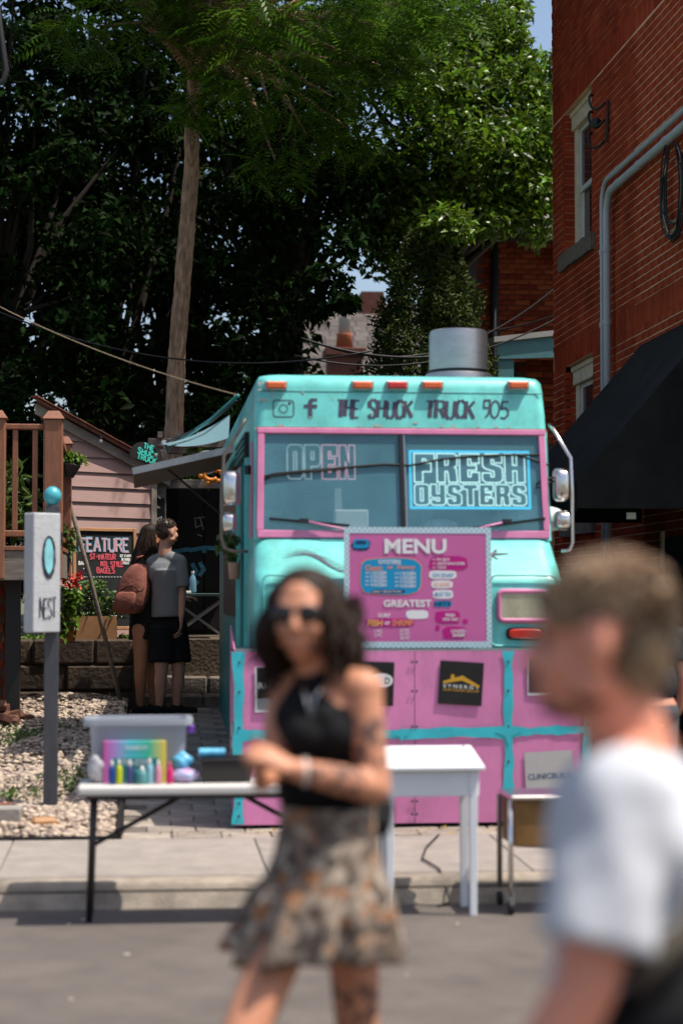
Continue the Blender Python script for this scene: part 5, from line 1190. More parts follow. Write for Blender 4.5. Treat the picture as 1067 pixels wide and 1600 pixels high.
def limbs(parent, base, clumps, r, m, k=22, seed=0, nm='limb'):
    g = random.Random(seed); base = Vector(base); mb = MB()
    for c in g.sample(clumps, min(k, len(clumps))):
        e = Vector(c[:3]); mid = base.lerp(e, .5) + Vector((g.uniform(-.3, .3), g.uniform(-.3, .3), g.uniform(.1, .6)))
        mb.tube([base, base.lerp(mid, .5) + Vector((0, 0, .1)), mid, mid.lerp(e, .6), e], [r, r * .7, r * .45, r * .25, r * .1], 6, cap=False)
    mb.build('limbs', m, parent, smooth=True)
def trunk(parent, pts, rad, m, n=16):
    mb = MB(); P_ = []; R_ = []
    for i in range(len(pts) - 1):
        for k in range(14):
            t = k / 14; P_.append(Vector(pts[i]).lerp(Vector(pts[i + 1]), t)); R_.append((rad[i] + (rad[i + 1] - rad[i]) * t) * random.uniform(.96, 1.04))
    P_.append(Vector(pts[-1])); R_.append(rad[-1])
    mb.tube(P_, R_, n, cap=False); q = []
    for i, v in enumerate(mb.v):
        j, k = divmod(i, n); a = 2 * math.pi * k / n; h = P_[j].z
        d = .050 * math.sin(a * 9 + 2.2 * math.sin(h * 5) + h * 3) + .035 * math.sin(a * 15 - h * 11) + .03 * math.sin(h * 26 + a * 4)
        q.append(tuple(P_[j] + (Vector(v) - P_[j]) * (1 + d)))
    mb.v = q; return mb.build('trunk', m, parent, smooth=True)

def clip_keep(pos, keep):
    return pos[keep(pos)]
# locust in front, with the tall bare trunk
tb = P(268, 700, 22.0)
lt = thing('locust_tree', (tb.x, 22.0, 1.19), 'tall tree with a long bare trunk and feathery leaves behind the shed', 'tree')
tp = [(tb.x - .02, 22.0, 1.1), P(271, 690, 22), P(276, 560, 22), P(287, 420, 22), P(299, 270, 22), P(300, 200, 22), P(306, 60, 22), P(314, -150, 22)]
trunk(lt, tp, [.13, .105, .096, .092, .086, .08, .07, .05], 'bark', 40)
kn = P(299, 240, 21.86); MB().ell(kn, ((.06, 0, 0), (0, .05, 0), (0, 0, .12)), 12, 8).build('burl', 'bark', lt, smooth=True)
cl = crown_clumps((1.6, 20.9, 9.4), (3.1, 2.2, 2.5), 62, .62, .6, 21)
cl += [(*P(px, py, y), r) for (px, py, y, r) in ((300, 70, 21.2, .5), (360, 110, 20.8, .55), (420, 160, 20.6, .55), (330, 30, 21, .6), (470, 80, 20.5, .6), (420, 30, 20.5, .6), (540, 60, 20.8, .6), (520, 150, 20.6, .5), (590, 110, 20.8, .55), (600, 40, 20.8, .6), (640, 120, 21, .5), (300, 175, 21.3, .3), (430, 250, 21, .45), (380, 40, 20.6, .5), (150, 40, 21.3, .5), (110, 60, 21.3, .35), (480, 210, 21, .45), (560, 210, 21.2, .4), (250, 20, 21.5, .5))]
limbs(lt, P(302, 110, 22), cl, .09, 'bark', 46, 3)
V, F_ = fronds(clump_points(cl, 3900, 1.0), RNG.uniform(.26, .46, 3900), 9, .45)
np_mesh('crown', V, F_, 'leaflocust', lt)
# broad leaved trees behind
def broad(name, base, c, rad, n, r0, per, sz, m_, label, seed, extra=(), up=.5, droop=.25, kt=30, bark='darkbark'):
    t = thing(name, base, label, 'tree'); k = crown_clumps(c, rad, n, r0, .5, seed) + list(extra)
    top = Vector((c[0], c[1], c[2] - rad[2] * .4)); trunk(t, [base, Vector(base).lerp(top, .5) + Vector((.1, 0, 0)), top], [.24, .2, .13], bark, 12)
    limbs(t, Vector(base).lerp(top, .7), k, .10, bark, kt, seed)
    V, F_ = leaves(clump_points(k, per, 1.0), RNG.uniform(sz * .55, sz * 1.45, per), up, droop); np_mesh('crown', V, F_, m_, t)
    return t
ex = [(*P(px, py, y), r) for (px, py, y, r) in ((515, 435, 23.5, .3), (495, 478, 23.5, .2), (540, 470, 23.3, .15), (450, 470, 24, .5), (430, 540, 24.2, .5), (540, 380, 24, .45), (400, 420, 24.5, .6), (395, 560, 24.5, .5), (440, 610, 24.5, .4))]
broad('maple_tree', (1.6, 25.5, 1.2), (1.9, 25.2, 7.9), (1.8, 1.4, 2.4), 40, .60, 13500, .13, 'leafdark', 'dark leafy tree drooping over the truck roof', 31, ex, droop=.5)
ex = [(*P(px, py, y), r) for (px, py, y, r) in ((800, 320, 24.6, .35), (830, 350, 24.4, .4), (770, 345, 24.4, .35), (845, 300, 24.4, .4), (740, 300, 24.6, .5), (700, 320, 24.8, .5), (655, 330, 24.8, .5), (840, 200, 24.6, .5), (855, 240, 24.6, .4), (790, 240, 24.4, .6), (720, 220, 24.4, .6), (650, 240, 24.6, .6), (600, 280, 25, .6), (590, 340, 25, .55), (610, 400, 25.4, .5), (700, 352, 23.3, .35), (680, 130, 24.6, .6), (780, 130, 25, .55), (840, 110, 25.2, .4), (720, 60, 25, .6), (660, 20, 25, .6), (850, 160, 25, .35), (790, 60, 25.4, .35), (800, 15, 25.5, .25))]
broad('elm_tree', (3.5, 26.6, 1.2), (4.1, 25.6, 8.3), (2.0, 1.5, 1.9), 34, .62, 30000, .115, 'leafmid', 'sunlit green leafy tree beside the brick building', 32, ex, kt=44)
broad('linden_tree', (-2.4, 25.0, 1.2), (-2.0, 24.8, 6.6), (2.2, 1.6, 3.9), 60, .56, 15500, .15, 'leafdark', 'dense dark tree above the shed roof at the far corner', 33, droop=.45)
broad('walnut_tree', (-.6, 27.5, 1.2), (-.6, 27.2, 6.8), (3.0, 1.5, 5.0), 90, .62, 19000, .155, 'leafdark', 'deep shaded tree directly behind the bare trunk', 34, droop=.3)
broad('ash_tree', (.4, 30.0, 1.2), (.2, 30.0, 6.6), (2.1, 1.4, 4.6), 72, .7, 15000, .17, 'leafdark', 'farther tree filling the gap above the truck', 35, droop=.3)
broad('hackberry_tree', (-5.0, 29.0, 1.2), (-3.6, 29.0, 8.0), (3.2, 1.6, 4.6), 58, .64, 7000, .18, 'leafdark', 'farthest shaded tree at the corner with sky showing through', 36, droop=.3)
# low shrubs closing the view behind the shed and pergola
for k, (x, y, z, r, lab) in enumerate(((-.9, 23.3, 2.3, 1.0, 'low dark shrub mass behind the shed roof'), (.9, 23.6, 2.5, 1.0, 'low dark shrub behind the pergola beams'), (2.3, 24.2, 2.0, 1.0, 'low dark shrub hidden behind the truck'), (-1.75, 22.6, 2.7, 1.2, 'low dark shrub behind the deck railing'))):
    t = thing('shrub', (x, y, 1.2), lab, 'shrub', 'shrubs at the back of the terrace'); cl = crown_clumps((x, y, z + .3), (r, .6, 1.4), 26, .42, .5, 50 + k)
    MB().tube([(x, y, 1.2), (x + .1, y, 2.4)], [.06, .03], 6).build('stem', 'darkbark', t)
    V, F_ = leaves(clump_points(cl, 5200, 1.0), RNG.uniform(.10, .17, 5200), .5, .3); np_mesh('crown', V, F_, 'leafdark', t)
# cedar
cb_ = P(672, 900, 23.6); ct = thing('cedar_tree', (cb_.x + .05, 23.6, 1.2), 'dense columnar cedar standing between the tree and brick house', 'tree')
MB().tube([(cb_.x, 23.6, 1.1), (cb_.x, 23.6, 5.8)], [.14, .03], 8).build('trunk', 'darkbark', ct)
n = 30000; h = RNG.uniform(0, 1, n) ** .9; ang = RNG.uniform(0, 2 * np.pi, n); lob = 1 + .13 * np.sin(ang * 5 + h * 9) + .10 * np.sin(ang * 9 - h * 21) + .08 * np.sin(h * 40 + ang * 3)
rad = .80 * np.clip((1.05 - h) * 2.2, 0, 1) ** .55 * lob * RNG.uniform(.72, 1.0, n)
pos = np.stack([cb_.x + rad * np.cos(ang), 23.6 + rad * np.sin(ang), 1.6 + h * 4.55], -1)
V, F_ = leaves(pos, RNG.uniform(.05, .11, n), .2, -.4, asp=.35, jit=1.0); np_mesh('crown', V, F_, 'leafcedar', ct)
# ---------------------------------------------------------------- small plants
def plant(name, base, label, cat, clumps, per, sz, m_, pot=None, droop=.1, up=.6, asp=.5):
    t = thing(name, base, label, cat)
    V, F_ = leaves(clump_points(clumps, per, 1.0), RNG.uniform(sz * .7, sz * 1.3, per), up, droop, asp); np_mesh('foliage', V, F_, m_, t)
    mb = MB()
    for c in clumps[:12]: mb.tube([base, Vector(base).lerp(Vector(c[:3]), .6) + Vector((0, 0, .03)), c[:3]], [.008, .006, .003], 5, cap=False)
    mb.build('stems', 'leafplant', t)
    if pot: pot(t)
    return t
def pc(lst, Y, r): return [(*P(a, b, Y), r) for a, b in lst]
# bush in a wooden planter in front of the chalkboard
b0 = P(140, 1000, 18.55); b0.z = 1.19
def pl(t):
    for (x0, x1, y0, y1) in ((-.26, .26, -.14, -.115), (-.26, .26, .115, .14), (-.26, -.235, -.114, .114), (.235, .26, -.114, .114)): MB().box(b0.x + x0, b0.x + x1, b0.y - .12 + y0, b0.y - .12 + y1, 1.19, 1.42).build('side_board', 'pinewood', t)
    MB().box(b0.x - .234, b0.x + .234, b0.y - .233, b0.y - .007, 1.2, 1.38).build('soil', 'soil', t)
plant('planter_bush', (b0.x, b0.y - .12, 1.38), 'leafy green bush in a wooden planter before the chalkboard', 'plant', pc([(120, 940), (135, 925), (150, 945), (165, 935), (180, 950), (195, 945), (110, 955), (205, 955), (150, 915), (170, 960), (128, 965), (190, 930), (112, 925)], 18.4, .11), 620, .07, 'leafplant', pl)
b1_ = P(105, 1000, 18.0); b1_.z = 1.19
gr_ = plant('geranium', (b1_.x, b1_.y, 1.22), 'potted geranium with red flower heads beside the sign post', 'plant', pc([(100, 940), (108, 950), (98, 965), (106, 970), (112, 935), (98, 985), (104, 925)], 17.9, .10), 320, .085, 'leafbright',
  lambda t: MB().lathe([(.07, 1.19), (.10, 1.36), (.105, 1.36), (.105, 1.39)], (b1_.x, b1_.y, 0), 16).build('pot', 'terracotta', t, smooth=True))
mat('petalred', (.62, .05, .045), .6, isl=.3)
for k, (px, py, r) in enumerate(((103, 897, .05), (112, 905, .05), (98, 905, .04), (120, 912, .045), (108, 915, .04), (124, 902, .03), (94, 893, .03))):
    c = P(px, py, 17.85); V, F_ = leaves(np.array(c)[None] + RNG.normal(size=(26, 3)) * r * .5, RNG.uniform(.03, .045, 26), .5, 0, .8); np_mesh('flower_head', V, F_, 'petalred', gr_)
h0_ = P(107, 742, 17.2); 
plant('hanging_planter', h0_, 'yellow green plant in a tilted dark pot on the deck corner', 'plant', pc([(104, 713), (112, 710), (120, 716), (126, 719), (108, 718)], 17.2, .055), 190, .055, 'leafbright',
  lambda t: MB().lathe([(.045, 0), (.085, .11), (.09, .115)], h0_ + Vector((-.0, 0, -.02)), 14, (.2, 0, 1)).build('pot', 'charcoalpaint', t, smooth=True))
h1_ = P(100, 890, 17.3)
plant('wall_planter', h1_, 'leafy plant in a grey blue pot behind the sign post', 'plant', pc([(98, 835), (104, 850), (96, 828), (106, 840), (100, 862)], 17.3, .07), 180, .08, 'leafplant',
  lambda t: MB().lathe([(.05, -.02), (.07, .13), (.075, .135)], h1_, 14).build('pot', mat('potblue', (.10, .15, .17), .6), t, smooth=True))
h2_ = P(366, 905, 13.2)
plant('truck_plant', h2_, 'small trailing plant in a pale pot on the truck side', 'plant', pc([(355, 845), (362, 850), (350, 855), (368, 842), (360, 862), (366, 870), (352, 838)], 13.2, .06), 170, .05, 'leafplant',
  lambda t: MB().lathe([(.035, 0), (.045, .11), (.05, .115)], h2_, 14).build('pot', mat('potpale', (.45, .30, .24), .7), t, smooth=True), droop=.5)
v0 = P(320, 705, 20.2)
plant('fern_vine', (v0.x, v0.y, v0.z - .3), 'bright fern fronds growing over the pergola beam', 'plant', pc([(305, 703), (318, 700), (330, 698), (342, 704), (350, 700), (300, 745), (325, 750), (345, 690), (352, 712)], 20.2, .11), 330, .09, 'leafbright', droop=.3, asp=.3)
c0_ = P(20, 780, 17.5)
plant('deck_palm', (c0_.x, c0_.y, 2.02), 'spiky leafy plant seen through the deck railing', 'plant', pc([(18, 770), (25, 800), (10, 790), (30, 820), (22, 745), (48, 790)], 17.3, .16), 210, .2, 'leafplant', asp=.12, up=.2)
# weeds in the gravel and along the terrace edge
pts = []
for (px, py, y, s, n) in ((15, 1170, 15.2, .16, 90), (30, 1150, 15.6, .16, 80), (10, 1145, 15.8, .14, 60), (105, 1205, 13.6, .10, 60), (115, 1210, 13.4, .08, 40), (10, 1225, 12.9, .08, 50), (95, 1130, 16.2, .08, 30), (60, 1225, 13.1, .1, 40)):
    d = ray(px, py); gy = y; x = d.x * gy / d.y
    g = RNG.normal(size=(n, 2)) * s; pts += [(x + a, gy + b, zg(x + a, gy + b) + .03) for a, b in g]
V, F_ = leaves(np.array(pts), RNG.uniform(.03, .07, len(pts)), .4, -.5, .3); tag(np_mesh('weeds', V, F_, 'leafplant'), kind='stuff', label='small green weeds sprouting through the gravel')
n = 700; pts = np.stack([RNG.uniform(-1.3, -.1, n), RNG.uniform(18.4, 18.75, n), np.full(n, 1.2)], -1)
V, F_ = leaves(pts, RNG.uniform(.03, .08, n), .4, -.5, .25); tag(np_mesh('grass', V, F_, 'leafbright'), kind='stuff', label='short grass along the top of the retaining wall')
# ---------------------------------------------------------------- ropes and wires
def wire(name, a, b, sag, r, m_, label, n=18):
    a, b = Vector(a), Vector(b); pts = [a.lerp(b, k / n) + Vector((0, 0, -4 * sag * (k / n) * (1 - k / n))) for k in range(n + 1)]
    return tag(MB().tube(pts, r, 6).build(name, m_, smooth=True), label, 'wire')
wire('rope', P(-40, 458, 15.5), P(372, 617, 13.0), .07, .003, 'creamwire', 'cream rope running down to the truck roof corner')
wire('overhead_wire', P(-40, 470, 21), P(580, 548, 20), .35, .010, 'blackrubber', 'thin dark wire crossing in front of the bare trunk')
wire('overhead_wire', P(480, 530, 22), P(900, 420, 22.5), .55, .012, 'blackrubber', 'dark wire rising past the cedar to the brick house')
wire('overhead_wire', P(470, 528, 22), P(700, 555, 22), .10, .016, 'blackrubber', 'thick dark cable across the grey roof')
wire('overhead_wire', P(460, 555, 22), P(900, 480, 22.5), .35, .011, 'blackrubber', 'dark wire just above the truck roof')
wire('overhead_wire', P(740, 520, 23), P(900, 480, 22.5), .05, .010, 'blackrubber', 'dark wire in front of the brick house gutter')
# ---------------------------------------------------------------- tables and the things on them
mat('plasticwhite', (.55, .53, .50), .5, var=.05); mat('whitepaint', (.72, .74, .76), .45, var=.04, scale=4); mat('legblack', (.018, .014, .014), .4)
ft = thing('folding_table', (.33, 9.7, 0), 'white plastic folding table with dark legs standing at the kerb', 'table')
TZ = .68; tx0, tx1, ty0, ty1 = P(122, 1235, 9.55).x, 1.0, 9.45, 9.88
MB().box(tx0, tx1, ty0, ty1, TZ - .045, TZ).build('table_top', 'plasticwhite', ft, bevel=.012, seg=2)
MB().box(tx0 + .04, tx1 - .04, ty0 + .03, ty1 - .03, TZ - .065, TZ - .0455).build('underframe', 'legblack', ft)
for s_, lx in ((1, tx0 + .075), (-1, tx1 - .075)):
    for y, yf in ((ty0 + .06, 9.62), (ty1 - .08, 9.86)): MB().tube([(lx, y, TZ - .06), (lx - s_ * .02, yf, .0)], .016, 8).build('leg', 'legblack', ft, smooth=True)
    MB().tube([(lx - s_ * .01, 9.62, .36), (lx - s_ * .01, 9.84, .36)], .012, 8).build('cross_bar', 'legblack', ft)
    MB().tube([(lx - s_ * .01, 9.75, .36), (lx + s_ * .25, 9.75, .5), (lx + s_ * .47, 9.75, TZ - .06)], .012, 8).build('brace', 'legblack', ft)
# storage tote
a, b_ = P(141, 1222, 9.82), P(291, 1124, 9.82); w = b_.x - a.x
tt = thing('storage_tote', ((a.x + b_.x) / 2, 9.80, TZ), 'clear plastic storage tote on the folding table', 'tote')
mat('cloudplastic', (.50, .53, .58), .35, transl=.55, spec=.5)
mb = MB(); cx = (a.x + b_.x) / 2; H_ = .315
def rr4(hw, hd, z, r=.05, n=5):
    p = []
    for (sx, sy, a0) in ((1, 1, 0), (-1, 1, 1), (-1, -1, 2), (1, -1, 3)):
        for k in range(n): t = math.pi / 2 * (a0 + k / (n - 1)); p.append((cx + sx * (hw - r) + r * math.cos(t), 9.81 + sy * (hd - r) + r * math.sin(t), z))
    return p
mb.loft([rr4(w / 2 - .02, .145, TZ + .002), rr4(w / 2, .165, TZ + H_ - .03), rr4(w / 2 + .03, .185, TZ + H_ - .03), rr4(w / 2 + .03, .185, TZ + H_), rr4(w / 2 + .0, .168, TZ + H_), rr4(w / 2 - .006, .160, TZ + H_ - .03), rr4(w / 2 - .03, .138, TZ + .01)], cap=False)
mb.build('tub', 'cloudplastic', tt, auto=40); MB().loft([rr4(w / 2 - .03, .138, TZ + .004), rr4(w / 2 - .03, .138, TZ + .009)]).build('base', 'cloudplastic', tt)
MB().box(cx + w / 2 + .005, cx + w / 2 + .04, 9.74, 9.86, TZ + .24, TZ + .27).build('handle', mat('violet', (.18, .06, .40), .4), tt)
# rainbow dye kit box
a, b_ = P(161, 1222, 9.64), P(259, 1157, 9.64)
db = thing('dye_kit_box', ((a.x + b_.x) / 2, 9.66, TZ), 'rainbow coloured craft kit box standing before the tote', 'box')
m = mat('rainbow', (.5, .5, .5), .4); N = m.node_tree.nodes; L = m.node_tree.links; tcn = N.new('ShaderNodeTexCoord'); sp_ = N.new('ShaderNodeSeparateXYZ'); rp_ = N.new('ShaderNodeValToRGB')
mr_ = N.new('ShaderNodeMapRange'); mr_.inputs['From Min'].default_value = -.16; mr_.inputs['From Max'].default_value = .16
L.new(tcn.outputs['Object'], sp_.inputs[0]); L.new(sp_.outputs['X'], mr_.inputs['Value']); L.new(mr_.outputs[0], rp_.inputs['Fac']); L.new(rp_.outputs[0], N['Principled BSDF'].inputs['Base Color'])
e = rp_.color_ramp.elements; e[0].color = (.55, .07, .28, 1); e[1].color = (.75, .55, .05, 1)
for p_, c_ in ((.18, (.40, .22, .55, 1)), (.42, (.08, .50, .58, 1)), (.72, (.05, .45, .30, 1))): q_ = e.new(p_); q_.color = c_
MB().box(a.x, b_.x, 9.62, 9.70, TZ, TZ + .21).build('carton', 'rainbow', db, bevel=.003)
MB().box(a.x + .045, b_.x - .035, 9.6165, 9.6195, TZ + .01, TZ + .125).build('window', mat('tealcard', (.02, .20, .22), .4, var=.2, scale=20), db)
fr = frame((a.x, 9.618, TZ), (1, 0, 0), (0, 0, 1), .001); mb = MB(); typeset(mb, 'RAINBOW', fr, .11, .165, .11, .022, .01); typeset(mb, 'TIE-DYE', frame(fr[0], fr[1], fr[2], .004), .09, .09, .14, .028, .01); mb.build('print', 'printwhite', db, fixn=False)
# squeeze bottles
cols = (('blue', (.01, .06, .26)), ('lime', (.50, .55, .02)), ('navy', (.06, .07, .20)), ('teal', (.02, .13, .16)), ('pale teal', (.10, .30, .30)), ('sky blue', (.25, .50, .58)), ('pale pink', (.62, .28, .38)), ('magenta', (.60, .02, .16)))
for (nm, c_), px, hh in zip(cols, (175, 186, 203, 212, 222, 234, 247, 265), (.12, .125, .12, .10, .09, .13, .12, .11)):
    x = P(px, 1222, 9.585).x; o = thing('squeeze_bottle', (x, 9.575, TZ), nm + ' dye squeeze bottle in the row before the kit box', 'bottle', 'dye bottles in a row on the folding table')
    r = .017 if nm != 'pale teal' else .028
    mm = mat('dye_' + nm.replace(' ', '_'), c_, .35, transl=.2)
    MB().lathe([(r * .9, 0), (r, .01), (r, hh * .6), (r * .75, hh * .72), (r * .45, hh * .76)], (x, 9.575, TZ), 14).build('bottle', mm, o, smooth=True)
    MB().lathe([(r * .55, hh * .765), (r * .5, hh * .83), (r * .15, hh)], (x, 9.575, TZ), 10).build('nozzle', 'plasticwhite' if nm not in ('teal', 'magenta') else mm, o, smooth=True)
def lump(name, px, py, y, rx, ry, rz, m_, label, seed, cat='bag'):
    c = P(px, py, y); c.z = TZ + rz * .95; mb = MB(); mb.ell(c, ((rx, 0, 0), (0, ry, 0), (0, 0, rz)), 18, 12); rr = random.Random(seed)
    mb.v = [tuple(c + (Vector(v) - c) * (1 + .16 * math.sin(v[0] * 70 + seed) * math.sin(v[2] * 80 + v[1] * 60) + rr.uniform(-.04, .04))) for v in mb.v]
    return tag(mb.build(name, m_, smooth=True), label, cat)
lump('plastic_bag', 152, 1205, 9.66, .05, .05, .075, mat('clearbag', (.62, .62, .64), .3, transl=.4), 'crumpled white plastic bag beside the rainbow box', 1)
lump('blue_bundle', 284, 1195, 9.68, .055, .05, .05, mat('bluefoil', (.10, .38, .58), .35, var=.4, scale=30), 'round blue wrapped bundle behind the pink packets', 2, 'bundle').location.z += .05
mat('packet', (.55, .20, .36), .4, var=.6, scale=25, col2=(.25, .45, .65))
lump('packet_pile', 288, 1212, 9.64, .075, .06, .035, 'packet', 'heap of pink and blue dye packets on the folding table', 3, 'packets')
a, b_ = P(313, 1217, 9.62), P(395, 1180, 9.62)
bt = thing('black_tray', ((a.x + b_.x) / 2, 9.7, TZ), 'black plastic tray on the folding table near the woman', 'tray'); cx = (a.x + b_.x) / 2; hw = (b_.x - a.x) / 2
def ring_(f, d, z): return [(cx - hw * f, 9.72 - d, z), (cx + hw * f, 9.72 - d, z), (cx + hw * f, 9.72 + d, z), (cx - hw * f, 9.72 + d, z)]
MB().loft([ring_(.88, .10, TZ + .002), ring_(1, .12, TZ + .11), ring_(1.04, .13, TZ + .11), ring_(1.04, .13, TZ + .12), ring_(.97, .115, TZ + .12), ring_(.85, .095, TZ + .012)]).build('tray_body', mat('trayblack', (.012, .012, .013), .3), bt, bevel=.008)
c = P(331, 1177, 9.66); tag(MB().tube([c + Vector((-.065, 0, .0)), c + Vector((.065, .01, .0))], .024, 14).build('foil_roll', 'bluefoil', auto=40), 'shiny blue rolled packet lying on the black tray', 'packet')
# white desk with a sloping top
wt = thing('white_desk', (1.45, 9.8, 0), 'small white painted desk with slightly sloping top at the kerb', 'desk')
xa, xb = P(596, 1200, 9.6).x, P(757, 1200, 9.6).x; z0, z1 = .742, .815; ya, yb_ = 9.58, 10.0
MB().hexa([(xa, ya, z0 - .012), (xb, ya, z0 - .012), (xb, yb_, z1 - .012), (xa, yb_, z1 - .012), (xa, ya, z0 + .012), (xb, ya, z0 + .012), (xb, yb_, z1 + .012), (xa, yb_, z1 + .012)]).build('table_top', 'whitepaint', wt, bevel=.006)
MB().box(xa + .025, xb - .025, ya + .035, ya + .055, .60, z0 - .012).build('apron', 'whitepaint', wt, bevel=.003)
MB().box(xa + .025, xb - .025, yb_ - .07, yb_ - .05, .62, .79).build('apron', 'whitepaint', wt, bevel=.003)
for x in (xa + .03, xb - .05): MB().hexa([(x - .01, ya + .06, .60), (x + .01, ya + .06, .60), (x + .01, yb_ - .075, .60), (x - .01, yb_ - .075, .60), (x - .01, ya + .06, z0 - .008), (x + .01, ya + .06, z0 - .008), (x + .01, yb_ - .075, .785), (x - .01, yb_ - .075, .785)]).build('apron', 'whitepaint', wt)
for x in (xa + .045, xb - .055):
    for y, zt2 in ((ya + .05, .735), (yb_ - .09, .79)): MB().hexa([(x - .017, y - .017, 0), (x + .017, y - .017, 0), (x + .017, y + .017, 0), (x - .017, y + .017, 0), (x - .022, y - .022, zt2), (x + .022, y - .022, zt2), (x + .022, y + .022, zt2), (x - .022, y + .022, zt2)]).build('leg', 'whitepaint', wt, bevel=.003)
MB().ball((xb - .05, ya + .36, z1 + .008), .008, 8, 6).build('screw', 'alu', wt)
# metal cart
xa = P(793, 1300, 9.66).x; ct_ = thing('metal_cart', (xa + .25, 9.85, 0), 'brown steel cart on casters partly behind the foreground man', 'cart')
mat('brownpanel', (.22, .115, .035), .4, metal=.3, var=.3, scale=5)
MB().box(xa + .03, xa + .55, 9.62, 10.0 - .03, .34, .575).build('bin', 'brownpanel', ct_, bevel=.006)
MB().box(xa + .01, xa + .57, 9.60, 9.99, .576, .60).build('top_tray', 'chrome', ct_, bevel=.006)
for x in (xa + .012, xa + .56):
    for y in (9.64, 9.95):
        o = MB().tube([(x, y, .575), (x, y, .09)], .014, 8).build('leg', 'chrome' if y < 9.8 else 'brownmetal', ct_, smooth=True)
        MB().lathe([(.034, -.012), (.036, 0), (.034, .012)], (x, y, .036), 16, (1, 0, 0)).build('caster', 'blackrubber', o, auto=40)
MB().box(xa - .004, xa + .028, 9.635, 9.645, .068, .11).build('caster_fork', 'alu', ct_)
# thin cord running over the pavement
tag(MB().tube([(1.75, 11.5, .175), (1.60, 11.0, .165), (1.52, 10.6, .155), (1.56, 10.24, .15), (1.57, 10.02, .07), (1.57, 9.97, .01), (1.5, 9.9, .008)], .006, 6).build('cord', 'blackrubber', smooth=True), 'thin dark cord running from the truck over the pavement', 'cord')
# fallen leaves in front of the truck
n = 60; pts = np.stack([RNG.uniform(-.1, 2.6, n), RNG.uniform(11.6, 11.83, n), np.full(n, .178)], -1)
V, F_ = leaves(pts, RNG.uniform(.015, .04, n), 1.5, 0, .5); tag(np_mesh('leaf_litter', V, F_, mat('dryleaf', (.35, .22, .05), .8, isl=.4)), kind='stuff', label='dry yellow leaf litter along the truck bumper')
# ---------------------------------------------------------------- people
def remesh(mb, voxel, sm=6, fac=.5):
    me = mb.mesh('tmp'); o = bpy.data.objects.new('tmp', me); COL.objects.link(o)
    r = o.modifiers.new('r', 'REMESH'); r.mode = 'VOXEL'; r.voxel_size = voxel; r.adaptivity = 0
    s = o.modifiers.new('s', 'SMOOTH'); s.factor = fac; s.iterations = sm
    bpy.context.view_layer.update(); dg = bpy.context.evaluated_depsgraph_get()
    out = bpy.data.meshes.new_from_object(o.evaluated_get(dg)); bpy.data.objects.remove(o); bpy.data.meshes.remove(me)
    out.polygons.foreach_set('use_smooth', [True] * len(out.polygons)); return out
def skinmesh(mb, name, m_, parent, voxel=.007, sm=6, warp=None):
    me = remesh(mb, voxel, sm); n = len(me.vertices); co = np.empty(n * 3, np.float32); me.vertices.foreach_get('co', co); co = co.reshape(-1, 3)
    if warp is not None: co = warp(co)
    me.vertices.foreach_set('co', (co - np.array(ORG[parent.name], np.float32)).astype(np.float32).ravel()); me.update()
    return link(name, me, m_, parent)
def fabric(name, col, **k): return mat(name, col, k.pop('rough', .85), bump=k.pop('bump', .12), bscale=k.pop('bscale', 160), var=k.pop('var', .08), scale=k.pop('scale', 7), spec=.2, **k)
def skin(name, col, tattoo=None):
    """skin; tattoo = list of (centre, radius): inked patches broken up by noise"""
    m = mat(name, col, .5, var=.08, scale=9, spec=.35); b = m.node_tree.nodes['Principled BSDF']
    b.inputs['Subsurface Weight'].default_value = .12; b.inputs['Subsurface Radius'].default_value = (.02, .008, .004); b.inputs['Subsurface Scale'].default_value = .5
    if tattoo:
        nt = m.node_tree; N = nt.nodes; L = nt.links; tc = N.new('ShaderNodeTexCoord'); acc = None
        for (c, r) in tattoo:
            d = N.new('ShaderNodeVectorMath'); d.operation = 'DISTANCE'; L.new(tc.outputs['Object'], d.inputs[0]); d.inputs[1].default_value = c
            g = N.new('ShaderNodeMapRange'); g.inputs['From Min'].default_value = r * .75; g.inputs['From Max'].default_value = r; g.inputs['To Min'].default_value = 1; g.inputs['To Max'].default_value = 0
            L.new(d.outputs['Value'], g.inputs['Value'])
            if acc is None: acc = g.outputs[0]
            else:
                mx = N.new('ShaderNodeMath'); mx.operation = 'MAXIMUM'; L.new(acc, mx.inputs[0]); L.new(g.outputs[0], mx.inputs[1]); acc = mx.outputs[0]
        nz = N.new('ShaderNodeTexNoise'); nz.inputs['Scale'].default_value = 38; nz.inputs['Detail'].default_value = 3; L.new(tc.outputs['Object'], nz.inputs['Vector'])
        th_ = N.new('ShaderNodeMapRange'); th_.inputs['From Min'].default_value = .46; th_.inputs['From Max'].default_value = .54; L.new(nz.outputs['Fac'], th_.inputs['Value'])
        mu = N.new('ShaderNodeMath'); mu.operation = 'MULTIPLY'; L.new(acc, mu.inputs[0]); L.new(th_.outputs[0], mu.inputs[1])
        m2 = N.new('ShaderNodeMath'); m2.operation = 'MULTIPLY'; L.new(mu.outputs[0], m2.inputs[0]); m2.inputs[1].default_value = .8
        mix = N.new('ShaderNodeMix'); mix.data_type = 'RGBA'; src = b.inputs['Base Color'].links[0].from_socket
        L.new(m2.outputs[0], mix.inputs['Factor']); L.new(src, mix.inputs[6]); mix.inputs[7].default_value = (.035, .032, .036, 1); L.new(mix.outputs[2], b.inputs['Base Color'])
    return m
def basis(fwd, up=(0, 0, 1)):
    f = Vector(fwd).normalized(); u = Vector(up); r = f.cross(u).normalized(); u = r.cross(f).normalized(); return f, r, u
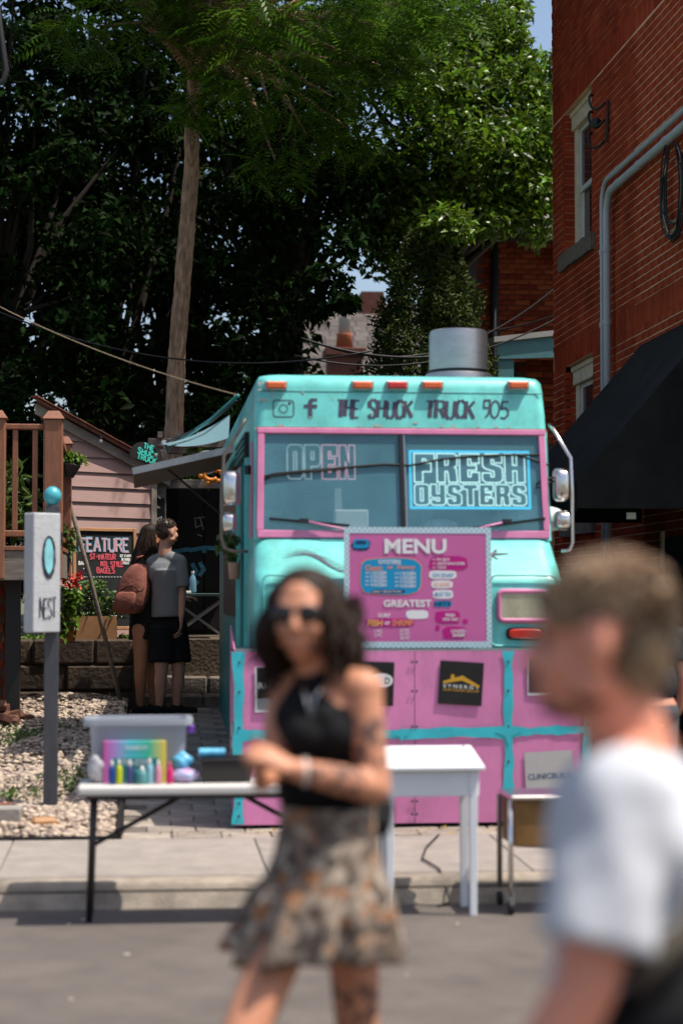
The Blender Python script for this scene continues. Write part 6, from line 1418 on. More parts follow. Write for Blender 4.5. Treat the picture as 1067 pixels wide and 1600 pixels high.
def head(mb, c, fwd, h=.23, up=(0, 0, 1), jaw=1.0):
    """c = middle of the head; r = the person's right"""
    f, r, u = basis(fwd, up); k = h / .23; c = Vector(c); q = lambda a, b, d: c + (r * a + f * b + u * d) * k
    E = lambda a, b, d, x, y, z: mb.ell(q(a, b, d), (r * x * k, f * y * k, u * z * k), 20, 14)
    E(0, -.012, .030, .074, .095, .085); E(0, .018, -.030, .062 * jaw, .074, .078); E(0, .040, -.085, .034 * jaw, .036, .028)
    E(.030, .055, -.028, .030, .030, .028); E(-.030, .055, -.028, .030, .030, .028)
    E(0, .074, .030, .052, .016, .014); E(0, .090, -.062, .022, .011, .006); E(0, .088, -.073, .019, .010, .006)
    mb.capsule(q(0, .086, .018), q(0, .108, -.022), .008 * k, .013 * k); E(.011, .096, -.028, .009, .011, .008); E(-.011, .096, -.028, .009, .011, .008)
    for s_ in (-1, 1): E(s_ * .074, -.008, -.006, .009, .019, .031); E(s_ * .060, .0, -.060, .014, .032, .022)
    return f, r, u, q
def hand(mb, wrist, d, back, thumb, size=.18, curl=.5, spread=.10):
    """wrist point, direction of the fingers, back-of-hand normal, side of the thumb; five jointed fingers"""
    d = Vector(d).normalized(); b = Vector(back); b = (b - d * b.dot(d)).normalized(); t = Vector(thumb); t = (t - d * t.dot(d) - b * t.dot(b)).normalized(); w = Vector(wrist); s = size
    mb.ell(w + d * s * .27, (d * s * .30, t * s * .215, b * s * .085), 16, 10); mb.capsule(w, w + d * s * .15, s * .14, s * .15, flat=(b, .75))
    for k, (off, ln, rad) in enumerate(((.155, .40, .050), (.055, .45, .052), (-.045, .41, .050), (-.14, .32, .043))):
        p = w + d * s * (.50 - .03 * abs(off) * 6) + t * s * off; a = 0.15 + curl * .35; seg = (ln * .45, ln * .32, ln * .25)
        dd = (d + t * (off * spread * 6)).normalized()
        for j in range(3):
            v = dd * math.cos(a) - b * math.sin(a); e = p + v * s * seg[j]; mb.capsule(p, e, s * rad * (1 - .1 * j), s * rad * (.92 - .1 * j), 10); p = e; a += curl * (1.0 + .15 * j)
    p = w + d * s * .16 + t * s * .15 - b * s * .03; v = (d * .62 + t * .72 - b * .25).normalized()
    for j, ln in enumerate((.24, .19, .15)):
        e = p + v * s * ln; mb.capsule(p, e, s * (.062 - .006 * j), s * (.056 - .006 * j), 10); p = e; v = (v + d * .35 - t * .22 * curl * 2 - b * .12).normalized()
def shoe(mb, heel, fwd, l=.26, w=.045):
    f = Vector(fwd); f.z = 0; f.normalize(); h = Vector(heel); r = f.cross(Vector((0, 0, 1)))
    mb.ell(h + f * l * .22 + Vector((0, 0, .045)), (f * l * .30, r * w * .9, Vector((0, 0, .05)))); mb.ell(h + f * l * .62 + Vector((0, 0, .033)), (f * l * .40, r * w, Vector((0, 0, .036))))
    mb.obox(h + f * l * .45 + Vector((0, 0, .012)), f, r, (0, 0, 1), l * .46, w * .85, .012)
def hairtufts(mb, pts, dirs, ln, r, seed, curl=.0, n=6, k=5):
    g = random.Random(seed)
    for p, d in zip(pts, dirs):
        p, d = Vector(p), Vector(d).normalized(); a = Vector((g.uniform(-1, 1), g.uniform(-1, 1), g.uniform(-1, 1))).cross(d).normalized(); b2 = d.cross(a); L_ = ln * g.uniform(.7, 1.3); ph = g.uniform(0, 6)
        q = []
        for i in range(n + 1):
            t = i / n; q.append(p + d * L_ * t + (a * math.cos(ph + t * 9) + b2 * math.sin(ph + t * 9)) * curl * t ** .5 + Vector((0, 0, -.35 * L_ * t * t)))
        mb.tube(q, [r * (1 - .75 * i / n) for i in range(n + 1)], k, cap=False)
def scalp_points(q, n, seed, cond):
    g = random.Random(seed); out = []
    while len(out) < n:
        d = Vector((g.gauss(0, 1), g.gauss(0, 1), g.gauss(0, 1))).normalized()
        if cond(d): out.append(d)
    return out

# ---- woman walking past, hands together
Y0 = 5.0
WJ = lambda px, py, dy=0.0: P(px, py, Y0 + dy)
wb0 = WJ(510, 1896); wb0.z = 0
wo = thing('person', wb0, 'woman with dark curly hair, sunglasses, black top and patterned mini skirt', 'person')
mb = MB()
hc = WJ(474, 962, -.03); fw_ = Vector((-.30, -.93, -.06))
f, r, u, hq = head(mb, hc, fw_, .232, jaw=.97)
mb.capsule(WJ(487, 1015, .0), WJ(497, 1075, .02), .050, .056)
shL, shR = WJ(566, 1078, -.05), WJ(446, 1080, .07)
mb.capsule(WJ(530, 1066, -.02), shL, .045, .056); mb.capsule(WJ(470, 1068, .04), shR, .042, .052)
mb.ell(WJ(505, 1125, .01), (Vector((.135, -.06, 0)), Vector((.03, .085, 0)), Vector((0, 0, .12)))); mb.ell(WJ(505, 1215, .02), (Vector((.115, -.04, 0)), Vector((.02, .08, 0)), Vector((0, 0, .15))))
for px in (478, 525): mb.ell(WJ(px, 1148, -.055), ((.058, 0, 0), (0, .055, 0), (0, 0, .058)))
mb.ell(WJ(512, 1315, .03), (Vector((.118, -.02, 0)), Vector((.015, .085, 0)), Vector((0, 0, .13))))
eL, wL, eR, wR = WJ(586, 1232, -.10), WJ(462, 1204, -.24), WJ(425, 1205, .0), WJ(408, 1222, -.16)
mb.capsule(shL, eL, .052, .042); mb.capsule(eL, eL.lerp(wL, .4), .042, .041); mb.capsule(eL.lerp(wL, .4), wL, .041, .028)
mb.capsule(shR, eR, .048, .038); mb.capsule(eR, wR, .040, .027)
hand(mb, wL, WJ(395, 1170, -.26) - wL, (-.1, -.5, .8), (0, -.4, 1), .175, .75)
hand(mb, wR, WJ(395, 1185, -.28) - wR, (-.8, -.5, -.1), (.1, -.2, .9), .172, .8)
hipL, hipR = WJ(546, 1365, .02), WJ(484, 1365, .03)
kL, kR, aL, aR = WJ(560, 1640, .10), WJ(378, 1625, -.18), WJ(600, 1845, .42), WJ(352, 1862, -.20)
mb.capsule(hipL, kL, .080, .056); mb.capsule(kL, kL.lerp(aL, .35), .054, .056); mb.capsule(kL.lerp(aL, .3), aL, .056, .034)
mb.capsule(hipR, kR, .078, .060); mb.capsule(kR, kR.lerp(aR, .35), .056, .058); mb.capsule(kR.lerp(aR, .3), aR, .058, .035)
aL.z = max(aL.z, .12); aR.z = max(aR.z, .07)
tat = [(Vector(p) - wb0, rr_) for p, rr_ in ((shL.lerp(eL, .55), .085), (shL.lerp(eL, .15), .05), (eL.lerp(wL, .45), .075), (eL.lerp(wL, .8), .05), (hipL.lerp(kL, .7), .10))]
skinmesh(mb, 'body', skin('skin_woman', (.53, .235, .135), tat), wo, .0065, 5)
# black sleeveless top with a high neck
mb = MB(); mb.ell(WJ(505, 1130, .01), (Vector((.140, -.062, 0)), Vector((.032, .092, 0)), Vector((0, 0, .105)))); mb.ell(WJ(505, 1215, .02), (Vector((.124, -.042, 0)), Vector((.021, .088, 0)), Vector((0, 0, .16))))
for px in (478, 525): mb.ell(WJ(px, 1148, -.057), ((.062, 0, 0), (0, .060, 0), (0, 0, .060)))
mb.capsule(WJ(498, 1060, .01), WJ(500, 1110, .0), .057, .075)
for a_, b2_ in ((WJ(480, 1064, .0), WJ(462, 1118, -.02)), (WJ(520, 1064, -.01), WJ(545, 1122, -.03)), (WJ(500, 1085, -.03), WJ(503, 1120, -.05))): mb.capsule(a_, b2_, .030, .058)
skinmesh(mb, 'top', fabric('topblack', (.008, .008, .009)), wo, .008, 6)
# flared skirt with a ruffled hem
mb = MB(); NS = 84; rings = []
for k, (py, hw, cx, am) in enumerate(((1258, .124, 512, 0), (1300, .128, 512, .001), (1340, .138, 511, .003), (1372, .154, 508, .005), (1392, .174, 504, .010), (1420, .184, 500, .016), (1450, .194, 496, .022), (1478, .204, 492, .027), (1490, .208, 490, .029), (1489, .205, 490, .029), (1450, .189, 496, .022), (1392, .168, 504, .010))):
    c = WJ(cx, py, .0); ring = []
    for j in range(NS):
        t = 2 * math.pi * j / NS; w = 1 + (am / hw) * (math.sin(11 * t + .6 * k * .1) + .5 * math.sin(17 * t + 2)) + .05 * math.sin(2 * t + 1) * (am / .03)
        ring.append(c + Vector((hw * math.cos(t) * w, hw * 1.12 * math.sin(t) * w, .012 * math.sin(3 * t) * am * 30)))
    rings.append(ring)
sk = mat('skirtprint', (.04, .034, .03), .85, spec=.2); nt = sk.node_tree; N = nt.nodes; L = nt.links; tc = N.new('ShaderNodeTexCoord'); n1 = N.new('ShaderNodeTexVoronoi'); n1.inputs['Scale'].default_value = 34; n2 = N.new('ShaderNodeTexNoise'); n2.inputs['Scale'].default_value = 13; n2.inputs['Detail'].default_value = 5
L.new(tc.outputs['Object'], n2.inputs['Vector']); ad_ = N.new('ShaderNodeVectorMath'); ad_.operation = 'MULTIPLY_ADD'; L.new(n2.outputs['Color'], ad_.inputs[0]); ad_.inputs[1].default_value = (.09, .09, .09); L.new(tc.outputs['Object'], ad_.inputs[2]); L.new(ad_.outputs[0], n1.inputs['Vector'])
rp_ = N.new('ShaderNodeValToRGB'); rp_.color_ramp.interpolation = 'LINEAR'; L.new(n1.outputs['Color'], rp_.inputs['Fac']); e = rp_.color_ramp.elements; e[0].color = (.03, .025, .022, 1); e[1].position = .88; e[1].color = (.28, .12, .05, 1)
for p_, c_ in ((.30, (.14, .105, .08, 1)), (.46, (.40, .33, .26, 1)), (.60, (.06, .05, .045, 1)), (.72, (.26, .19, .14, 1))): q_ = e.new(p_); q_.color = c_
L.new(rp_.outputs[0], N['Principled BSDF'].inputs['Base Color'])
mb.loft(rings, cap=False).build('skirt', 'skirtprint', wo, smooth=True)
# hair: a full mass plus curls
mb = MB(); E = lambda a, b, d, x, y, z: mb.ell(hq(a, b, d), (r * x, f * y, u * z), 16, 12)
E(0, -.025, .050, .086, .094, .078); E(0, -.07, -.04, .095, .065, .12); E(.070, -.03, -.01, .028, .055, .09); E(-.082, -.03, -.03, .036, .060, .12); E(-.09, -.05, -.10, .034, .045, .075); E(.075, -.05, -.09, .026, .045, .06)
g = random.Random(4); pts = []; drs = []
for d in scalp_points(None, 520, 5, lambda d: not (d.y > .20 and d.z < .40 and abs(d.x) < .55)):
    p = hq(d.x * .088, -.03 + d.y * .088, .03 + d.z * .085); pts.append(p); drs.append(r * d.x * .55 + f * (d.y * .4 - .2) + u * (-.9 + d.z * .3))
hairtufts(mb, pts, drs, .105, .010, 9, .016, 9, 5)
pts = []; drs = []
for k in range(150):
    s_ = g.choice((-1, -1, 1)); p = hq(s_ * g.uniform(.07, .105 if s_ > 0 else .125), g.uniform(-.11, .0), g.uniform(-.13, .05)); pts.append(p); drs.append(r * s_ * .22 + f * g.uniform(-.3, .1) + u * -1.0)
hairtufts(mb, pts, drs, .085, .009, 10, .016, 8, 5)
mb.build('hair', mat('darkhair', (.022, .011, .006), .65, var=.4, scale=30, spec=.2), wo, smooth=True, fixn=False)
# sunglasses
gl = MB(); 
for s_ in (-1, 1): gl.ell(hq(s_ * .034, .088, .010), (r * .032, f * .008, u * .025), 16, 10)
gl.capsule(hq(-.012, .094, .016), hq(.012, .094, .016), .0035, .0035)
for s_ in (-1, 1): gl.capsule(hq(s_ * .062, .078, .016), hq(s_ * .078, -.01, .012), .0035, .0035)
gl.build('sunglasses', mat('shades', (.006, .004, .005), .12, spec=.8), wo, smooth=True)
mb = MB(); mb.tube([WJ(470, 1062, -.04), WJ(478, 1090, -.085), WJ(486, 1120, -.10), WJ(492, 1090, -.09), WJ(516, 1060, -.06)], .003, 6); mb.build('necklace', 'chrome', wo, smooth=True)
mb = MB(); mb.tube([wL + (eL - wL).normalized() * .03 + Vector((0, .031 * math.cos(a), .031 * math.sin(a))) for a in np.linspace(0, 2 * math.pi, 16)], .006, 6); mb.build('bracelet', 'plasticwhite', wo, smooth=True)
for s_, an, fd in ((0, aL, Vector((-.5, -.85, 0))), (1, aR, Vector((-.6, -.8, 0)))):
    q_ = MB(); shoe(q_, Vector((an.x, an.y, max(0, an.z - .08))) - fd.normalized() * .06, fd, .24, .042); q_.build('shoe', fabric('shoeblack', (.012, .012, .012)) if 'shoeblack' not in M else 'shoeblack', wo, smooth=True)
# black bag at her hip
bgc = WJ(583, 1268, .05); bg = thing('hip_bag', bgc, 'small black bag worn at the hip of the walking woman', 'bag')
mb = MB(); mb.ell(bgc, ((.055, 0, 0), (0, .08, 0), (0, 0, .065))); mb.ell(bgc + Vector((0, -.01, -.02)), ((.05, 0, 0), (0, .085, 0), (0, 0, .05))); mb.build('pouch', 'topblack', bg, smooth=True)
mb = MB(); mb.tube([bgc + Vector((.02, .03, .05)), WJ(548, 1180, .12), WJ(505, 1085, .12)], .010, 6); mb.build('strap', 'topblack', bg, smooth=True)

# ---- man in the white T-shirt, close to the lens, in profile
Y1 = 2.86
MJ = lambda px, py, dy=0.0: P(px, py, Y1 + dy)
mb0 = MJ(985, 2600); mb0.z = 0
mo_ = thing('person', mb0, 'man in white T-shirt with short fair hair seen in profile up close', 'person')
mb = MB(); hc = MJ(934, 1004); fw_ = Vector((-.92, .36, -.07))
f, r, u, hq = head(mb, hc, fw_, .236)
mb.capsule(MJ(950, 1060, .0), MJ(988, 1180, .01), .060, .066)
ch_ = MJ(985, 1300); pl_ = MJ(1000, 1660)
mb.ell(MJ(985, 1310), ((.115, 0, 0), (0, .175, 0), (0, 0, .13))); mb.ell(MJ(988, 1440), ((.110, 0, 0), (0, .160, 0), (0, 0, .20))); mb.ell(MJ(992, 1640), ((.115, 0, 0), (0, .16, 0), (0, 0, .13)))
sN, sF = MJ(975, 1245, -.17), MJ(985, 1245, .17)
eN, wN, eF, wF = MJ(915, 1540, -.21), MJ(800, 1760, -.22), MJ(1040, 1500, .24), MJ(960, 1740, .26)
mb.capsule(MJ(985, 1220, -.06), sN, .06, .062); mb.capsule(MJ(985, 1220, .06), sF, .06, .062)
mb.capsule(sN, eN, .060, .046); mb.capsule(eN, eN.lerp(wN, .35), .046, .048); mb.capsule(eN.lerp(wN, .35), wN, .048, .031)
mb.capsule(sF, eF, .060, .046); mb.capsule(eF, wF, .048, .031)
mb.ell(hq(-.078, -.012, -.006), (r * .012, f * .024, u * .036), 14, 10)
hand(mb, wN, Vector((-.6, .0, -.8)), (-.2, -1, .1), (-.8, 0, .5), .19, .45); hand(mb, wF, Vector((-.5, .0, -.85)), (-.2, 1, .1), (-.8, 0, .5), .19, .45)
for dy, kx, ax in ((-.09, -.16, .02), (.09, .06, .30)):
    hp = MJ(995, 1690, dy); kn_ = Vector((hp.x + kx, hp.y, .48)); an = Vector((hp.x + ax - .05, hp.y, .09)); mb.capsule(hp, kn_, .090, .060); mb.capsule(kn_, kn_.lerp(an, .35), .058, .058); mb.capsule(kn_.lerp(an, .3), an, .058, .038)
skinmesh(mb, 'body', skin('skin_man', (.68, .27, .17), [(Vector(eN.lerp(wN, .6)) - mb0, .07)]), mo_, .0075, 5)
# T-shirt
mb = MB(); mb.ell(MJ(985, 1310), ((.130, 0, 0), (0, .20, 0), (0, 0, .145))); mb.ell(MJ(990, 1430), ((.130, 0, 0), (0, .18, 0), (0, 0, .22))); mb.ell(MJ(992, 1560), ((.135, 0, 0), (0, .185, 0), (0, 0, .14)))
mb.capsule(MJ(990, 1232, -.05), sN, .064, .074); mb.capsule(MJ(990, 1232, .05), sF, .064, .074); mb.capsule(MJ(998, 1225, .01), MJ(985, 1270, 0), .074, .10)
mb.tube([sN, sN.lerp(eN, .45), sN.lerp(eN, .80)], [.072, .080, .086], 20); mb.tube([sF, sF.lerp(eF, .45), sF.lerp(eF, .80)], [.072, .080, .086], 20)
def folds(co):
    c = co.copy(); ph = co[:, 2] * 34 + co[:, 0] * 46; c[:, 0] += .002 * np.sin(ph) + .0015 * np.sin(co[:, 2] * 71 + co[:, 1] * 40); c[:, 1] += .0025 * np.sin(co[:, 0] * 60 + co[:, 2] * 18); return c
skinmesh(mb, 'tshirt', fabric('teewhite', (.52, .53, .56), var=.06), mo_, .009, 5, folds)
mb = MB()
for dy, kx in ((-.09, -.16), (.09, .06)):
    hp = MJ(995, 1690, dy); kn_ = Vector((hp.x + kx, hp.y, .48)); mb.tube([hp + Vector((0, 0, .08)), hp.lerp(kn_, .5), hp.lerp(kn_, .95)], [.115, .110, .105], 18)
mb.ell(MJ(994, 1650), ((.135, 0, 0), (0, .18, 0), (0, 0, .14))); skinmesh(mb, 'shorts', fabric('shortsdark', (.020, .019, .022)), mo_, .010, 4)
for dy, ax in ((-.09, .02), (.09, .30)):
    hp = MJ(995, 1690, dy); q_ = MB(); shoe(q_, Vector((hp.x + ax + .01, hp.y, 0)), Vector((-1, 0, 0)), .28, .05); q_.build('shoe', 'whitepaint', mo_, smooth=True)
# hair, brow, short beard, eyes
mb = MB(); E = lambda a, b, d, x, y, z: mb.ell(hq(a, b, d), (r * x, f * y, u * z), 18, 12)
E(0, -.020, .048, .077, .092, .072); E(0, -.056, -.01, .073, .056, .085); E(0, .040, .070, .060, .052, .036); E(-.05, .02, .045, .03, .05, .03); E(.05, .02, .045, .03, .05, .03)
pts = []; drs = []
for d in scalp_points(None, 900, 15, lambda d: (d.z > .12 and d.y < .95) or (d.y < -.35 and d.z > -.75)):
    pts.append(hq(d.x * .076, -.02 + d.y * .093, .045 + d.z * .078)); drs.append(r * d.x + f * (d.y + .25) + u * (d.z + .35))
hairtufts(mb, pts, drs, .018, .005, 16, .002, 4, 4); mb.build('hair', mat('fairhair', (.21, .135, .072), .5, col2=(.085, .052, .028), scale=9, spec=.4), mo_, smooth=True, fixn=False)
mb = MB(); mb.ell(hq(0, -.028, .060), (r * .078, f * .086, u * .068), 18, 12); pts = []; drs = []
for d in scalp_points(None, 420, 17, lambda d: d.z > .45): pts.append(hq(d.x * .077, -.028 + d.y * .085, .061 + d.z * .067)); drs.append(r * d.x + f * (d.y + .2) + u * (d.z + .2))
hairtufts(mb, pts, drs, .012, .005, 18, .002, 3, 4); mb.build('hair_top', mat('sunlithair', (.42, .275, .17), .5, var=.25, scale=20, spec=.4), mo_, smooth=True, fixn=False)  # sunlit crown of the hair put into a lighter colour
mb = MB(); E = lambda a, b, d, x, y, z: mb.ell(hq(a, b, d), (r * x, f * y, u * z), 14, 10); E(0, .048, -.098, .030, .030, .018); E(0, .085, -.092, .014, .010, .012); E(.045, .01, -.075, .016, .03, .022); E(-.045, .01, -.075, .016, .03, .022); E(0, .07, -.095, .022, .026, .012)
mb.build('beard', mat('beardhair', (.09, .045, .028), .8), mo_, smooth=True)
for s_ in (-1, 1): MB().ball(hq(s_ * .032, .074, .012), .012, 12, 8).build('eye', mat('eyedark', (.03, .02, .018), .2) if 'eyedark' not in M else 'eyedark', mo_, smooth=True)
# sling bag on his back hip
sb0 = MJ(1075, 1560, -.13); sl = thing('sling_bag', sb0, 'black sling bag on the back of the white shirted man', 'bag')
mb = MB(); mb.ell(sb0 + Vector((0, .02, -.02)), (Vector((.10, 0, .02)), Vector((0, .09, 0)), Vector((-.02, 0, .12)))); mb.ell(MJ(1040, 1590, -.17), (Vector((.10, 0, .04)), Vector((0, .06, 0)), Vector((-.02, 0, .06)))); mb.build('pouch', 'topblack', sl, smooth=True)
mb = MB(); mb.tube([MJ(985, 1545, -.215), MJ(1020, 1510, -.215), MJ(1067, 1465, -.21), MJ(1110, 1400, -.14)], .022, 8); mb.build('strap', mat('olivestrap', (.055, .045, .032), .8), sl, smooth=True)

# ---- couple standing at the truck's serving side (in the truck's shadow)
Y2 = 17.7; CJ = lambda px, py, dy=0.0: P(px, py, Y2 + dy)
gz = zd(Y2)
c0 = CJ(262, 1118); c0.z = gz
cm = thing('person', c0, 'man in grey T-shirt and black shorts standing with his back turned', 'person')
mb = MB(); hc = CJ(262, 832); f, r, u, hq = head(mb, hc, Vector((.75, .62, -.03)), .24)
mb.capsule(CJ(259, 848), CJ(257, 868), .056, .062); mb.ell(CJ(260, 897), ((.160, .02, 0), (0, .095, 0), (0, 0, .14))); mb.ell(CJ(262, 945), ((.145, 0, 0), (0, .09, 0), (0, 0, .19))); mb.ell(CJ(263, 980), ((.165, 0, 0), (0, .11, 0), (0, 0, .14)))
sR, sL = CJ(280, 878, -.03), CJ(240, 880, .04); eR, wR = CJ(284, 925, -.06), CJ(283, 962, -.10); eL, wL = CJ(246, 930, .16), CJ(285, 935, .28)
for a_, b2_, c_ in ((sR, eR, wR), (sL, eL, wL)): mb.capsule(CJ(260, 872), a_, .055, .062); mb.capsule(a_, b2_, .056, .045); mb.capsule(b2_, c_, .044, .03)
hand(mb, wR, Vector((.05, -.1, -1)), (1, -.3, 0), (0, 1, 0), .19, .35); hand(mb, wL, Vector((1, .3, .1)), (0, 0, 1), (0, 1, 0), .18, .4)
for px, kx, ax, dy in ((253, 252, 249, -.03), (274, 279, 276, .06)): 
    hp, kn_, an = CJ(px, 985, dy), CJ(kx, 1048, dy - .02), CJ(ax, 1106, dy + .05); an.z = gz + .09; mb.capsule(hp, kn_, .095, .062); mb.capsule(kn_, kn_.lerp(an, .35), .058, .062); mb.capsule(kn_.lerp(an, .3), an, .062, .036)
skinmesh(mb, 'body', skin('skin_cm', (.56, .29, .20)), cm, .009, 4)
mb = MB(); mb.ell(CJ(260, 895), ((.172, .02, 0), (0, .112, 0), (0, 0, .15))); mb.tube([CJ(260, 890), CJ(261, 925), CJ(262, 964)], [.145, .140, .150], 24); mb.capsule(CJ(260, 870), sR, .065, .072); mb.capsule(CJ(260, 870), sL, .065, .072); mb.tube([sR, sR.lerp(eR, .85)], [.072, .082], 16); mb.tube([sL, sL.lerp(eL, .85)], [.072, .082], 16)
skinmesh(mb, 'tshirt', fabric('teegrey', (.19, .20, .205)), cm, .010, 4)
mb = MB()
for px, kx, dy in ((253, 252, -.03), (274, 279, .06)): mb.tube([CJ(px, 978, dy), CJ((px + kx) / 2, 1008, dy), CJ(kx, 1036, dy - .02)], [.115, .118, .122], 18)
mb.ell(CJ(263, 978), ((.178, 0, 0), (0, .125, 0), (0, 0, .12))); skinmesh(mb, 'shorts', fabric('shortsblack', (.008, .008, .009)), cm, .010, 4)
for ax, dy, fd in ((249, .02, (.5, .8, 0)), (276, .11, (.8, .5, 0))):
    p = CJ(ax, 1118, dy); p.z = gz; q_ = MB(); shoe(q_, p - Vector(fd) * .06, fd, .28, .05); q_.build('shoe', 'shoeblack', cm, smooth=True)
mb = MB(); E = lambda a, b, d, x, y, z: mb.ell(hq(a, b, d), (r * x, f * y, u * z), 16, 12); E(0, -.020, .050, .079, .092, .074); E(0, -.055, .005, .074, .058, .075); pts = []; drs = []
for d in scalp_points(None, 350, 25, lambda d: d.z > .2 or (d.y < -.35 and d.z > -.5)): pts.append(hq(d.x * .076, -.02 + d.y * .093, .045 + d.z * .075)); drs.append(r * d.x + f * d.y + u * (d.z + .3))
hairtufts(mb, pts, drs, .012, .005, 26, .001, 3, 4); mb.build('hair', mat('brownhair', (.040, .022, .013), .5, var=.3, scale=20), cm, smooth=True, fixn=False)
# woman beside him
c1_ = CJ(225, 1116, .1); c1_.z = gz
cw = thing('person', c1_, 'woman in black standing beside the grey shirted man, backpack on', 'person')
mb = MB(); hc = CJ(238, 838, .22); f, r, u, hq = head(mb, hc, Vector((.85, .5, 0)), .22)
mb.capsule(CJ(235, 855, .2), CJ(232, 875, .18), .046, .05); mb.ell(CJ(231, 905, .15), ((.155, .02, 0), (0, .10, 0), (0, 0, .15))); mb.ell(CJ(230, 965, .15), ((.15, 0, 0), (0, .12, 0), (0, 0, .19)))
sR, sL = CJ(222, 886, .05), CJ(246, 886, .26); eR, wR = CJ(219, 925, .02), CJ(240, 940, .1)
for a_, b2_, c_ in ((sR, eR, wR), (sL, CJ(252, 925, .3), CJ(270, 925, .34))): mb.capsule(CJ(232, 880, .16), a_, .045, .05); mb.capsule(a_, b2_, .048, .040); mb.capsule(b2_, c_, .038, .028)
hand(mb, wR, Vector((1, .1, .1)), (0, -.3, 1), (0, 1, 0), .165, .5); hand(mb, CJ(270, 925, .34), Vector((1, .1, .1)), (0, -.3, 1), (0, 1, 0), .165, .5)
for px, kx, ax, dy in ((221, 220, 219, .06), (238, 238, 240, .2)):
    hp, kn_, an = CJ(px, 985, dy), CJ(kx, 1048, dy - .02), CJ(ax, 1106, dy + .05); an.z = gz + .09; mb.capsule(hp, kn_, .090, .058); mb.capsule(kn_, kn_.lerp(an, .35), .055, .056); mb.capsule(kn_.lerp(an, .3), an, .056, .034)
skinmesh(mb, 'body', skin('skin_cw', (.40, .17, .09)), cw, .009, 4)
mb = MB(); mb.ell(CJ(231, 905, .15), ((.165, .02, 0), (0, .112, 0), (0, 0, .155))); mb.tube([CJ(231, 900, .15), CJ(230, 950, .15), CJ(230, 1000, .14)], [.14, .155, .175], 20); mb.capsule(CJ(232, 878, .16), sR, .05, .058); mb.capsule(CJ(232, 878, .16), sL, .05, .058); mb.tube([sR, sR.lerp(eR, .6)], [.058, .062], 14); mb.tube([sL, sL.lerp(CJ(252, 925, .3), .6)], [.058, .062], 14)
skinmesh(mb, 'dress', 'shortsblack', cw, .010, 4)
mb = MB(); E = lambda a, b, d, x, y, z: mb.ell(hq(a, b, d), (r * x, f * y, u * z), 16, 12); E(0, -.025, .045, .082, .092, .075); E(0, -.07, -.03, .078, .05, .11); E(0, -.085, -.13, .06, .04, .09); pts = []; drs = []
for d in scalp_points(None, 200, 28, lambda d: d.y < .2 and d.z > -.6): pts.append(hq(d.x * .08, -.03 + d.y * .09, .03 + d.z * .08)); drs.append(r * d.x * .3 + f * (d.y * .3 - .1) + u * -1)
hairtufts(mb, pts, drs, .22, .008, 29, .006, 6, 4); mb.build('hair', 'darkhair', cw, smooth=True, fixn=False)
for ax, dy in ((219, .11), (240, .25)):
    p = CJ(ax, 1118, dy); p.z = gz; q_ = MB(); shoe(q_, p - Vector((.06, .02, 0)), (.9, .4, 0), .25, .045); q_.build('shoe', 'shoeblack', cw, smooth=True)
# backpack
bc = CJ(200, 920, .02); bp_ = thing('backpack', bc, 'dusty pink backpack hanging from the shoulder of the woman in black', 'backpack')
bx1 = Vector((.80, -.55, 0)).normalized(); by1 = Vector((.55, .80, 0)).normalized(); lean = Vector((.10, 0, 0))
def crease(co): c = co.copy(); c[:, 0] += .004 * np.sin(co[:, 2] * 23 + co[:, 1] * 31); c[:, 1] += .004 * np.sin(co[:, 2] * 19 + co[:, 0] * 37 + 1); return c
def pring(t, w, d, p=3.2, off=0.0): return [bc + lean * t + Vector((0, 0, t * .46 - .23)) + bx1 * x + by1 * (y + off) for (x, y) in blob(0, 0, w, d, 28, 0, p)]
mb = MB(); mb.loft([pring(t, w, d) for (t, w, d) in ((.0, .085, .055), (.03, .125, .085), (.12, .150, .105), (.3, .155, .110), (.55, .145, .100), (.75, .125, .085), (.9, .098, .065), (.97, .065, .045), (1.0, .03, .02))])
mb.v = [tuple(Vector(v) + Vector((.006 * math.sin(v[2] * 41 + v[0] * 60), .006 * math.sin(v[2] * 33 + v[0] * 47), 0))) for v in mb.v]
mb.build('pack', fabric('packpink', (.26, .095, .07), var=.22, bump=.35, bscale=25), bp_, smooth=True)
mb = MB(); mb.loft([pring(t, w, d, 3.2, -.075) for (t, w, d) in ((.06, .08, .03), (.09, .11, .05), (.25, .118, .055), (.40, .108, .05), (.45, .08, .03))]); mb.build('front_pocket', 'packpink', bp_, smooth=True)
q_ = [Vector(v) for v in pring(.5, .148, .104)]; MB().tube([p + Vector((0, 0, .03 * math.sin(k))) for k, p in enumerate(q_[14:28])], .004, 5).build('zip', 'shortsblack', bp_, smooth=True)
for d_ in (0, .12): MB().tube([CJ(214, 872, .05 + d_), CJ(226, 868, .1 + d_), CJ(234, 890, .1 + d_), CJ(226, 925, .06 + d_), CJ(210, 950, .02 + d_)], .014, 6).build('strap', 'packpink', bp_, smooth=True)

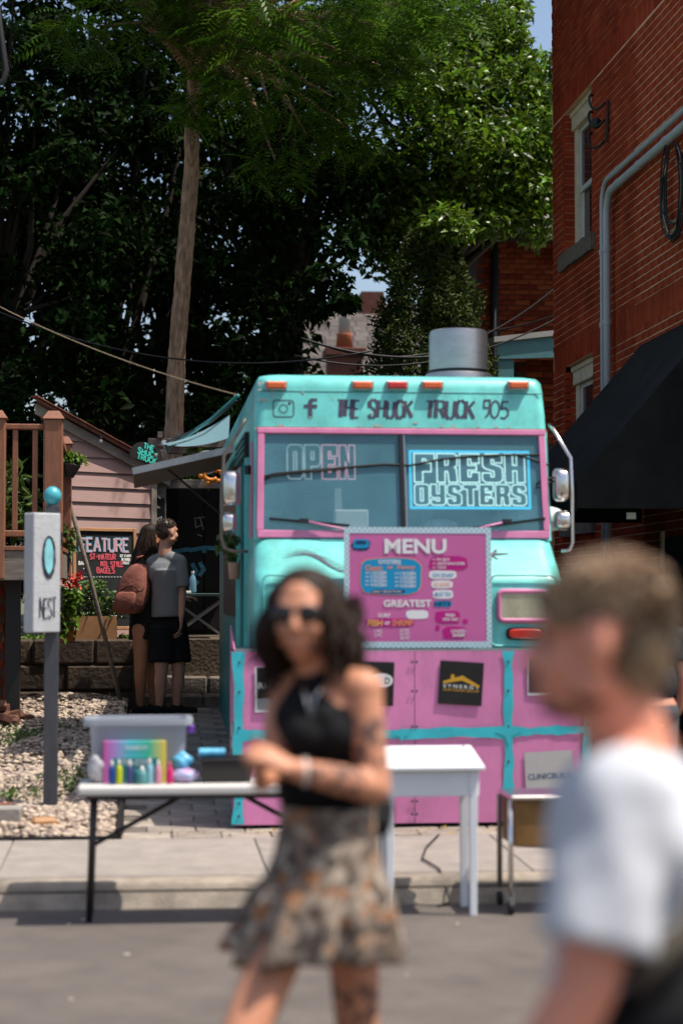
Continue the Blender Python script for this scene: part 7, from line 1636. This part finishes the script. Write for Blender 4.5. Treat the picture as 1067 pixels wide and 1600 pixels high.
# ---- person in dark T-shirt at the right edge, on the pavement
Y3 = 10.9; RJ = lambda px, py, dy=0.0: P(px, py, Y3 + dy); gz3 = .152
r0 = RJ(1030, 1330); r0.z = gz3
pr = thing('person', r0, 'person in dark grey T-shirt and jeans behind the white shirted man', 'person')
mb = MB(); hc = RJ(1022, 935); f, r, u, hq = head(mb, hc, Vector((.4, .9, -.1)), .22)
mb.capsule(RJ(1022, 958), RJ(1022, 980), .052, .058); mb.ell(RJ(1020, 1010), ((.165, 0, 0), (0, .11, 0), (0, 0, .14))); mb.ell(RJ(1018, 1060), ((.150, 0, 0), (0, .11, 0), (0, 0, .16))); mb.ell(RJ(1018, 1110), ((.155, 0, 0), (0, .12, 0), (0, 0, .13)))
sR, sL = RJ(1057, 995), RJ(985, 995); eR, wR = RJ(1068, 1060, -.02), RJ(1064, 1100, .10); eL, wL = RJ(972, 1060), RJ(980, 1110, .1)
for a_, b2_, c_ in ((sR, eR, wR), (sL, eL, wL)): mb.capsule(RJ(1020, 986), a_, .05, .056); mb.capsule(a_, b2_, .050, .042); mb.capsule(b2_, c_, .040, .028)
hand(mb, wR, Vector((-.3, .3, -.6)), (.6, 0, .5), (0, 1, .3), .17, .35); hand(mb, wL, Vector((.2, .3, -.8)), (-.8, 0, .2), (0, 1, .3), .17, .35)
for px, dy in ((1003, 0), (1034, .03)):
    hp = RJ(px, 1130, dy); kn_ = Vector((hp.x, hp.y - .02, gz3 + .44)); an = Vector((hp.x, hp.y + .02, gz3 + .08)); mb.capsule(hp, kn_, .085, .058); mb.capsule(kn_, an, .058, .038)
skinmesh(mb, 'body', skin('skin_pr', (.50, .24, .16)), pr, .008, 4)
mb = MB(); mb.ell(RJ(1020, 1012), ((.180, 0, 0), (0, .125, 0), (0, 0, .145))); mb.ell(RJ(1018, 1060), ((.165, 0, 0), (0, .125, 0), (0, 0, .17))); mb.capsule(RJ(1020, 985), sR, .056, .064); mb.capsule(RJ(1020, 985), sL, .056, .064); mb.tube([sR, sR.lerp(eR, .6)], [.064, .070], 16); mb.tube([sL, sL.lerp(eL, .6)], [.064, .070], 16)
skinmesh(mb, 'tshirt', fabric('teedark', (.035, .038, .042)), pr, .010, 4, crease)
mb = MB()
for px, dy in ((1003, 0), (1034, .03)):
    hp = RJ(px, 1120, dy); mb.tube([hp, Vector((hp.x, hp.y - .02, gz3 + .44)), Vector((hp.x, hp.y + .02, gz3 + .06))], [.10, .078, .066], 16)
mb.ell(RJ(1018, 1112), ((.162, 0, 0), (0, .125, 0), (0, 0, .11))); skinmesh(mb, 'jeans', fabric('jeansgrey', (.07, .075, .085)), pr, .010, 4)
mb = MB(); E = lambda a, b, d, x, y, z: mb.ell(hq(a, b, d), (r * x, f * y, u * z), 16, 12); E(0, -.025, .045, .078, .090, .072); E(0, -.055, .0, .072, .056, .07); pts = []; drs = []
for d in scalp_points(None, 260, 45, lambda d: d.z > .2 or (d.y < -.35 and d.z > -.5)): pts.append(hq(d.x * .074, -.02 + d.y * .09, .045 + d.z * .072)); drs.append(r * d.x + f * d.y + u * (d.z + .3))
hairtufts(mb, pts, drs, .025, .006, 46, .003, 3, 4); mb.build('hair', mat('greyhair', (.30, .28, .26), .5, var=.3, scale=20), pr, smooth=True, fixn=False)
for px, dy in ((1003, 0), (1034, .03)):
    hp = RJ(px, 1130, dy); q_ = MB(); shoe(q_, Vector((hp.x, hp.y - .04, gz3)), (.3, .9, 0), .26, .046); q_.build('shoe', 'shoeblack', pr, smooth=True)
